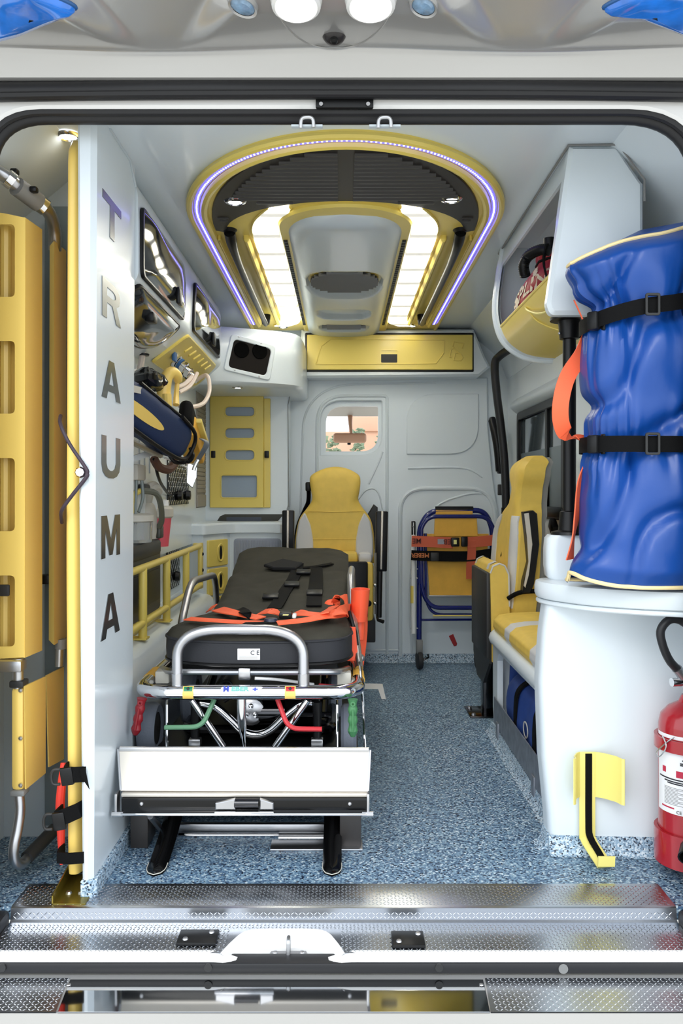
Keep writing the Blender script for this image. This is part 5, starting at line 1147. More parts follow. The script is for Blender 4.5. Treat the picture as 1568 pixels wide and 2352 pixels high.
# roof seam round the unit
ob('seal_bead', MB().tube([(0.592, 3.2, 1.847), (0.588, 2.195, 1.847), (0.715, 2.192, 1.847), (0.782, 2.192, 1.757), (0.782, 2.192, 1.70)], 0.0032, 6), MIDGREY, su)
# red splint bag
rb = thing('red_splint_bag', 'crimson drawstring bag with cream SPLINT lettering in the overhead bay', 'bag', (0.69, 2.72, 1.45))
def rbag(u, v):
    a = 2 * PI * u; c, s_ = math.cos(a), math.sin(a); r = [0.01, 0.075, 0.09, 0.092, 0.088, 0.078, 0.060, 0.042, 0.05, 0.03][min(9, int(v * 9.999))]
    x = v * 9; i = min(8, int(x)); t = x - i; R = [0.01, 0.078, 0.092, 0.094, 0.09, 0.08, 0.062, 0.040, 0.052, 0.03]; r = R[i] * (1 - t) + R[i + 1] * t
    r *= 1 + 0.10 * math.sin(7 * a + 3 * v) * (v ** 2) + 0.05 * noise.noise(Vector((c * 2, s_ * 2, v * 4)))
    return Vector((0.672 + r * c * 0.9 + 0.015 * v, 2.90 + r * s_ * 1.75 - 0.14 * v, 1.515 + 0.235 * v))
ob('sack', MB().grid(rbag, 36, 30, True), REDFAB, rb, 60)
ob('drawstring', MB().tube([rbag(i / 20, 0.79) + Vector((-0.002, 0, 0)) for i in range(21)], 0.005, 6), WEB, rb)
def glyph_on_bag(txt, size, u0, v0, rot=0.0):
    """lettering wrapped on the sack: letter x runs round it, letter y up it"""
    cu = bpy.data.curves.new('lettering', 'FONT'); cu.body = txt; cu.size = size; cu.align_x = 'CENTER'; cu.align_y = 'CENTER'; cu.offset = 0.002
    to = bpy.data.objects.new('tmp', cu); COL.objects.link(to); dg = bpy.context.evaluated_depsgraph_get(); me = bpy.data.meshes.new_from_object(to.evaluated_get(dg))
    mb = MB(); V = []
    for p in me.vertices:
        x, y = p.co.x, p.co.y; x, y = x * math.cos(rot) - y * math.sin(rot), x * math.sin(rot) + y * math.cos(rot)
        u = u0 + x / 0.75; v = v0 + y / 0.26; q = rbag(u % 1.0, min(0.99, max(0.02, v))); c0 = rbag(0, v); ctr = Vector((0.672 + 0.015 * v, 2.90 - 0.14 * v, q.z))
        V.append(q + (q - ctr).normalized() * 0.0025)
    mb.add(V, [list(p.vertices) for p in me.polygons]); bpy.data.objects.remove(to)
    return ob('lettering', mb, mat('cream_print', srgb(214, 200, 176), 0.6) if 'cream_print' not in MAT else MAT['cream_print'], rb)
glyph_on_bag('SPLINT', 0.075, 0.60, 0.44, 0.25); glyph_on_bag('S', 0.13, 0.475, 0.33, 0.1)
for i in range(3): glyph_on_bag('|||||', 0.014, 0.575 + 0.012 * i, 0.66 - 0.035 * i, 1.7)
# corrugated hose
ch_ = thing('corrugated_hose', 'black corrugated breathing hose curving behind the red bag', 'hose', (0.7, 2.6, 1.6))
cp_ = catmull([at(1262, 575, 2.50), at(1240, 574, 2.52), at(1213, 588, 2.56), at(1202, 610, 2.58), at(1206, 634, 2.60)], 14)
mb = MB().tube(cp_, [0.015 + (0.0022 if i % 2 else 0) for i in range(57)], 10); ob('tube', mb, BLACKPL, ch_, 80)
ob('coupling', MB().cyl(at(1262, 548, 2.52), at(1262, 575, 2.52), 0.02, 12), BLACKPL, ch_)
ob('strap', MB().ribbon([at(1256, 560, 2.48), at(1248, 600, 2.5), at(1256, 640, 2.5)], (0.4, 1, 0), 0.03, 0.004, 4), WEB, ch_)
# ---- black pole
bp_ = thing('grab_pole', 'black vertical pole with flanged ends between shelf unit and counter', 'pole', (0.62, 2.31, 0.83))
PX = at(1307, 0, 2.31).x
ob('pole', MB().cyl((PX, 2.31, 0.835), (PX, 2.31, 1.425), 0.0178, 18), BLACKPL, bp_)
ob('top_socket', MB().lathe([(0.018, -0.06), (0.026, -0.058), (0.030, -0.01), (0.052, -0.008), (0.052, 0.0)], (PX, 2.31, 1.424), n=20), BLACKPL, bp_)
ob('bottom_socket', MB().lathe([(0.018, 0.065), (0.025, 0.062), (0.030, 0.012), (0.048, 0.008), (0.050, 0.0)], (PX, 2.31, 0.834), n=20), BLACKPL, bp_)
ob('screw', MB().ball((PX - 0.029, 2.30, 1.38), 0.004), SATIN, bp_)
# ---- white cabinet with rounded counter
ca = thing('rear_cabinet', 'glossy white side cabinet with a rounded counter top near the rear opening', 'cabinet', (0.75, 2.4, 0))
YF = 2.235
# body: sections (front-left corner shifts with height)
mb = MB(); V = []
secs = []
for z, xl in ((0.0, 0.551), (0.10, 0.545), (0.25, 0.530), (0.45, 0.523), (0.58, 0.532), (0.675, 0.545)):
    pl = fillet([(xl, 2.305, 0), (xl, YF, 0), (0.925, YF - 0.02, 0), (0.925, 2.305, 0)], [0, 0.030, 0, 0], 5, True); secs.append([(p.x, p.y, z) for p in pl])
n = len(secs[0])
for s_ in secs: V += s_
mb.add(V, [[i * n + j, i * n + (j + 1) % n, (i + 1) * n + (j + 1) % n, (i + 1) * n + j] for i in range(len(secs) - 1) for j in range(n)] + [list(range(n)), [(len(secs) - 1) * n + j for j in range(n)]])
ob('body', mb, GEL, ca, 45)
0 and ob('crease', MB().tube([at(1425, 1420, 2.21), at(1388, 1700, 2.22), at(1440, 1800, 2.215)], 0.0015, 6, 3), GEL, ca)
ctr_pl = fillet([(0.524, 2.33, 0), (0.522, 2.24, 0), (0.60, 2.115, 0), (0.72, 2.035, 0), (0.925, 1.975, 0), (0.925, 2.33, 0)], [0.03, 0.06, 0.06, 0.08, 0, 0], 6, True)
def slab(z0_, z1_, out, r):
    mb = MB(); V = []; prof = [(r, 0), (r * 0.3, (z1_ - z0_) * 0.08), (0, (z1_ - z0_) * 0.3), (0, (z1_ - z0_) * 0.68), (r * 0.25, (z1_ - z0_) * 0.92), (r, z1_ - z0_)]; nn_ = len(out)
    cx_, cy_ = 0.75, 2.28
    for o_, h in prof:
        for p in out:
            d = Vector((cx_ - p.x, cy_ - p.y, 0)).normalized(); V.append(Vector((p.x, p.y, z0_ + h)) + d * o_)
    mb.add(V, [[i * nn_ + j, i * nn_ + (j + 1) % nn_, (i + 1) * nn_ + (j + 1) % nn_, (i + 1) * nn_ + j] for i in range(len(prof) - 1) for j in range(nn_)] + [list(range(nn_))[::-1], [(len(prof) - 1) * nn_ + j for j in range(nn_)]])
    return mb
ob('counter_top', slab(0.665, 0.715, ctr_pl, 0.014), GEL, ca, 40)
ob('counter_underlip', slab(0.650, 0.665, [Vector((p.x * 0.99 + 0.012, p.y + 0.012, 0)) for p in ctr_pl], 0.01), GEL, ca, 40)
ub = fillet([(0.560, 2.37, 0), (0.550, 2.275, 0), (0.925, 2.265, 0), (0.925, 2.37, 0)], [0.02, 0.03, 0, 0], 5, True)
ob('upper_block', slab(0.712, 0.834, ub, 0.012), GEL, ca, 40)
cove('baseboard_cabinet', (0.545, YF + 0.001, 0), (0.925, YF - 0.019, 0), (0, -1, 0), 0.047)
# ---- yellow extinguisher holder with black strap
eh = thing('yellow_holder', 'empty pale yellow sheet-metal bottle holder with a black strip on the white cabinet', 'holder', at(1362, 1998, 2.12))
YHd = 2.212
def hp(px, py, Y=YHd): return at(px, py, Y)
x0 = hp(1330, 0).x; x1 = hp(1367, 0).x
zt = hp(0, 1727).z; zb = 0.045
m = MB().box(x0, x1, YHd, YHd + 0.003, zb, zt, 0.001); ob('spine', m, YELHOLD, eh)
ft = [(x0, YHd + 0.001, zb + 0.005), (x0, 2.13, 0.012)]
ob('foot', MB().ribbon([Vector(((x0 + x1) / 2, YHd + 0.002, zb + 0.006)), Vector(((x0 + x1) / 2 + 0.004, 2.20, zb - 0.006)), Vector(((x0 + x1) / 2 + 0.020, 2.125, 0.012)), Vector(((x0 + x1) / 2 + 0.020, 2.118, 0.016)), Vector(((x0 + x1) / 2 + 0.020, 2.115, 0.042))], (1, 0, 0), x1 - x0, 0.003, 1), YELHOLD, eh)
# wings (curved cradle)
zw0, zw1 = hp(0, 1830).z, hp(0, 1727).z
for pts_ in ([(x1, YHd), (x1 + 0.020, YHd - 0.012), (x1 + 0.042, YHd - 0.036), (x1 + 0.050, YHd - 0.058), (x1 + 0.056, YHd - 0.062)], [(x0, YHd), (x0 - 0.010, YHd - 0.010), (x0 - 0.022, YHd - 0.034), (x0 - 0.024, YHd - 0.052), (x0 - 0.030, YHd - 0.058)]):
    ob('cradle_wing', MB().ribbon([Vector((a, b, (zw0 + zw1) / 2)) for a, b in pts_], (0, 0, 1), zw1 - zw0, 0.003, 1), YELHOLD, eh)
xm = hp(1351, 0).x
ob('black_strip', MB().ribbon([Vector((xm, YHd - 0.002, zt - 0.004)), Vector((xm, YHd - 0.002, 0.2)), Vector((xm, YHd - 0.002, 0.09)), Vector((xm + 0.002, YHd - 0.006, 0.055)), Vector((xm + 0.012, 2.165, 0.032)), Vector((xm + 0.016, 2.14, 0.022))], (1, 0, 0), 0.017, 0.003, 3), WEB, eh)
# ---- fire extinguisher
fe = thing('fire_extinguisher', 'red fire extinguisher with a printed white label and black hose at the frame edge', 'extinguisher', (0.86, 2.12, 0.03))
EX, EY, R_ = 0.868, 2.115, 0.075
ob('cylinder', MB().lathe([(0, 0.05), (0.06, 0.05), (R_, 0.06), (R_, 0.37), (0.070, 0.395), (0.052, 0.415), (0.028, 0.428), (0.02, 0.445), (0, 0.446)], (EX, EY, 0), n=36), RED, fe)
ob('base_ring', MB().lathe([(R_ + 0.001, 0.115), (R_ + 0.010, 0.115), (R_ + 0.010, 0.034), (R_, 0.032), (0, 0.032)], (EX, EY, 0), n=36), RED, fe)
ob('clamp_band', MB().lathe([(R_ + 0.001, 0.315), (R_ + 0.010, 0.315), (R_ + 0.010, 0.345), (R_ + 0.001, 0.345)], (EX, EY, 0), n=36), RED, fe)
def onex(t, z, r): return Vector((EX + r * math.cos(t), EY + r * math.sin(t), z))
def wrap(t0, t1, z0_, z1_, r, name, m_, par, nn_=14):
    mb = MB(); V = [onex(t0 + (t1 - t0) * i / nn_, z, r) for i in range(nn_ + 1) for z in (z0_, z1_)]
    mb.add(V, [[2 * i, 2 * i + 2, 2 * i + 3, 2 * i + 1] for i in range(nn_)]); return ob(name, mb, m_, par)
lab_ = wrap(PI * 0.98, PI * 1.75, 0.165, 0.315, R_ + 0.0008, 'label', PAPER, fe, 24)
wrap(PI * 0.96, PI * 1.75, 0.347, 0.356, R_ + 0.0008, 'white_band', PAPER, fe, 24)
def print_lines():
    r = R_ + 0.0014
    for z, t0, t1, m_ in ((0.2975, 1.30, 1.42, INK), (0.290, 1.28, 1.45, INK), (0.2860, 1.28, 1.45, INK), (0.248, 1.02, 1.5, INK), (0.242, 1.10, 1.5, INK), (0.2375, 1.14, 1.5, INK)):
        wrap(PI * t0, PI * t1, z, z + 0.0032, r, 'print_line', m_, lab_)
    for i in range(13): wrap(PI * 1.10, PI * (1.36 - 0.05 * (i % 3)), 0.228 - i * 0.0034, 0.2291 - i * 0.0034, r, 'print_line', MIDGREY, lab_)
    wrap(PI * 1.07, PI * 1.12, 0.262, 0.276, r, 'pictogram', REDINK, lab_); wrap(PI * 1.24, PI * 1.33, 0.256, 0.272, r, 'pictogram', REDINK, lab_)
    wrap(PI * 1.06, PI * 1.22, 0.177, 0.1805, r, 'print_line', REDINK, lab_)
print_lines()
text('CE', 0.011, onex(PI * 1.27, 0.172, R_ + 0.0015), (Vector((-math.sin(PI * 1.27), math.cos(PI * 1.27), 0)), Vector((0, 0, 1)), Vector((math.cos(PI * 1.27), math.sin(PI * 1.27), 0))), 'lettering', MIDGREY, lab_)
ob('valve', MB().lathe([(0.0, 0.44), (0.016, 0.44), (0.018, 0.47), (0.026, 0.474), (0.026, 0.50), (0.012, 0.505), (0, 0.506)], (EX, EY, 0), n=16), CHROME, fe)
ob('valve_outlet', MB().cyl((EX - 0.05, EY - 0.01, 0.478), (EX, EY, 0.478), 0.011, 12), CHROME, fe)
ob('hose', MB().tube([(EX - 0.030, EY - 0.01, 0.505), (EX - 0.062, EY - 0.03, 0.535), (EX - 0.083, EY - 0.04, 0.575), (EX - 0.088, EY - 0.04, 0.612), (EX - 0.065, EY - 0.04, 0.638), (EX - 0.03, EY - 0.04, 0.63), (EX + 0.01, EY - 0.05, 0.58), (EX + 0.03, EY - 0.085, 0.4), (EX + 0.02, EY - 0.09, 0.2)], 0.0105, 12, 7), RUBBER, fe)
ob('hose_ferrule', MB().cyl((EX - 0.020, EY - 0.008, 0.492), (EX - 0.040, EY - 0.016, 0.514), 0.013, 12), SATIN, fe)
ob('nozzle', MB().lathe([(0.012, 0.0), (0.030, 0.02), (0.036, 0.05), (0.032, 0.05), (0.02, 0.02)], onex(PI * 1.40, 0.125, R_ + 0.03), (-0.3, -0.75, -0.6), 18), BLACKPL, fe)
ob('wire_clip', MB().tube([onex(PI * 1.12, 0.352, R_ + 0.012), onex(PI * 1.18, 0.330, R_ + 0.018), onex(PI * 1.10, 0.300, R_ + 0.016), onex(PI * 1.05, 0.306, R_ + 0.014), onex(PI * 1.16, 0.335, R_ + 0.017), onex(PI * 1.24, 0.356, R_ + 0.012)], 0.0016, 6, 5), SATIN, fe)
# ---- blue mattress bag with straps
bb = thing('blue_mattress_bag', 'tall shiny royal blue bag with cream piping standing on the white counter', 'bag', (0.75, 2.13, 0.715))
BX, BY = 0.742, 2.085
S1, S2 = 1.388, 1.062             # strap heights
def bz(u, v):
    a = 2 * PI * u; c = math.cos(a)
    zb_ = 0.7185 + 0.030 * max(0, -c) ** 2 * (1 if math.sin(a) < 0 else 0.3)
    ztop = 1.565 + 0.060 * c                   # rises away from the free edge
    return zb_ + (ztop - zb_) * v
def bagbody(u, v):
    a = 2 * PI * u; c, s_ = math.cos(a), math.sin(a); z = bz(u, v)
    hw, hd_ = 0.205, 0.105
    g = math.exp(-((z - S1) / 0.075) ** 2); g2 = math.exp(-((z - S2) / 0.065) ** 2)
    K = [(0.70, .208), (0.76, .204), (0.82, .186), (0.92, .176), (1.0, .164), (1.06, .150), (1.14, .156), (1.28, .160), (1.39, .152), (1.45, .184), (1.50, .214), (1.7, .218)]
    for (za, wa), (zc, wc) in zip(K, K[1:]):
        if za <= z <= zc: t = (z - za) / (zc - za); w = 0.90 * (wa + (wc - wa) * t * t * (3 - 2 * t)); break
    d = hd_ * (1 - 0.20 * g - 0.18 * g2)
    ends = max(0, (v - 0.95) / 0.05); w *= 1 - 0.05 * ends ** 2; d *= 1 - 0.5 * ends ** 1.5
    lo = max(0, (0.05 - v) / 0.05); w *= 1 + 0.03 * lo; d *= 1 - 0.25 * lo
    x = BX + w * math.copysign(abs(c) ** 0.72, c); y = BY + d * math.copysign(abs(s_) ** 0.72, s_)
    p = Vector((x, y, z))
    g3 = math.exp(-((z - S1) / 0.13) ** 2); g4 = math.exp(-((z - S2) / 0.11) ** 2)
    nz = noise.noise(Vector((2.2 * a, z * 2.0, 3.1)))
    f = 0.011 * math.sin(15 * a + 5 * nz + 1.2 * math.sin(z * 7)) * (g3 + g4) * max(0.0, 0.35 + 1.3 * nz) + 0.004 * math.sin(31 * a + 6 * nz) * (g + g2)
    f += 0.030 * (noise.noise(Vector((x * 5.0, z * 4.2, 1.7))) ) + 0.018 * noise.noise(Vector((x * 9 + z * 5, z * 6, 4.1)))
    q = noise.noise(Vector((x * 4.5 + 1.2 * z, z * 3.4 - x * 2, 8.8))); f += -0.022 * math.exp(-(q / 0.10) ** 2)
    e = min(1, v * 9) * min(1, (1 - v) * 9)
    n_ = Vector((c, s_ * 1.2, 0)).normalized()
    return p + n_ * f * (0.25 + 0.75 * e)
NB = 150
mb = MB().grid(bagbody, NB, 130, True)
mb.add([bagbody(i / NB, 1.0) for i in range(NB)] + [bagbody(i / NB, 1.0) * 0.5 + Vector((BX, BY + 0.02, 1.60)) * 0.5 for i in range(NB)] + [Vector((BX, BY + 0.02, 1.60 ))], [[i, (i + 1) % NB, NB + (i + 1) % NB, NB + i] for i in range(NB)] + [[NB + i, NB + (i + 1) % NB, 2 * NB] for i in range(NB)])
bbo = ob('bag_body', mb, BLUEPVC, bb, 70)
ob('piping', MB().tube([bagbody(i / NB, 0.999) + Vector((0, -0.002, 0.001)) for i in range(0, NB, 2)], 0.0052, 8, closed=True), CREAM, bb)
ob('piping', MB().tube([bagbody(i / NB, 0.006) + Vector((0, -0.002, 0.001)) for i in range(0, NB, 2)], 0.0052, 8, closed=True), CREAM, bb)
def strap(z, tl, off):
    k = 60; mb = MB(); V = []
    for i in range(k):
        u = i / k; a = 2 * PI * u; c, s_ = math.cos(a), math.sin(a)
        x = BX + (0.136 + off) * math.copysign(abs(c) ** 0.72, c); y = BY + (0.105 * 0.86 + off) * math.copysign(abs(s_) ** 0.72, s_)
        for h in (-0.019, 0.019): V.append(Vector((x, y, z + tl * c + h)))
    mb.add(V, [[2 * i, 2 * ((i + 1) % k), 2 * ((i + 1) % k) + 1, 2 * i + 1] for i in range(k)]); return mb
for z, tl in ((S1, 0.034), (S2, -0.002)):
    s1 = ob('black_strap', strap(z, tl, 0.016), WEB, bb)
    def sp_at(px):
        best = None
        for i in range(400):
            a = PI + PI * i / 400; c, s_ = math.cos(a), math.sin(a)
            x = BX + (0.136 + 0.020) * math.copysign(abs(c) ** 0.72, c); y = BY + (0.105 * 0.86 + 0.020) * math.copysign(abs(s_) ** 0.72, s_)
            e = abs(CX + F * x / y - px)
            if best is None or e < best[0]: best = (e, x, y, z + tl * c)
        return Vector(best[1:])
    c = sp_at(1497); w, h = 0.017, 0.026
    ob('slide_buckle', MB().prism(rr(-w, w, -h, h, 0.006), c, XZ, 0.006, holes=[rr(-w + 0.005, w - 0.005, -h + 0.006, h - 0.006, 0.003)], ch=0.001), DKGREY, s1)
    c = sp_at(1362)
    ob('side_buckle', MB().obox(c + Vector((0.004, 0.006, 0)), (0.026, 0.028, 0.044), Matrix.Rotation(0.7, 3, 'Z'), 0.005), BLACKPL, s1)
    ob('buckle_bar', MB().obox(c + Vector((0.022, -0.004, 0)), (0.006, 0.012, 0.048), Matrix.Rotation(0.4, 3, 'Z'), 0.002), BLACKPL, s1)
# orange carrying strap
ob('orange_strap', MB().ribbon([at(1318, 690, 2.12), at(1338, 735, 2.13), at(1350, 772, 2.13)], (0.3, 1, 0.1), 0.03, 0.003, 4), ORANGE, bb)
ob('orange_strap', MB().ribbon([at(1352, 765, 2.13), at(1334, 815, 2.12), at(1303, 865, 2.10), at(1288, 920, 2.09), at(1288, 970, 2.10), at(1304, 1003, 2.12), at(1330, 1008, 2.13), at(1354, 1016, 2.14)], [Vector((0.8, 0.5, 0)), Vector((0.9, 0.4, 0.3)), Vector((1, 0.2, 0.2)), Vector((1, 0, 0)), Vector((1, 0.1, -0.3)), Vector((0.7, 0.7, -0.5)), Vector((0.2, 0.9, 0.5)), Vector((0.1, 0.6, 0.8))], 0.040, 0.003, 6), ORANGE, bb)
ob('orange_strap', MB().ribbon([at(1350, 1062, 2.13), at(1334, 1110, 2.12), at(1325, 1180, 2.11), at(1316, 1235, 2.11), at(1308, 1285, 2.12)], [Vector((0.6, 0.8, 0)), Vector((0.7, 0.7, 0)), Vector((0.6, 0.8, 0)), Vector((0.4, 0.9, 0)), Vector((0.7, 0.7, 0))], 0.034, 0.003, 6), ORANGE, bb)
# ---- side bench with cushion
be = thing('side_bench', 'pale moulded side bench with a yellow and light grey striped cushion', 'bench', (0.75, 3.0, 0))
XBF = 0.600
def bprof2():
    return None
# front frame with the open storage bay
bo = [(2.312, 0.0), (3.33, 0.0), (3.365, 0.10), (3.365, 0.36), (3.345, 0.40), (2.312, 0.40)]
bh = [(2.322, 0.012), (3.24, 0.012), (3.27, 0.05), (3.27, 0.30), (3.24, 0.335), (2.322, 0.335)]
m = MB().prism(bo, (XBF + 0.022, 0, 0), YZM, 0.022, holes=[bh]); ob('front_frame', m, GEL, be)
m = MB().box(XBF, 0.925, 3.335, 3.365, 0.0, 0.40, 0.012); ob('end_panel', m, GEL, be)
ob('bay_floor', MB().box(XBF + 0.02, 0.925, 2.315, 3.333, 0.001, 0.012), VINYL, be)
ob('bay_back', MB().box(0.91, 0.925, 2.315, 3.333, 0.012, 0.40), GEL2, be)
# rounded front rail under the cushion
ob('seat_rail', MB().tube(fillet([(XBF - 0.002, 2.34, 0.378), (XBF - 0.004, 3.365, 0.385), (0.75, 3.38, 0.385), (0.9, 3.38, 0.385)], 0.10, 6), 0.027, 12, flat=1.0), GEL, be)
ob('seat_board', MB().box(XBF + 0.01, 0.925, 2.315, 3.333, 0.345, 0.41, 0.01), GEL, be)
# cushion with stripes across it
def cush(y0_, y1_, m_, name):
    mb = MB(); prof = []
    for i in range(15):
        t = i / 14; 
        prof.append((t, None))
    def f(u, v):
        y = y0_ + (y1_ - y0_) * v
        xs = [0.600, 0.588, 0.590, 0.612, 0.66, 0.74, 0.82, 0.90, 0.92]; zs = [0.405, 0.428, 0.455, 0.474, 0.482, 0.485, 0.485, 0.485, 0.485]
        q = u * 8; i = min(7, int(q)); t = q - i; x = xs[i] * (1 - t) + xs[i + 1] * t; z = zs[i] * (1 - t) + zs[i + 1] * t
        far = max(0, (y - 3.29) / 0.085); x += 0.09 * far ** 2 * (1 - u); z -= 0.03 * far ** 2 * (u > 0.2)
        return Vector((x, y, z))
    return ob(name, mb.grid(f, 33, 12), m_, cu_, 60)
cu_ = ob('cushion_base', MB().box(0.63, 0.92, 2.38, 3.355, 0.402, 0.45, 0.01), GREYFAB, be)
for y0_, y1_, m_ in ((2.38, 2.60, GREYFAB), (2.60, 2.66, GREYFAB), (2.66, 2.98, YELFAB), (2.98, 3.07, GREYFAB), (3.07, 3.38, YELFAB), (3.38, 3.45, GREYFAB)):
    cush(y0_, y1_, m_, 'yellow_stripe' if m_ is YELFAB else 'grey_stripe')
for yy in (2.72, 2.93, 3.02, 3.38):
    pass
# aluminium retaining plate and coving
rp = thing('retaining_plate', 'scuffed grey aluminium retaining plate along the bench storage bay', 'plate', (0.59, 2.95, 0.03))
mb = MB().prism([(2.36, 0.045), (3.30, 0.055), (3.30, 0.155), (2.36, 0.145)], (XBF - 0.004, 0, 0), YZM, 0.004); ob('sheet', mb, mat('scuffed_aluminium', srgb(146, 150, 158), 0.45, metal=0.7, vary=0.2, vscale=30), rp)
ob('foot_tab', MB().box(XBF - 0.012, XBF - 0.004, 2.60, 2.64, 0.012, 0.075, 0.001), MAT['scuffed_aluminium'], rp)
ob('foot_tab', MB().box(XBF - 0.012, XBF - 0.004, 3.20, 3.24, 0.012, 0.075, 0.001), MAT['scuffed_aluminium'], rp)
cove('baseboard_bench', (XBF - 0.001, 2.31, 0), (XBF - 0.001, 3.38, 0), (-1, 0, 0), 0.04)
cove('baseboard_side', (0.549, 2.25, 0), (0.549, 2.31, 0), (-1, 0, 0), 0.047)
# blue bag in the bay
sb_ = thing('storage_bag', 'royal blue duffel bag with black handles in the bench storage bay', 'bag', (0.72, 2.95, 0.012))
def duf(u, v):
    a = 2 * PI * u; c, s_ = math.cos(a), math.sin(a); t = abs(2 * v - 1); e = (1 - t ** 8) ** 0.3 if t < 1 else 0
    p = Vector((0.735 + 0.125 * math.copysign(abs(c) ** 0.6, c) * e, 2.36 + 0.87 * v, 0.158 + 0.140 * math.copysign(abs(s_) ** 0.7, s_) * e - 0.02 * (v < 0.5) * (0.5 - v)))
    return p + Vector((1, 0, 0.5)) * 0.014 * noise.noise(p * 9)
ob('body', MB().grid(duf, 40, 40, True), BLUEBAG, sb_, 60)
for y in (2.66, 2.95):
    ob('handle', MB().ribbon([Vector((0.607, y, 0.05)), Vector((0.604, y, 0.20)), Vector((0.622, y, 0.27)), Vector((0.70, y - 0.02, 0.318)), Vector((0.76, y - 0.04, 0.322))], (0, 1, 0), 0.035, 0.006, 5), WEB, sb_)
ob('zip', MB().ribbon([Vector((0.735, 2.42, 0.300)), Vector((0.735, 3.16, 0.304))], (1, 0, 0), 0.03, 0.004), WEB, sb_)
ob('end_flap', MB().obox((0.70, 3.235, 0.245), (0.12, 0.02, 0.12), Matrix.Rotation(0.2, 3, 'X'), 0.006), BLUEBAG, sb_)
ob('emblem', MB().prism(ell(2.80, 0.165, 0.035, 0.028, 20), (0.6075, 0, 0), YZM, 0.002, holes=[ell(2.80, 0.165, 0.029, 0.023, 20)]), PUTTY, sb_)
# ---- side window of the sliding door
wn = thing('side_window', 'dark tinted sliding side window with a black frame and grey film on its lower half', 'window', (0.93, 3.64, 0.78))
m = MB().prism(rr(WY0 - 0.02, WY1 + 0.02, WZ0 - 0.02, WZ1 + 0.02, 0.03), (0.935, 0, 0), YZM, 0.014, holes=[rr(WY0 + 0.02, WY1 - 0.02, WZ0 + 0.03, WZ1 - 0.02, 0.02)], ch=0.003); ob('frame', m, BLACKPL, wn)
ob('pane', MB().box(0.94, 0.946, WY0, WY1, WZ0, WZ1), TINT, wn)
ob('privacy_film', MB().box(0.937, 0.9395, WY0 + 0.02, WY1 - 0.02, WZ0 + 0.02, 1.15), FROST, wn)
ob('centre_bar', MB().box(0.925, 0.94, 3.83, 3.865, WZ0, WZ1, 0.003), BLACKPL, wn)
ob('bottom_rail', MB().box(0.912, 0.937, WY0 - 0.02, WY1 + 0.02, WZ0 - 0.01, WZ0 + 0.035, 0.005), BLACKPL, wn)
ob('catch', MB().obox((0.908, 3.64, 0.80), (0.03, 0.07, 0.05), Matrix.Rotation(0.6, 3, 'X'), 0.008), BLACKPL, wn)
# ---- black tube at the door pillar, pull handle
pp_ = tag(ob('door_pillar_seal', MB().tube([at(1250, 745, 3.9), at(1180, 795, 4.3), at(1147, 818, 4.45), at(1136, 838, 4.47), at(1140, 900, 4.47), at(1150, 980, 4.47), at(1158, 1060, 4.47), at(1162, 1175, 4.47), at(1164, 1400, 4.47), at(1164, 1505, 4.47)], 0.0215, 12, 5), RUBBER), 'thick black rubber tube seal running down the sliding door pillar', 'seal')
ob('tube_collar', MB().cyl(at(1163, 1166, 4.47), at(1163, 1180, 4.47), 0.028, 12), BLACKPL, pp_)
ph = thing('pull_handle', 'black curved pull handle beside the sliding door pillar', 'grab handle', at(1140, 1085, 4.6))
ob('bar', MB().tube([at(1130, 965, 4.62), at(1136, 990, 4.60), at(1143, 1030, 4.59), at(1147, 1082, 4.60)], [0.022, 0.024, 0.024, 0.022], 12, 5), BLACKPL, ph)
ob('mount', MB().obox(at(1130, 966, 4.65), (0.03, 0.06, 0.04), None, 0.01), BLACKPL, ph); ob('mount', MB().obox(at(1148, 1080, 4.65), (0.03, 0.06, 0.04), None, 0.01), BLACKPL, ph)
ob('door_latch', MB().obox(at(1149, 1125, 4.66), (0.03, 0.02, 0.06), None, 0.004), DKGREY, ph)
# ---------------------------------------------------------------- seats and carry chair at the bulkhead
def shell(fn, nu, nv, back):
    """closed slab: front surface fn(u, v) and the same moved by back, joined round the rim"""
    bf = back if callable(back) else (lambda u, v: back)
    mb = MB().grid(fn, nu, nv); mb.grid(lambda u, v: fn(u, v) + bf(u, v), nu, nv)
    for e in (0, 1):
        mb.grid(lambda u, v: fn(e, u) + bf(e, u) * v, nv, 3); mb.grid(lambda u, v: fn(u, e) + bf(u, e) * v, nu, 3)
    return mb
YSt = 4.42
ys_ = thing('attendant_seat', 'yellow and grey folding attendant seat with a shaped headrest against the bulkhead', 'seat', at(768, 1480, YSt))
PL = [(676, 1292), (678, 1250), (682, 1215), (690, 1188), (706, 1166), (717, 1148), (715, 1128), (712, 1106), (716, 1092), (740, 1079), (768, 1073), (796, 1077), (822, 1091), (827, 1106), (825, 1128), (822, 1148), (832, 1166), (848, 1188), (856, 1215), (859, 1250), (860, 1292)]
pl3 = catmull([Vector((*at(a, b, YSt).xz, 0)) for a, b in PL], 4)
ct = at(768, 1195, YSt); rings = []; mb = MB(); V = []; n = len(pl3)
for k, h in ((1.0, 0.0), (1.005, 0.030), (0.995, 0.045), (0.95, 0.058), (0.8, 0.068), (0.5, 0.070), (0.001, 0.070)):
    for p in pl3: V.append(Vector((ct.x + (p.x - ct.x) * k, YSt - h + 0.012 * ((p.y - 0.9) ** 2) * 0, ct.z + (p.y - ct.z) * k)))
mb.add(V, [[i * n + j, i * n + (j + 1) % n, (i + 1) * n + (j + 1) % n, (i + 1) * n + j] for i in range(6) for j in range(n)]); ob('backrest', mb, YELFAB, ys_, 50)
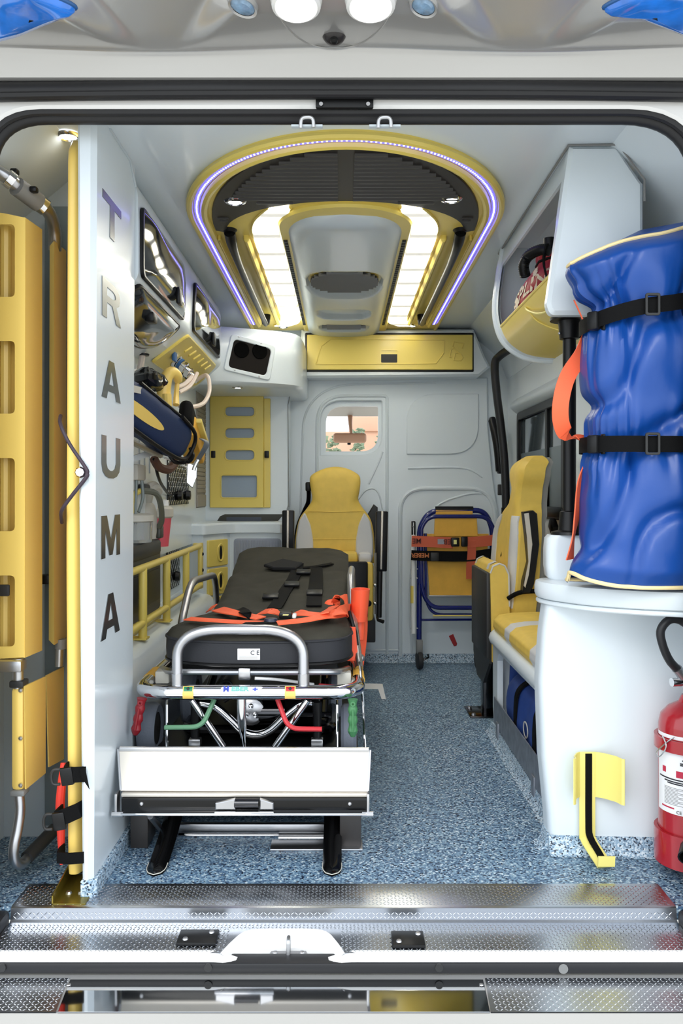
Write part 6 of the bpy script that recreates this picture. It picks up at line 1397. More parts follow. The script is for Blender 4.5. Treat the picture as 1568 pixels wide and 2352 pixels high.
for s in (-1, 1):
    o_ = [(768 + s * (p - 768), q) for p, q in ((700, 1176), (713, 1205), (719, 1240), (720, 1282), (679, 1282), (680, 1235), (686, 1198))]
    pl = [Vector((*at(a, b, YSt - 0.06).xz, 0)) for a, b in o_]
    ob('grey_side_panel', MB().prism([(p.x, p.y) for p in fillet(pl, 0.015, 4, True)], (0, YSt - 0.060, 0), XZ, 0.016, ch=0.006), GREYFAB, ys_)
ob('cross_seam', MB().tube([at(700, 1174, YSt - 0.071), at(768, 1176, YSt - 0.071), at(836, 1174, YSt - 0.071)], 0.002, 6), YELFAB, ys_)
ob('cross_seam', MB().tube([at(718, 1238, YSt - 0.071), at(818, 1238, YSt - 0.071)], 0.002, 6), YELFAB, ys_)
def box_px(a, b, y0_, y1_, bev): p = at(a[0], a[1], y0_); q = at(b[0], b[1], y0_); return MB().box(min(p.x, q.x), max(p.x, q.x), y0_, y1_, min(p.z, q.z), max(p.z, q.z), bev)
ob('cushion_edge', box_px((676, 1295), (712, 1270), 4.25, 4.35, 0.02), GREYFAB, ys_); ob('cushion_edge', box_px((822, 1295), (855, 1270), 4.25, 4.35, 0.02), GREYFAB, ys_)
ob('cushion_edge', box_px((712, 1296), (822, 1268), 4.25, 4.35, 0.02), YELFAB, ys_)
ob('folded_cushion', box_px((684, 1428), (858, 1292), 4.22, 4.33, 0.02), YELFAB, ys_)
ob('black_seat_base', box_px((690, 1422), (845, 1290), 4.195, 4.225, 0.012), BLACKPL, ys_)
ob('pedestal', box_px((700, 1476), (862, 1424), 4.25, 4.7, 0.006), DKGREY, ys_)
ob('wall_frame', box_px((720, 1476), (815, 1110), 4.47, 4.70, 0.02), BLACKPL, ys_)
ob('black_knob', MB().ball(at(846, 1386, 4.18), 0.016), BLACKPL, ys_)
def armrest(px, py0, py1, Y, par, lean=0.0):
    a = at(px, py1, Y); b = at(px + lean, py0, Y); rot = (b - a).to_track_quat('Z', 'Y').to_matrix()
    L_ = (b - a).length; c = (a + b) / 2
    r_ = ob('armrest', MB().obox(c, (0.038, 0.06, L_), rot, 0.006), BLACKPL, par)
    ob('metal_face', MB().obox(c + Vector((0, -0.029, 0.006)), (0.028, 0.010, L_ * 0.96), rot, 0.003), ALUPALE, r_)
    ob('rivet', MB().ball(b + Vector((0, -0.034, -0.02)), 0.0045), BLACKPL, r_)
armrest(661, 1172, 1290, 4.22, ys_, 1); armrest(874, 1174, 1312, 4.24, ys_, 3)
ob('arm_lever', MB().tube([at(872, 1312, 4.22), at(871, 1360, 4.22), at(870, 1418, 4.22)], 0.014, 10), BLACKPL, ys_)
ob('release_lever', MB().tube([at(866, 1418, 4.20), at(868, 1424, 4.18), at(880, 1428, 4.16)], [0.006, 0.008, 0.010], 8), BLACKPL, ys_)
ob('adjuster_rod', MB().tube([at(862, 1270, 4.22), at(862, 1330, 4.22), at(863, 1410, 4.22)], 0.007, 8), SATIN, ys_)
for py in (1344, 1386): ob('bolt', MB().ball(at(861, py, 4.20), 0.010), CHROME, ys_)
ob('belt', MB().ribbon([at(708, 1112, 4.46), at(708, 1150, 4.46), at(698, 1175, 4.44), at(684, 1210, 4.42), at(676, 1270, 4.40), at(672, 1290, 4.38)], (0.4, 1, 0), 0.045, 0.004, 5), WEB, ys_)
ob('belt_guide', MB().obox(at(708, 1118, 4.46), (0.03, 0.05, 0.05), None, 0.008), BLACKPL, ys_)
ob('belt_reel', MB().prism([(-0.03, 0.0), (0.035, 0.0), (0.035, 0.22), (0.015, 0.235), (-0.03, 0.16)], at(851, 1260, 4.5), XZ, 0.05, ch=0.004), DKGREY, ys_)
# ---- folded blue carry chair
YV = 4.56
ec = thing('carry_chair', 'folded evacuation chair of dark blue tubes and orange yellow cloth against the bulkhead', 'carry chair', at(1050, 1540, YV))
v = lambda px, py, d=0.0: at(px, py, YV - d)
ob('outer_tube', MB().tube(fillet([v(962, 1480), v(963, 1212), v(985, 1174), v(1112, 1172), v(1130, 1212), v(1132, 1480)], [0, 0.04, 0.05, 0.05, 0.04, 0], 6), 0.0145, 12), BLUETUBE, ec)
ob('front_tube', MB().tube(fillet([v(964, 1340, .03), v(966, 1212, .03), v(985, 1186, .03), v(1116, 1186, .03), v(1134, 1212, .03), v(1136, 1340, .03)], [0, 0.04, 0.05, 0.05, 0.04, 0], 6), 0.011, 12), BLUETUBE, ec)
ob('seat_tube', MB().tube(fillet([v(967, 1215, .03), v(968, 1360, .03), v(990, 1396, .03), v(1120, 1396, .03), v(1138, 1360, .03), v(1138, 1215, .03)], [0, 0.06, 0.05, 0.05, 0.06, 0], 6), 0.012, 12), BLUETUBE, ec)
ob('inner_tube', MB().tube(fillet([v(977, 1225, .02), v(978, 1385, .02), v(996, 1412, .02), v(1118, 1412, .02)], [0, 0.05, 0.05, 0], 6), 0.008, 10), BLUETUBE, ec)
ob('cross_bar', MB().tube([v(966, 1424), v(1132, 1423)], 0.0065, 10), BLUETUBE, ec)
ob('cross_bar', MB().tube([v(985, 1369, .025), v(1125, 1369, .025)], 0.005, 10), SATIN, ec)
ob('yellow_bar', MB().tube([v(994, 1414, .03), v(1118, 1414, .03)], 0.004, 8), YEL, ec)
cl = [(1000, 1172), (1084, 1172), (1087, 1180), (1094, 1182), (1096, 1220), (1122, 1224), (1123, 1240), (1118, 1262), (1116, 1369), (986, 1369), (984, 1262), (972, 1238), (972, 1226), (996, 1220), (998, 1182), (1001, 1180)]
def clothf(lst, d, name, m_):
    pl = [Vector((*at(a, b, YV - d).xz, 0)) for a, b in lst]; return ob(name, MB().prism([(p.x, p.y) for p in pl], (0, YV - d, 0), XZ, 0.006, ch=0.002), m_, ec)
clothf([(972, 1226), (1122, 1226), (1116, 1300), (1114, 1369), (986, 1369), (982, 1300)], 0.015, 'cloth_seat', ORYEL)
clothf([(998, 1188), (1094, 1188), (1097, 1232), (996, 1232)], 0.024, 'cloth_back', ORYEL); clothf([(1000, 1171), (1085, 1171), (1085, 1184), (1000, 1184)], 0.008, 'cloth_sleeve', ORYEL)
ob('black_grip', MB().tube([v(999, 1169, 0), v(1086, 1169, 0)], 0.0145, 10), BLACKPL, ec)
for px in (949, 1148):
    ob('white_runner', MB().cyl(v(px, 1455 if px < 1000 else 1300, .01), v(px, 1200, .01), 0.0135, 12), WHITEPL, ec)
    ob('runner_cap', MB().obox(v(px, 1213, .012), (0.022, 0.022, 0.075), None, 0.004), BLACKPL, ec)
    ob('cap_rivet', MB().ball(v(px, 1209, .024), 0.0045), SATIN, ec)
ob('yellow_tape', MB().cyl(v(948, 1385, .01), v(948, 1345, .01), 0.0140, 12), YEL, ec)
for py in (1307, 1328, 1443): ob('bolt', MB().cyl(v(942, py, .01), v(962, py, .01), 0.003, 8), SATIN, ec)
for px, s in ((962, 1), (1098, -1)):
    fk = ob('wheel_fork', MB().box(v(px, 0).x - 0.016, v(px, 0).x + 0.018, YV - 0.03, YV + 0.02, v(px, 1500).z, v(px, 1468).z, 0.006), MIDGREY, ec)
    c = v(px + 1, 1519, 0.01); wv_ = MB().lathe([(0.0, -0.014), (0.03, -0.014), (0.047, -0.012), (0.050, 0), (0.047, 0.012), (0.03, 0.014), (0, 0.014)], Vector((c.x, c.y, 0.050)), (1, 0.15, 0), 20)
    ob('wheel', wv_, mat('black_wheel', srgb(40, 40, 42), 0.6) if 'black_wheel' not in MAT else MAT['black_wheel'], ec)
    ob('brake_lever', MB().tube([v(px + 8, 1516, .03), v(px + 22, 1510, .03), v(px + 20, 1502, .03)], 0.006, 8), DKSTEEL, ec)
# straps
ob('orange_belt', MB().ribbon([v(945, 1243, .045), v(1000, 1245, .05), v(1040, 1247, .05)], (0, 0.1, 1), 0.058, 0.003, 3), RUSTORG, ec)
ob('orange_belt', MB().ribbon([v(1072, 1246, .05), v(1110, 1243, .05), v(1152, 1238, .045)], (0, 0.1, 1), 0.056, 0.003, 3), RUSTORG, ec)
ob('orange_belt', MB().ribbon([v(1082, 1242, .052), v(1083, 1270, .052), v(1080, 1300, .052), v(1080, 1330, .052)], (1, 0, 0), 0.045, 0.003, 3), RUSTORG, ec)
ob('buckle', MB().obox(v(1045, 1245, .056), (0.044, 0.02, 0.048), None, 0.005), BLACKPL, ec); ob('buckle', MB().obox(v(1066, 1244, .056), (0.034, 0.022, 0.054), None, 0.006), BLACKPL, ec)
ob('buckle_label', MB().obox(v(1045, 1245, .0675), (0.016, 0.001, 0.022), None), MAT['pale_yellow_print'], ec)
ob('grey_patch', MB().obox(v(1012, 1244, .053), (0.034, 0.001, 0.028), None), mat('grey_print', srgb(150, 150, 158), 0.5), ec)
ob('black_belt', MB().ribbon([v(944, 1275, .045), v(980, 1277, .05), v(1070, 1278, .05), v(1110, 1274, .05), v(1152, 1268, .045)], (0, 0.1, 1), 0.054, 0.003, 3), WEB, ec)
ob('black_buckle', MB().obox(v(998, 1279, .055), (0.044, 0.014, 0.046), None, 0.005), DKGREY, ec)
frm = (Vector((-1, 0, 0)), Vector((0, 0, -1)), Vector((0, -1, 0)))
text('MEBER', 0.032, v(965, 1275, .0535), frm, 'lettering', ORINK, ec, 0.0008); text('ME', 0.038, v(957, 1242, .0505), frm, 'lettering', mat('maroon_ink', srgb(90, 34, 30), 0.6), ec, 0.0008)
text('EB', 0.038, v(1027, 1244, .0525), frm, 'lettering', MAT['maroon_ink'], ec, 0.0008)
# red tag on the bulkhead and chrome latch on the floor
m = MB().prism([(-0.016, 0.022), (0.008, 0.034), (0.030, -0.020), (0.026, -0.032), (0.012, -0.034), (-0.004, -0.004)], at(1037, 1470, YL - 0.001), XZ, 0.006, ch=0.002)
tag(ob('red_tag', m, mat('matt_red', srgb(170, 30, 34), 0.5)), 'small red plastic tag stuck low on the bulkhead under the carry chair', 'tag')
# L-shaped patch of sunlight on the floor, painted as a thin white shape
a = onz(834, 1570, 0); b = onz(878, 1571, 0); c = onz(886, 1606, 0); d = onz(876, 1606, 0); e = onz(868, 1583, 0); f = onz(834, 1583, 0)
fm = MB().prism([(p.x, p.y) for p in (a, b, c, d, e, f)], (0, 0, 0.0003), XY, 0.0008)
tag(ob('painted_sun_patch', fm, mat('sun_patch_white', srgb(255, 255, 255), 0.4)), 'white L-shaped sun patch painted on the floor beside the stretcher', 'painted sun patch')
# ---- side seat folded up
ss = thing('folding_seat', 'yellow folding side seat with its cushion tipped up in front of the dark window', 'seat', (0.70, 3.62, 0))
KS = [(0.46, 3.40, 3.88), (0.60, 3.385, 3.90), (0.76, 3.40, 3.90), (0.85, 3.43, 3.80), (0.91, 3.455, 3.63), (0.96, 3.455, 3.60), (1.02, 3.43, 3.68), (1.07, 3.44, 3.69), (1.10, 3.50, 3.62)]
def sidef(u, w):
    x = w * (len(KS) - 1); i = min(int(x), len(KS) - 2); t = x - i; t2 = t * t * (3 - 2 * t) if i not in (7,) else t
    z = KS[i][0] + (KS[i + 1][0] - KS[i][0]) * t; y0_ = KS[i][1] + (KS[i + 1][1] - KS[i][1]) * t2; y1_ = KS[i][2] + (KS[i + 1][2] - KS[i][2]) * t2
    s = 2 * u - 1; X = 0.672 + 0.052 * (z - 0.46) / 0.64 + 0.020 * abs(s) ** 5 + 0.055 * max(0, (z - 1.03) / 0.07) ** 2.2
    if z < 0.84: X -= 0.018 * sm(0.5, 0.95, abs(s)) * (1 - abs(s) ** 12)
    return Vector((X, y0_ + (y1_ - y0_) * u, z))
ob('backrest', shell(sidef, 26, 34, lambda u, w: Vector((0.085 - 0.055 * max(0, (w - 0.84) / 0.16) ** 2, 0, 0))), YELFAB, ss, 50)
ob('grey_back_shell', shell(lambda u, w: sidef(0.02 + 0.96 * u, 0.97 * w) + Vector((0.078, 0.004, 0)), 20, 24, lambda u, w: Vector((0.035 - 0.04 * max(0, (w - 0.84) / 0.16) ** 2, 0, 0))), MIDGREY, ss, 50)
for u0_, u1_ in ((0.78, 0.985), (0.015, 0.20)):
    ob('grey_side_panel', shell(lambda u, w: sidef(u0_ + (u1_ - u0_) * u * (1 - 0.3 * w * 0), 0.02 + 0.36 * w) + Vector((-0.004, 0, 0)), 8, 12, Vector((0.006, 0, 0))), GREYFAB, ss, 50)
# tipped up cushion
PY0, PY1 = 3.39, 3.80
def panf(u, w):      # cushion front: profile over the top towards the backrest
    y = PY0 + (PY1 - PY0) * u
    pr = [(0.602, 0.27), (0.598, 0.45), (0.594, 0.625), (0.604, 0.652), (0.630, 0.664), (0.652, 0.655), (0.668, 0.62), (0.672, 0.45), (0.665, 0.25)]
    x = w * 8; i = min(7, int(x)); t = x - i
    return Vector((pr[i][0] * (1 - t) + pr[i + 1][0] * t, y, pr[i][1] * (1 - t) + pr[i + 1][1] * t))
mb = MB().grid(panf, 12, 33)
for e in (0, 1): mb.add([panf(e, i / 32) for i in range(33)], [list(range(33))])
ob('tipped_cushion', mb, YELFAB, ss, 50)
for y0_, y1_ in ((3.455, 3.50), (3.76, 3.79)):
    mb = MB().grid(lambda u, w: panf((y0_ + (y1_ - y0_) * u - PY0) / (PY1 - PY0), 0.28 + 0.45 * w) + Vector((0, 0, 0.003)), 4, 16); ob('grey_stripe', mb, GREYFAB, ss, 60)
ob('piping', MB().tube([panf(0, i / 32) for i in range(8, 28)], 0.0035, 6), GREYFAB, ss)
ob('black_seat_base', MB().box(0.580, 0.600, PY0 + 0.012, PY1 - 0.01, 0.28, 0.625, 0.006), DKGREY, ss)
ob('hinge_bracket', MB().prism([(3.40, 0.36), (3.82, 0.32), (3.82, 0.24), (3.72, 0.15), (3.56, 0.15), (3.41, 0.26)], (0.605, 0, 0), YZM, 0.012), DKGREY, ss)
ob('pedestal', MB().box(0.60, 0.645, 3.60, 3.67, 0.004, 0.30, 0.008), DKSTEEL, ss)
ob('floor_plate', MB().box(0.54, 0.70, 3.56, 3.74, 0.0, 0.008, 0.002), DKSTEEL, ss)
for y in (3.585, 3.70): ob('bolt', MB().lathe([(0, 0.009), (0.008, 0.008), (0.010, 0)], (0.558, y, 0.008), n=8), SATIN, ss)
# near armrest of the side seat
aa_ = [at(1202, 1176, 3.33), at(1212, 1176, 3.33), at(1228, 1200, 3.33), at(1232, 1260, 3.33), at(1218, 1330, 3.33), at(1212, 1368, 3.33), at(1200, 1368, 3.33), at(1198, 1345, 3.33), at(1208, 1300, 3.33), at(1204, 1230, 3.33)]
pA = [(p.x, p.z) for p in (at(a, b, 3.35) for a, b in ((1200, 1176), (1222, 1172), (1231, 1180), (1236, 1250), (1224, 1340), (1215, 1362), (1198, 1362), (1200, 1335), (1212, 1290), (1206, 1230)))]
ar = ob('armrest', MB().prism(pA, (0, 3.38, 0), XZ, 0.05, ch=0.004), BLACKPL, ss)
pB = [(p.x, p.z) for p in (at(a, b, 3.33) for a, b in ((1203, 1180), (1214, 1178), (1222, 1250), (1214, 1320), (1206, 1350), (1202, 1345), (1213, 1290), (1209, 1230)))]
ob('metal_face', MB().prism(pB, (0, 3.331, 0), XZ, 0.004, ch=0.001), ALUPALE, ar)
ob('belt', MB().ribbon([at(1188, 1110, 3.75), at(1180, 1150, 3.74), at(1168, 1200, 3.72), at(1158, 1250, 3.70), at(1150, 1280, 3.68)], (0.3, 1, 0), 0.045, 0.004, 4), WEB, ss)
ob('belt_tongue', MB().obox(at(1160, 1240, 3.70), (0.02, 0.05, 0.03), None, 0.004), CHROME, ss)
ob('lap_belt', MB().tube([at(1166, 1375, 3.38), at(1190, 1362, 3.36), at(1225, 1358, 3.34), at(1250, 1362, 3.3)], 0.009, 8, 4), WEB, ss)
# ---------------------------------------------------------------- niche: spine board and scoop stretcher
sbd = thing('spine_board', 'long yellow plastic spine board standing on edge beside the lettered partition', 'spine board', (-0.635, 2.1, 0.02))
def edge(u, w):
    a = 2 * PI * u; c, s_ = math.cos(a), math.sin(a)
    z = 0.006 + 1.824 * w
    e = min(1.0, math.sqrt(max(0.0, 1 - (1 - min(1, w / 0.026)) ** 2)) + 0.02) * min(1.0, math.sqrt(max(0.0, 1 - (1 - min(1, (1 - w) / 0.05)) ** 2)) + 0.02)
    bul = 1 + 0.12 * math.exp(-((w - 0.42) / 0.16) ** 2)
    x = -0.640 - 0.003 * math.sin(w * 3) + 0.0185 * bul * math.copysign(abs(c) ** 0.7, c)
    y = 2.155 + 0.135 * e * math.copysign(abs(s_) ** 0.35, s_)
    return Vector((x, y, z))
ob('board', MB().grid(edge, 40, 60, True), YELPLATE, sbd, 50)
ob('cord', MB().tube([at(139, 955, 2.05), at(139, 975, 2.0), at(160, 1020, 1.985), at(197, 1075, 1.975), at(200, 1087, 1.975), at(197, 1098, 1.975), at(160, 1145, 1.985), at(141, 1175, 2.0), at(142, 1200, 2.05)], 0.0045, 8, 4), mat('plum_cord', srgb(58, 46, 58), 0.6), sbd)
kn = thing('cord_knob', 'faceted clear metal knob holding the dark cord on the partition edge', 'knob', at(187, 1085, 1.982))
ob('head', MB().lathe([(0, 0.014), (0.010, 0.014), (0.0135, 0.008), (0.0125, 0.0), (0, -0.004)], at(187, 1085, 1.984), (0, -1, 0), 8), CHROME, kn, 15)
ob('stem', MB().cyl(at(187, 1085, 1.984), at(187, 1085, 1.99), 0.006, 8), SATIN, kn)
ob('red_splint', MB().tube([at(147, 1752, 2.06), at(142, 1800, 2.05), at(138, 1850, 2.05), at(140, 1900, 2.05), at(141, 1985, 2.05)], [0.008, 0.010, 0.011, 0.011, 0.010, 0.004], 10, 3), mat('red_foam', srgb(232, 62, 48), 0.6), sbd)
def yband(px0, px1, py, h, name, tl=0):
    a = at(px0, py + tl, 1.985); b = at(px1, py, 1.985)
    return ob(name, MB().ribbon([a + Vector((0, 0.05, 0)), a, b, b + Vector((0.004, 0.03, 0))], (0, 0, 1), h, 0.004, 2), WEB, sbd)
yband(148, 196, 1778, 0.036, 'black_band'); yband(128, 180, 1862, 0.036, 'black_band', 20); yband(132, 190, 1970, 0.026, 'black_band')
for px, py in ((126, 1783), (108, 1886)):
    ob('d_ring', MB().tube(fillet([at(px + 14, py - 16, 1.99), at(px - 8, py - 16, 1.99), at(px - 8, py + 20, 1.99), at(px + 12, py + 18, 1.99)], 0.018, 5), 0.0035, 8), DKGREY, sbd)
    ob('slide_buckle', MB().obox(at(px + 28, py, 1.982), (0.030, 0.012, 0.042), Matrix.Rotation(-0.15, 3, 'Y'), 0.004), BLACKPL, sbd)
ob('band_tail', MB().prism([(0, 0.012), (0.012, 0.014), (0.022, -0.035), (0.002, -0.004)], at(184, 1778, 1.975), XZ, 0.002), WEB, sbd)
# bracket on the threshold
fb = thing('floor_bracket', 'bent brass coloured bracket plate under the spine board on the threshold', 'bracket', (-0.63, 2.0, 0.003))
BRZ = mat('brass_plate', srgb(128, 112, 44), 0.25, metal=0.7)
a = onz(118, 2078, 0.003); b = onz(205, 2082, 0.003)
ob('base', MB().box(a.x, b.x - 0.012, 1.95, 2.10, 0.0025, 0.0045), BRZ, fb)
ob('flange', MB().prism([(1.95, 0.003), (2.14, 0.003), (2.14, 0.055), (1.95, 0.022)], (a.x, 0, 0), YZP, 0.003), BRZ, fb)
for px, py in ((150, 2062), (175, 2068)):
    c = onz(px, py, 0.006); ob('bolt', MB().lathe([(0, 0.006), (0.006, 0.005), (0.008, 0)], Vector((c.x, 2.0, 0.0045)), n=8), SATIN, fb)
# ---- scoop stretcher
sc_ = thing('scoop_stretcher', 'folded scoop stretcher with slotted yellow panels and grey tubes in the niche', 'scoop stretcher', (-0.74, 2.1, 0.08))
Ysc = 2.03
def sq(px, py, Y=Ysc): q = at(px, py, Y); return (q.x, q.z)
o_ = [sq(-60, 1516), sq(56, 1510), sq(58, 500), sq(10, 490), sq(-60, 482)]
hl = []
for y0_, y1_ in ((515, 682), (783, 950), (1052, 1220), (1322, 1485)):
    p = sq(-40, y1_); q = sq(34, y0_); hl.append(rr(p[0], q[0], p[1], q[1], 0.012))
ob('slotted_face', MB().prism(o_, (0, Ysc + 0.004, 0), XZ, 0.004, holes=hl), YELPLATE, sc_)
a = sq(57, 1512); b = sq(57, 500)
V = [at(57, 1511, Ysc), at(97, 1494, 2.16), at(97, 527, 2.16), at(57, 499, Ysc)]
mb = MB(); mb.add(V + [p + Vector((-0.004, 0.002, 0)) for p in V], [[0, 1, 2, 3], [7, 6, 5, 4], [0, 4, 5, 1], [1, 5, 6, 2], [2, 6, 7, 3], [3, 7, 4, 0]]); ob('side_flange', mb, YELPLATE, sc_)
ob('channel_back', MB().box(sq(-60, 0)[0], sq(30, 0)[0], Ysc + 0.05, Ysc + 0.055, sq(0, 1510)[1], sq(0, 495)[1]), YELPLATE, sc_)
ob('inner_rib', MB().tube([at(12, 1500, 2.07), at(14, 520, 2.07)], 0.012, 8), YELPLATE, sc_)
# second half, further in
V = [at(113, 1482, 2.22), at(113, 565, 2.22), at(124, 552, 2.20), at(150, 575, 2.28), at(150, 1462, 2.28), at(124, 1482, 2.20)]
mb = MB(); mb.add([at(124, 1482, 2.20), at(152, 1464, 2.28), at(152, 576, 2.28), at(124, 553, 2.20), at(112, 1470, 2.22), at(114, 565, 2.22), at(150, 1464, 2.30), at(150, 576, 2.30)], [[0, 1, 2, 3], [0, 3, 5, 4], [1, 6, 7, 2], [4, 5, 7, 6]]); ob('rear_panel', mb, YELPLATE, sc_)
# lower leg plates
mb = MB(); V = [at(25, 1578, Ysc), at(58, 1578, 2.00), at(106, 1556, 2.16), at(106, 1775, 2.16), at(60, 1812, 2.00), at(28, 1812, Ysc)]
mb.add(V + [p + Vector((0.0, 0.02, 0)) for p in V], [[0, 1, 4, 5], [1, 2, 3, 4]]); 
mb = MB().box(at(27, 0, Ysc).x, at(58, 0, Ysc).x, Ysc - 0.01, Ysc + 0.02, at(0, 1815, Ysc).z, at(0, 1576, Ysc).z, 0.012); lp1 = ob('leg_plate', mb, YELPLATE, sc_)
V = [at(57, 1576, 2.02), at(105, 1554, 2.15), at(105, 1776, 2.15), at(60, 1813, 2.02)]
mb = MB(); mb.add(V + [p + Vector((-0.004, 0.002, 0)) for p in V], [[0, 1, 2, 3], [7, 6, 5, 4], [0, 4, 5, 1], [1, 5, 6, 2], [2, 6, 7, 3], [3, 7, 4, 0]]); ob('leg_plate_wing', mb, YELPLATE, sc_)
V = [at(107, 1552, 2.17), at(150, 1530, 2.3), at(150, 1742, 2.3), at(113, 1762, 2.17)]
mb = MB(); mb.add(V + [p + Vector((-0.004, 0.002, 0)) for p in V], [[0, 1, 2, 3], [7, 6, 5, 4], [0, 4, 5, 1], [1, 5, 6, 2], [2, 6, 7, 3], [3, 7, 4, 0]]); ob('rear_leg_plate', mb, YELPLATE, sc_)
for py in (1586, 1696, 1804): ob('rivet', MB().lathe([(0, 0.003), (0.004, 0.0025), (0.0055, 0)], at(47, py, Ysc - 0.011), (0, -1, 0), 10), SATIN, lp1)
# tubes and clamps
ob('leg_tube', MB().tube([at(42, 1815, Ysc + .005), at(46, 1860, Ysc), at(40, 1905, 2.02), at(32, 1945, 2.01), at(33, 1975, 2.02), at(48, 1985, 2.05), at(66, 1968, 2.10), at(110, 1925, 2.20)], 0.0125, 12, 5), SATIN, sc_)
ob('foot_tube', MB().cyl(at(62, 1970, 2.09), at(125, 1905, 2.2), 0.017, 14), DKGREY, sc_)
ob('upper_leg_tube', MB().cyl(at(41, 1580, Ysc + .005), at(41, 1512, Ysc + .005), 0.0135, 12), SATIN, sc_)
ob('clamp', MB().box(at(25, 0, Ysc).x, at(58, 0, Ysc).x, Ysc - 0.014, Ysc + 0.025, at(0, 1578, Ysc).z, at(0, 1562, Ysc).z, 0.004), DKGREY, sc_)
ob('clamp', MB().box(at(27, 0, Ysc).x, at(60, 0, Ysc).x, Ysc - 0.014, Ysc + 0.025, at(0, 1826, Ysc).z, at(0, 1812, Ysc).z, 0.004), MIDGREY, sc_)
ob('hinge_block', MB().obox(at(20, 1528, Ysc), (0.075, 0.04, 0.028), None, 0.006), SATIN, sc_)
ob('rear_joint', MB().cyl(at(138, 1480, 2.24), at(136, 1530, 2.24), 0.012, 12), SATIN, sc_)
ob('rear_joint_cap', MB().cyl(at(140, 1468, 2.24), at(139, 1490, 2.24), 0.015, 12), MIDGREY, sc_)
# head end tubes
ob('head_tube', MB().tube([at(-20, 385, 2.02), at(20, 410, 2.04), at(60, 445, 2.08), at(100, 474, 2.13), at(118, 500, 2.18), at(126, 535, 2.22), at(126, 575, 2.24)], 0.0165, 12, 4), SATIN, sc_)
ob('twist_lock', MB().cyl(at(38, 428, 2.05), at(88, 465, 2.11), 0.0235, 14), MIDGREY, sc_)
for px, py, Y in ((22, 412, 2.04), (98, 472, 2.13)): ob('lock_collar', MB().cyl(at(px - 7, py - 5, Y - 0.01), at(px + 7, py + 6, Y), 0.022, 14), CHROME, sc_)
for px, py in ((34, 395), (78, 436)): ob('lock_button', MB().obox(at(px, py, 2.06), (0.018, 0.02, 0.014), None, 0.004), BLACKPL, sc_)
ob('buckle_strap', MB().obox(at(8, 1356, 2.035), (0.03, 0.01, 0.028), None, 0.004), DKGREY, sc_)
ob('grey_backing', MB().box(-0.80, -0.70, 2.29, 2.30, 0.05, 1.72), FROST, sc_)
ob('black_clip', MB().obox(at(104, 1330, 2.25), (0.03, 0.03, 0.025), None, 0.004), BLACKPL, sc_)
# niche spot and wall moulding
spot((-0.688, 2.14, 1.848), 0.026, 'round chrome LED spot in the niche ceiling above the spine board', G)
m = MB().prism([(1.35, 0), (1.62, 0), (1.66, -0.03), (1.75, -0.03), (1.80, 0)], (-0.66, 2.338, 0), (Vector((0, 0, 1)), Vector((1, 0, 0)), Vector((0, -1, 0))), 0.02); 
# ---------------------------------------------------------------- roof fittings
def under(px, py): # point on the fairing underside seen at a pixel
    best = None
    for i in range(161):
        Y = 1.86 - 0.0022 * i; q = at(px, py, Y)
        t = 0.36 + (1.818 - Y) / (1.818 - 1.52) * 0.64 if Y < 1.818 else 0.3
        z = fair(q.x, min(1, max(0, t))).z; e = abs(z - q.z)
        if best is None or e < best[0]: best = (e, Vector((q.x, Y, min(z, q.z))))
    return best[1]
lmp = []
for px, py, lab in ((680, 6, 'round white work lamp under the roof fairing, nearer the corner housing side'), (851, 6, 'round white work lamp under the roof fairing, nearer the shelf unit side')):
    c = under(px, py); t = thing('work_lamp', lab, 'lamp', c, 'round work lamps under the roof edge'); nv = Vector((0, -0.15, -1))
    ob('bezel', MB().lathe([(0.034, 0.006), (0.041, 0.012), (0.047, 0.008), (0.050, -0.004)], c, nv, 28), WHITEPAINT, t)
    ob('lens', MB().lathe([(0, 0.010), (0.02, 0.010), (0.036, 0.007)], c, nv, 28), LAMPW, t)
c = under(767, 82); t = thing('reversing_camera', 'small black reversing camera dome between the work lamps', 'camera', c)
ob('dome', MB().lathe([(0.0, 0.012), (0.010, 0.013), (0.020, 0.008), (0.0245, 0.0), (0.0245, -0.004)], c, (0, -0.3, -1), 24, 1.0, 1.0), mat('camera_black', srgb(38, 34, 34), 0.3), t)
ob('lens', MB().lathe([(0, 0.020), (0.006, 0.019), (0.009, 0.014), (0.0095, 0.010)], c, (0, -0.5, -1), 16), BLACKPL, t)
for px, lab in ((557, 'small blue-grey flasher lens under the roof fairing, nearer the niche side'), (972, 'small blue-grey flasher lens under the roof fairing, nearer the fire extinguisher side')):
    c = under(px, 12); t = thing('flasher_lamp', lab, 'flasher', c, 'small flasher lenses under the roof edge')
    ob('rim', MB().lathe([(0.026, 0.004), (0.031, 0.006), (0.034, -0.004)], c, (0, -0.2, -1), 24, 1.0, 0.72), SILVER, t); ob('lens', MB().lathe([(0, 0.009), (0.018, 0.008), (0.027, 0.002)], c, (0, -0.2, -1), 24, 1.0, 0.72), LENSGREY, t)
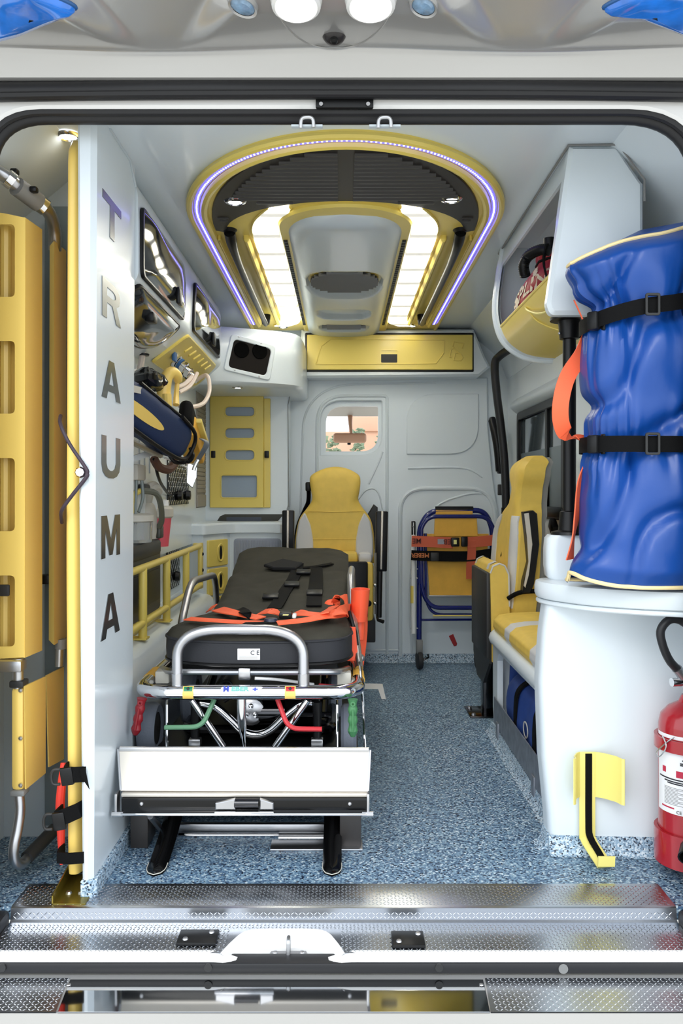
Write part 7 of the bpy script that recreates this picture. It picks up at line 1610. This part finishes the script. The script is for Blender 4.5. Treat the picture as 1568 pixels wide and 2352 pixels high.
for s, pts_, lab in ((-1, [(-60, 88), (30, 76), (120, 52), (168, 36), (178, 20), (150, 2), (60, -30), (-60, -30)], 'big blue beacon lens at the roof corner above the niche'), (1, [(1640, 86), (1540, 62), (1450, 40), (1382, 20), (1390, 8), (1470, -20), (1640, -40)], 'big blue beacon lens at the roof corner above the blue bag')):
    q = [under(a, b) for a, b in pts_]; cz = min(p.z for p in q) - 0.004
    c = sum(q, Vector()) / len(q); t = thing('beacon', lab, 'beacon', c, 'blue roof corner beacons')
    ol = fillet([Vector((p.x, p.y, 0)) for p in q], 0.025, 4, True)
    mb = MB(); V = []; n = len(ol)
    for k, h in ((1.0, 0.0), (0.97, -0.010), (0.85, -0.017), (0.5, -0.020), (0.05, -0.021)):
        for p in ol: V.append(Vector((c.x + (p.x - c.x) * k, c.y + (p.y - c.y) * k, c.z + h + 0.004)))
    mb.add(V, [[i * n + j, i * n + (j + 1) % n, (i + 1) * n + (j + 1) % n, (i + 1) * n + j] for i in range(4) for j in range(n)]); ob('lens', mb, BLUELENS, t, 60)
    ob('rim', MB().tube([Vector((p.x, p.y, c.z + 0.003)) for p in ol], 0.004, 8, closed=True), MAT['blue_enamel'], t)
tag(ob('pod_ring', MB().tube([under(767 + 140 * math.cos(t), -28 + 140 * math.sin(t)) + Vector((0, 0, -0.001)) for t in [0.25 + (PI - 0.5) * i / 24 for i in range(25)]], 0.0022, 6), SILVER), 'fine curved seam ring round the work lamps under the roof', 'seam')
# ---------------------------------------------------------------- beyond the bulkhead window: cab and street
ob_g = MB().box(-60, 60, -40, 90, -0.75, -0.70); struct('ground', ob_g, GROUND)
cabm = MB().box(-0.95, 0.95, 4.86, 6.2, 1.50, 1.56, 0.01); struct('ceiling_cab', cabm, TAUPE)
wsm = MB().add([(-0.9, 6.02, 1.55), (0.9, 6.02, 1.55), (0.9, 6.95, 0.75), (-0.9, 6.95, 0.75)], [[0, 1, 2, 3]]); ws_ = ob('window_2', wsm, GLASS); ws_['kind'] = 'structure'
gl = MB().prism(WIN2, (0, YB + 0.012, 0), XZ, 0.004); wp = ob('window_1', gl, GLASS, None); wp['kind'] = 'structure'
rm = thing('rear_view_mirror', 'cab rear-view mirror seen through the small bulkhead window', 'mirror', at(803, 990, 6.0))
p = at(803, 1006, 6.0)
ob('housing', MB().obox(p, (0.235, 0.04, 0.070), None, 0.03, 4), mat('pale_brown_plastic', srgb(176, 132, 104), 0.4), rm)  # housing and stem share one even pale brown
ob('stem', MB().tube([p + Vector((0.01, 0, 0.03)), p + Vector((0.005, 0.05, 0.10)), p + Vector((0.003, 0.09, 0.165))], [0.010, 0.014, 0.018], 8), MAT['pale_brown_plastic'], rm)
ob('dip_tab', MB().obox(p + Vector((-0.005, 0, -0.04)), (0.025, 0.015, 0.018), None, 0.005), BLACKPL, rm)
vs = tag(ob('sun_visor', MB().obox(at(856, 938, 5.9), (0.12, 0.03, 0.03), None, 0.01), TAUPE), 'taupe sun visor edge at the top of the bulkhead window', 'visor')
for _o in (rm, vs): pass
bd = thing('street_wall', 'distant sunlit terracotta wall seen through the small bulkhead window', 'wall building', (0, 22, -0.7))
ob('wall', MB().box(-9, 14, 22, 23, -0.7, 2.35), TERRA, bd); ob('coping', MB().box(0.2, 14, 21.9, 23.1, 2.35, 2.75, 0.05), TERRA, bd)
random.seed(3)
for i in range(3):
    x = -0.15 + i * 0.44; mb = MB()
    for j in range(320):
        a = random.random() * 6.28; r = random.random() ** 0.5 * 0.22; h = random.random()
        c = Vector((x + 0.9 * r * math.cos(a) * (1 - 0.4 * h), 15 + r * math.sin(a) * 0.5, -0.6 + (2.45 + 0.12 * (i % 2)) * h))
        mb.obox(c, (0.07, 0.05, 0.015), Matrix.Rotation(random.random() * 3, 3, 'X') @ Matrix.Rotation(random.random() * 3, 3, 'Z'))
    sh_ = thing('street_shrub', ('dusty street shrub in the bulkhead window, on the corner cupboard side of the mirror', 'dusty street shrub in the bulkhead window, straight behind the mirror stem', 'dusty street shrub in the bulkhead window, on the side of the pressed leaf panel')[i], 'shrub', (x, 15, -0.7), 'shrubs in the street beyond the windscreen')
    ob('foliage', mb, HEDGE, sh_, kind='stuff'); ob('stem', MB().cyl((x, 15, -0.7), (x, 15, 0.8), 0.03, 6), BROWN, sh_)
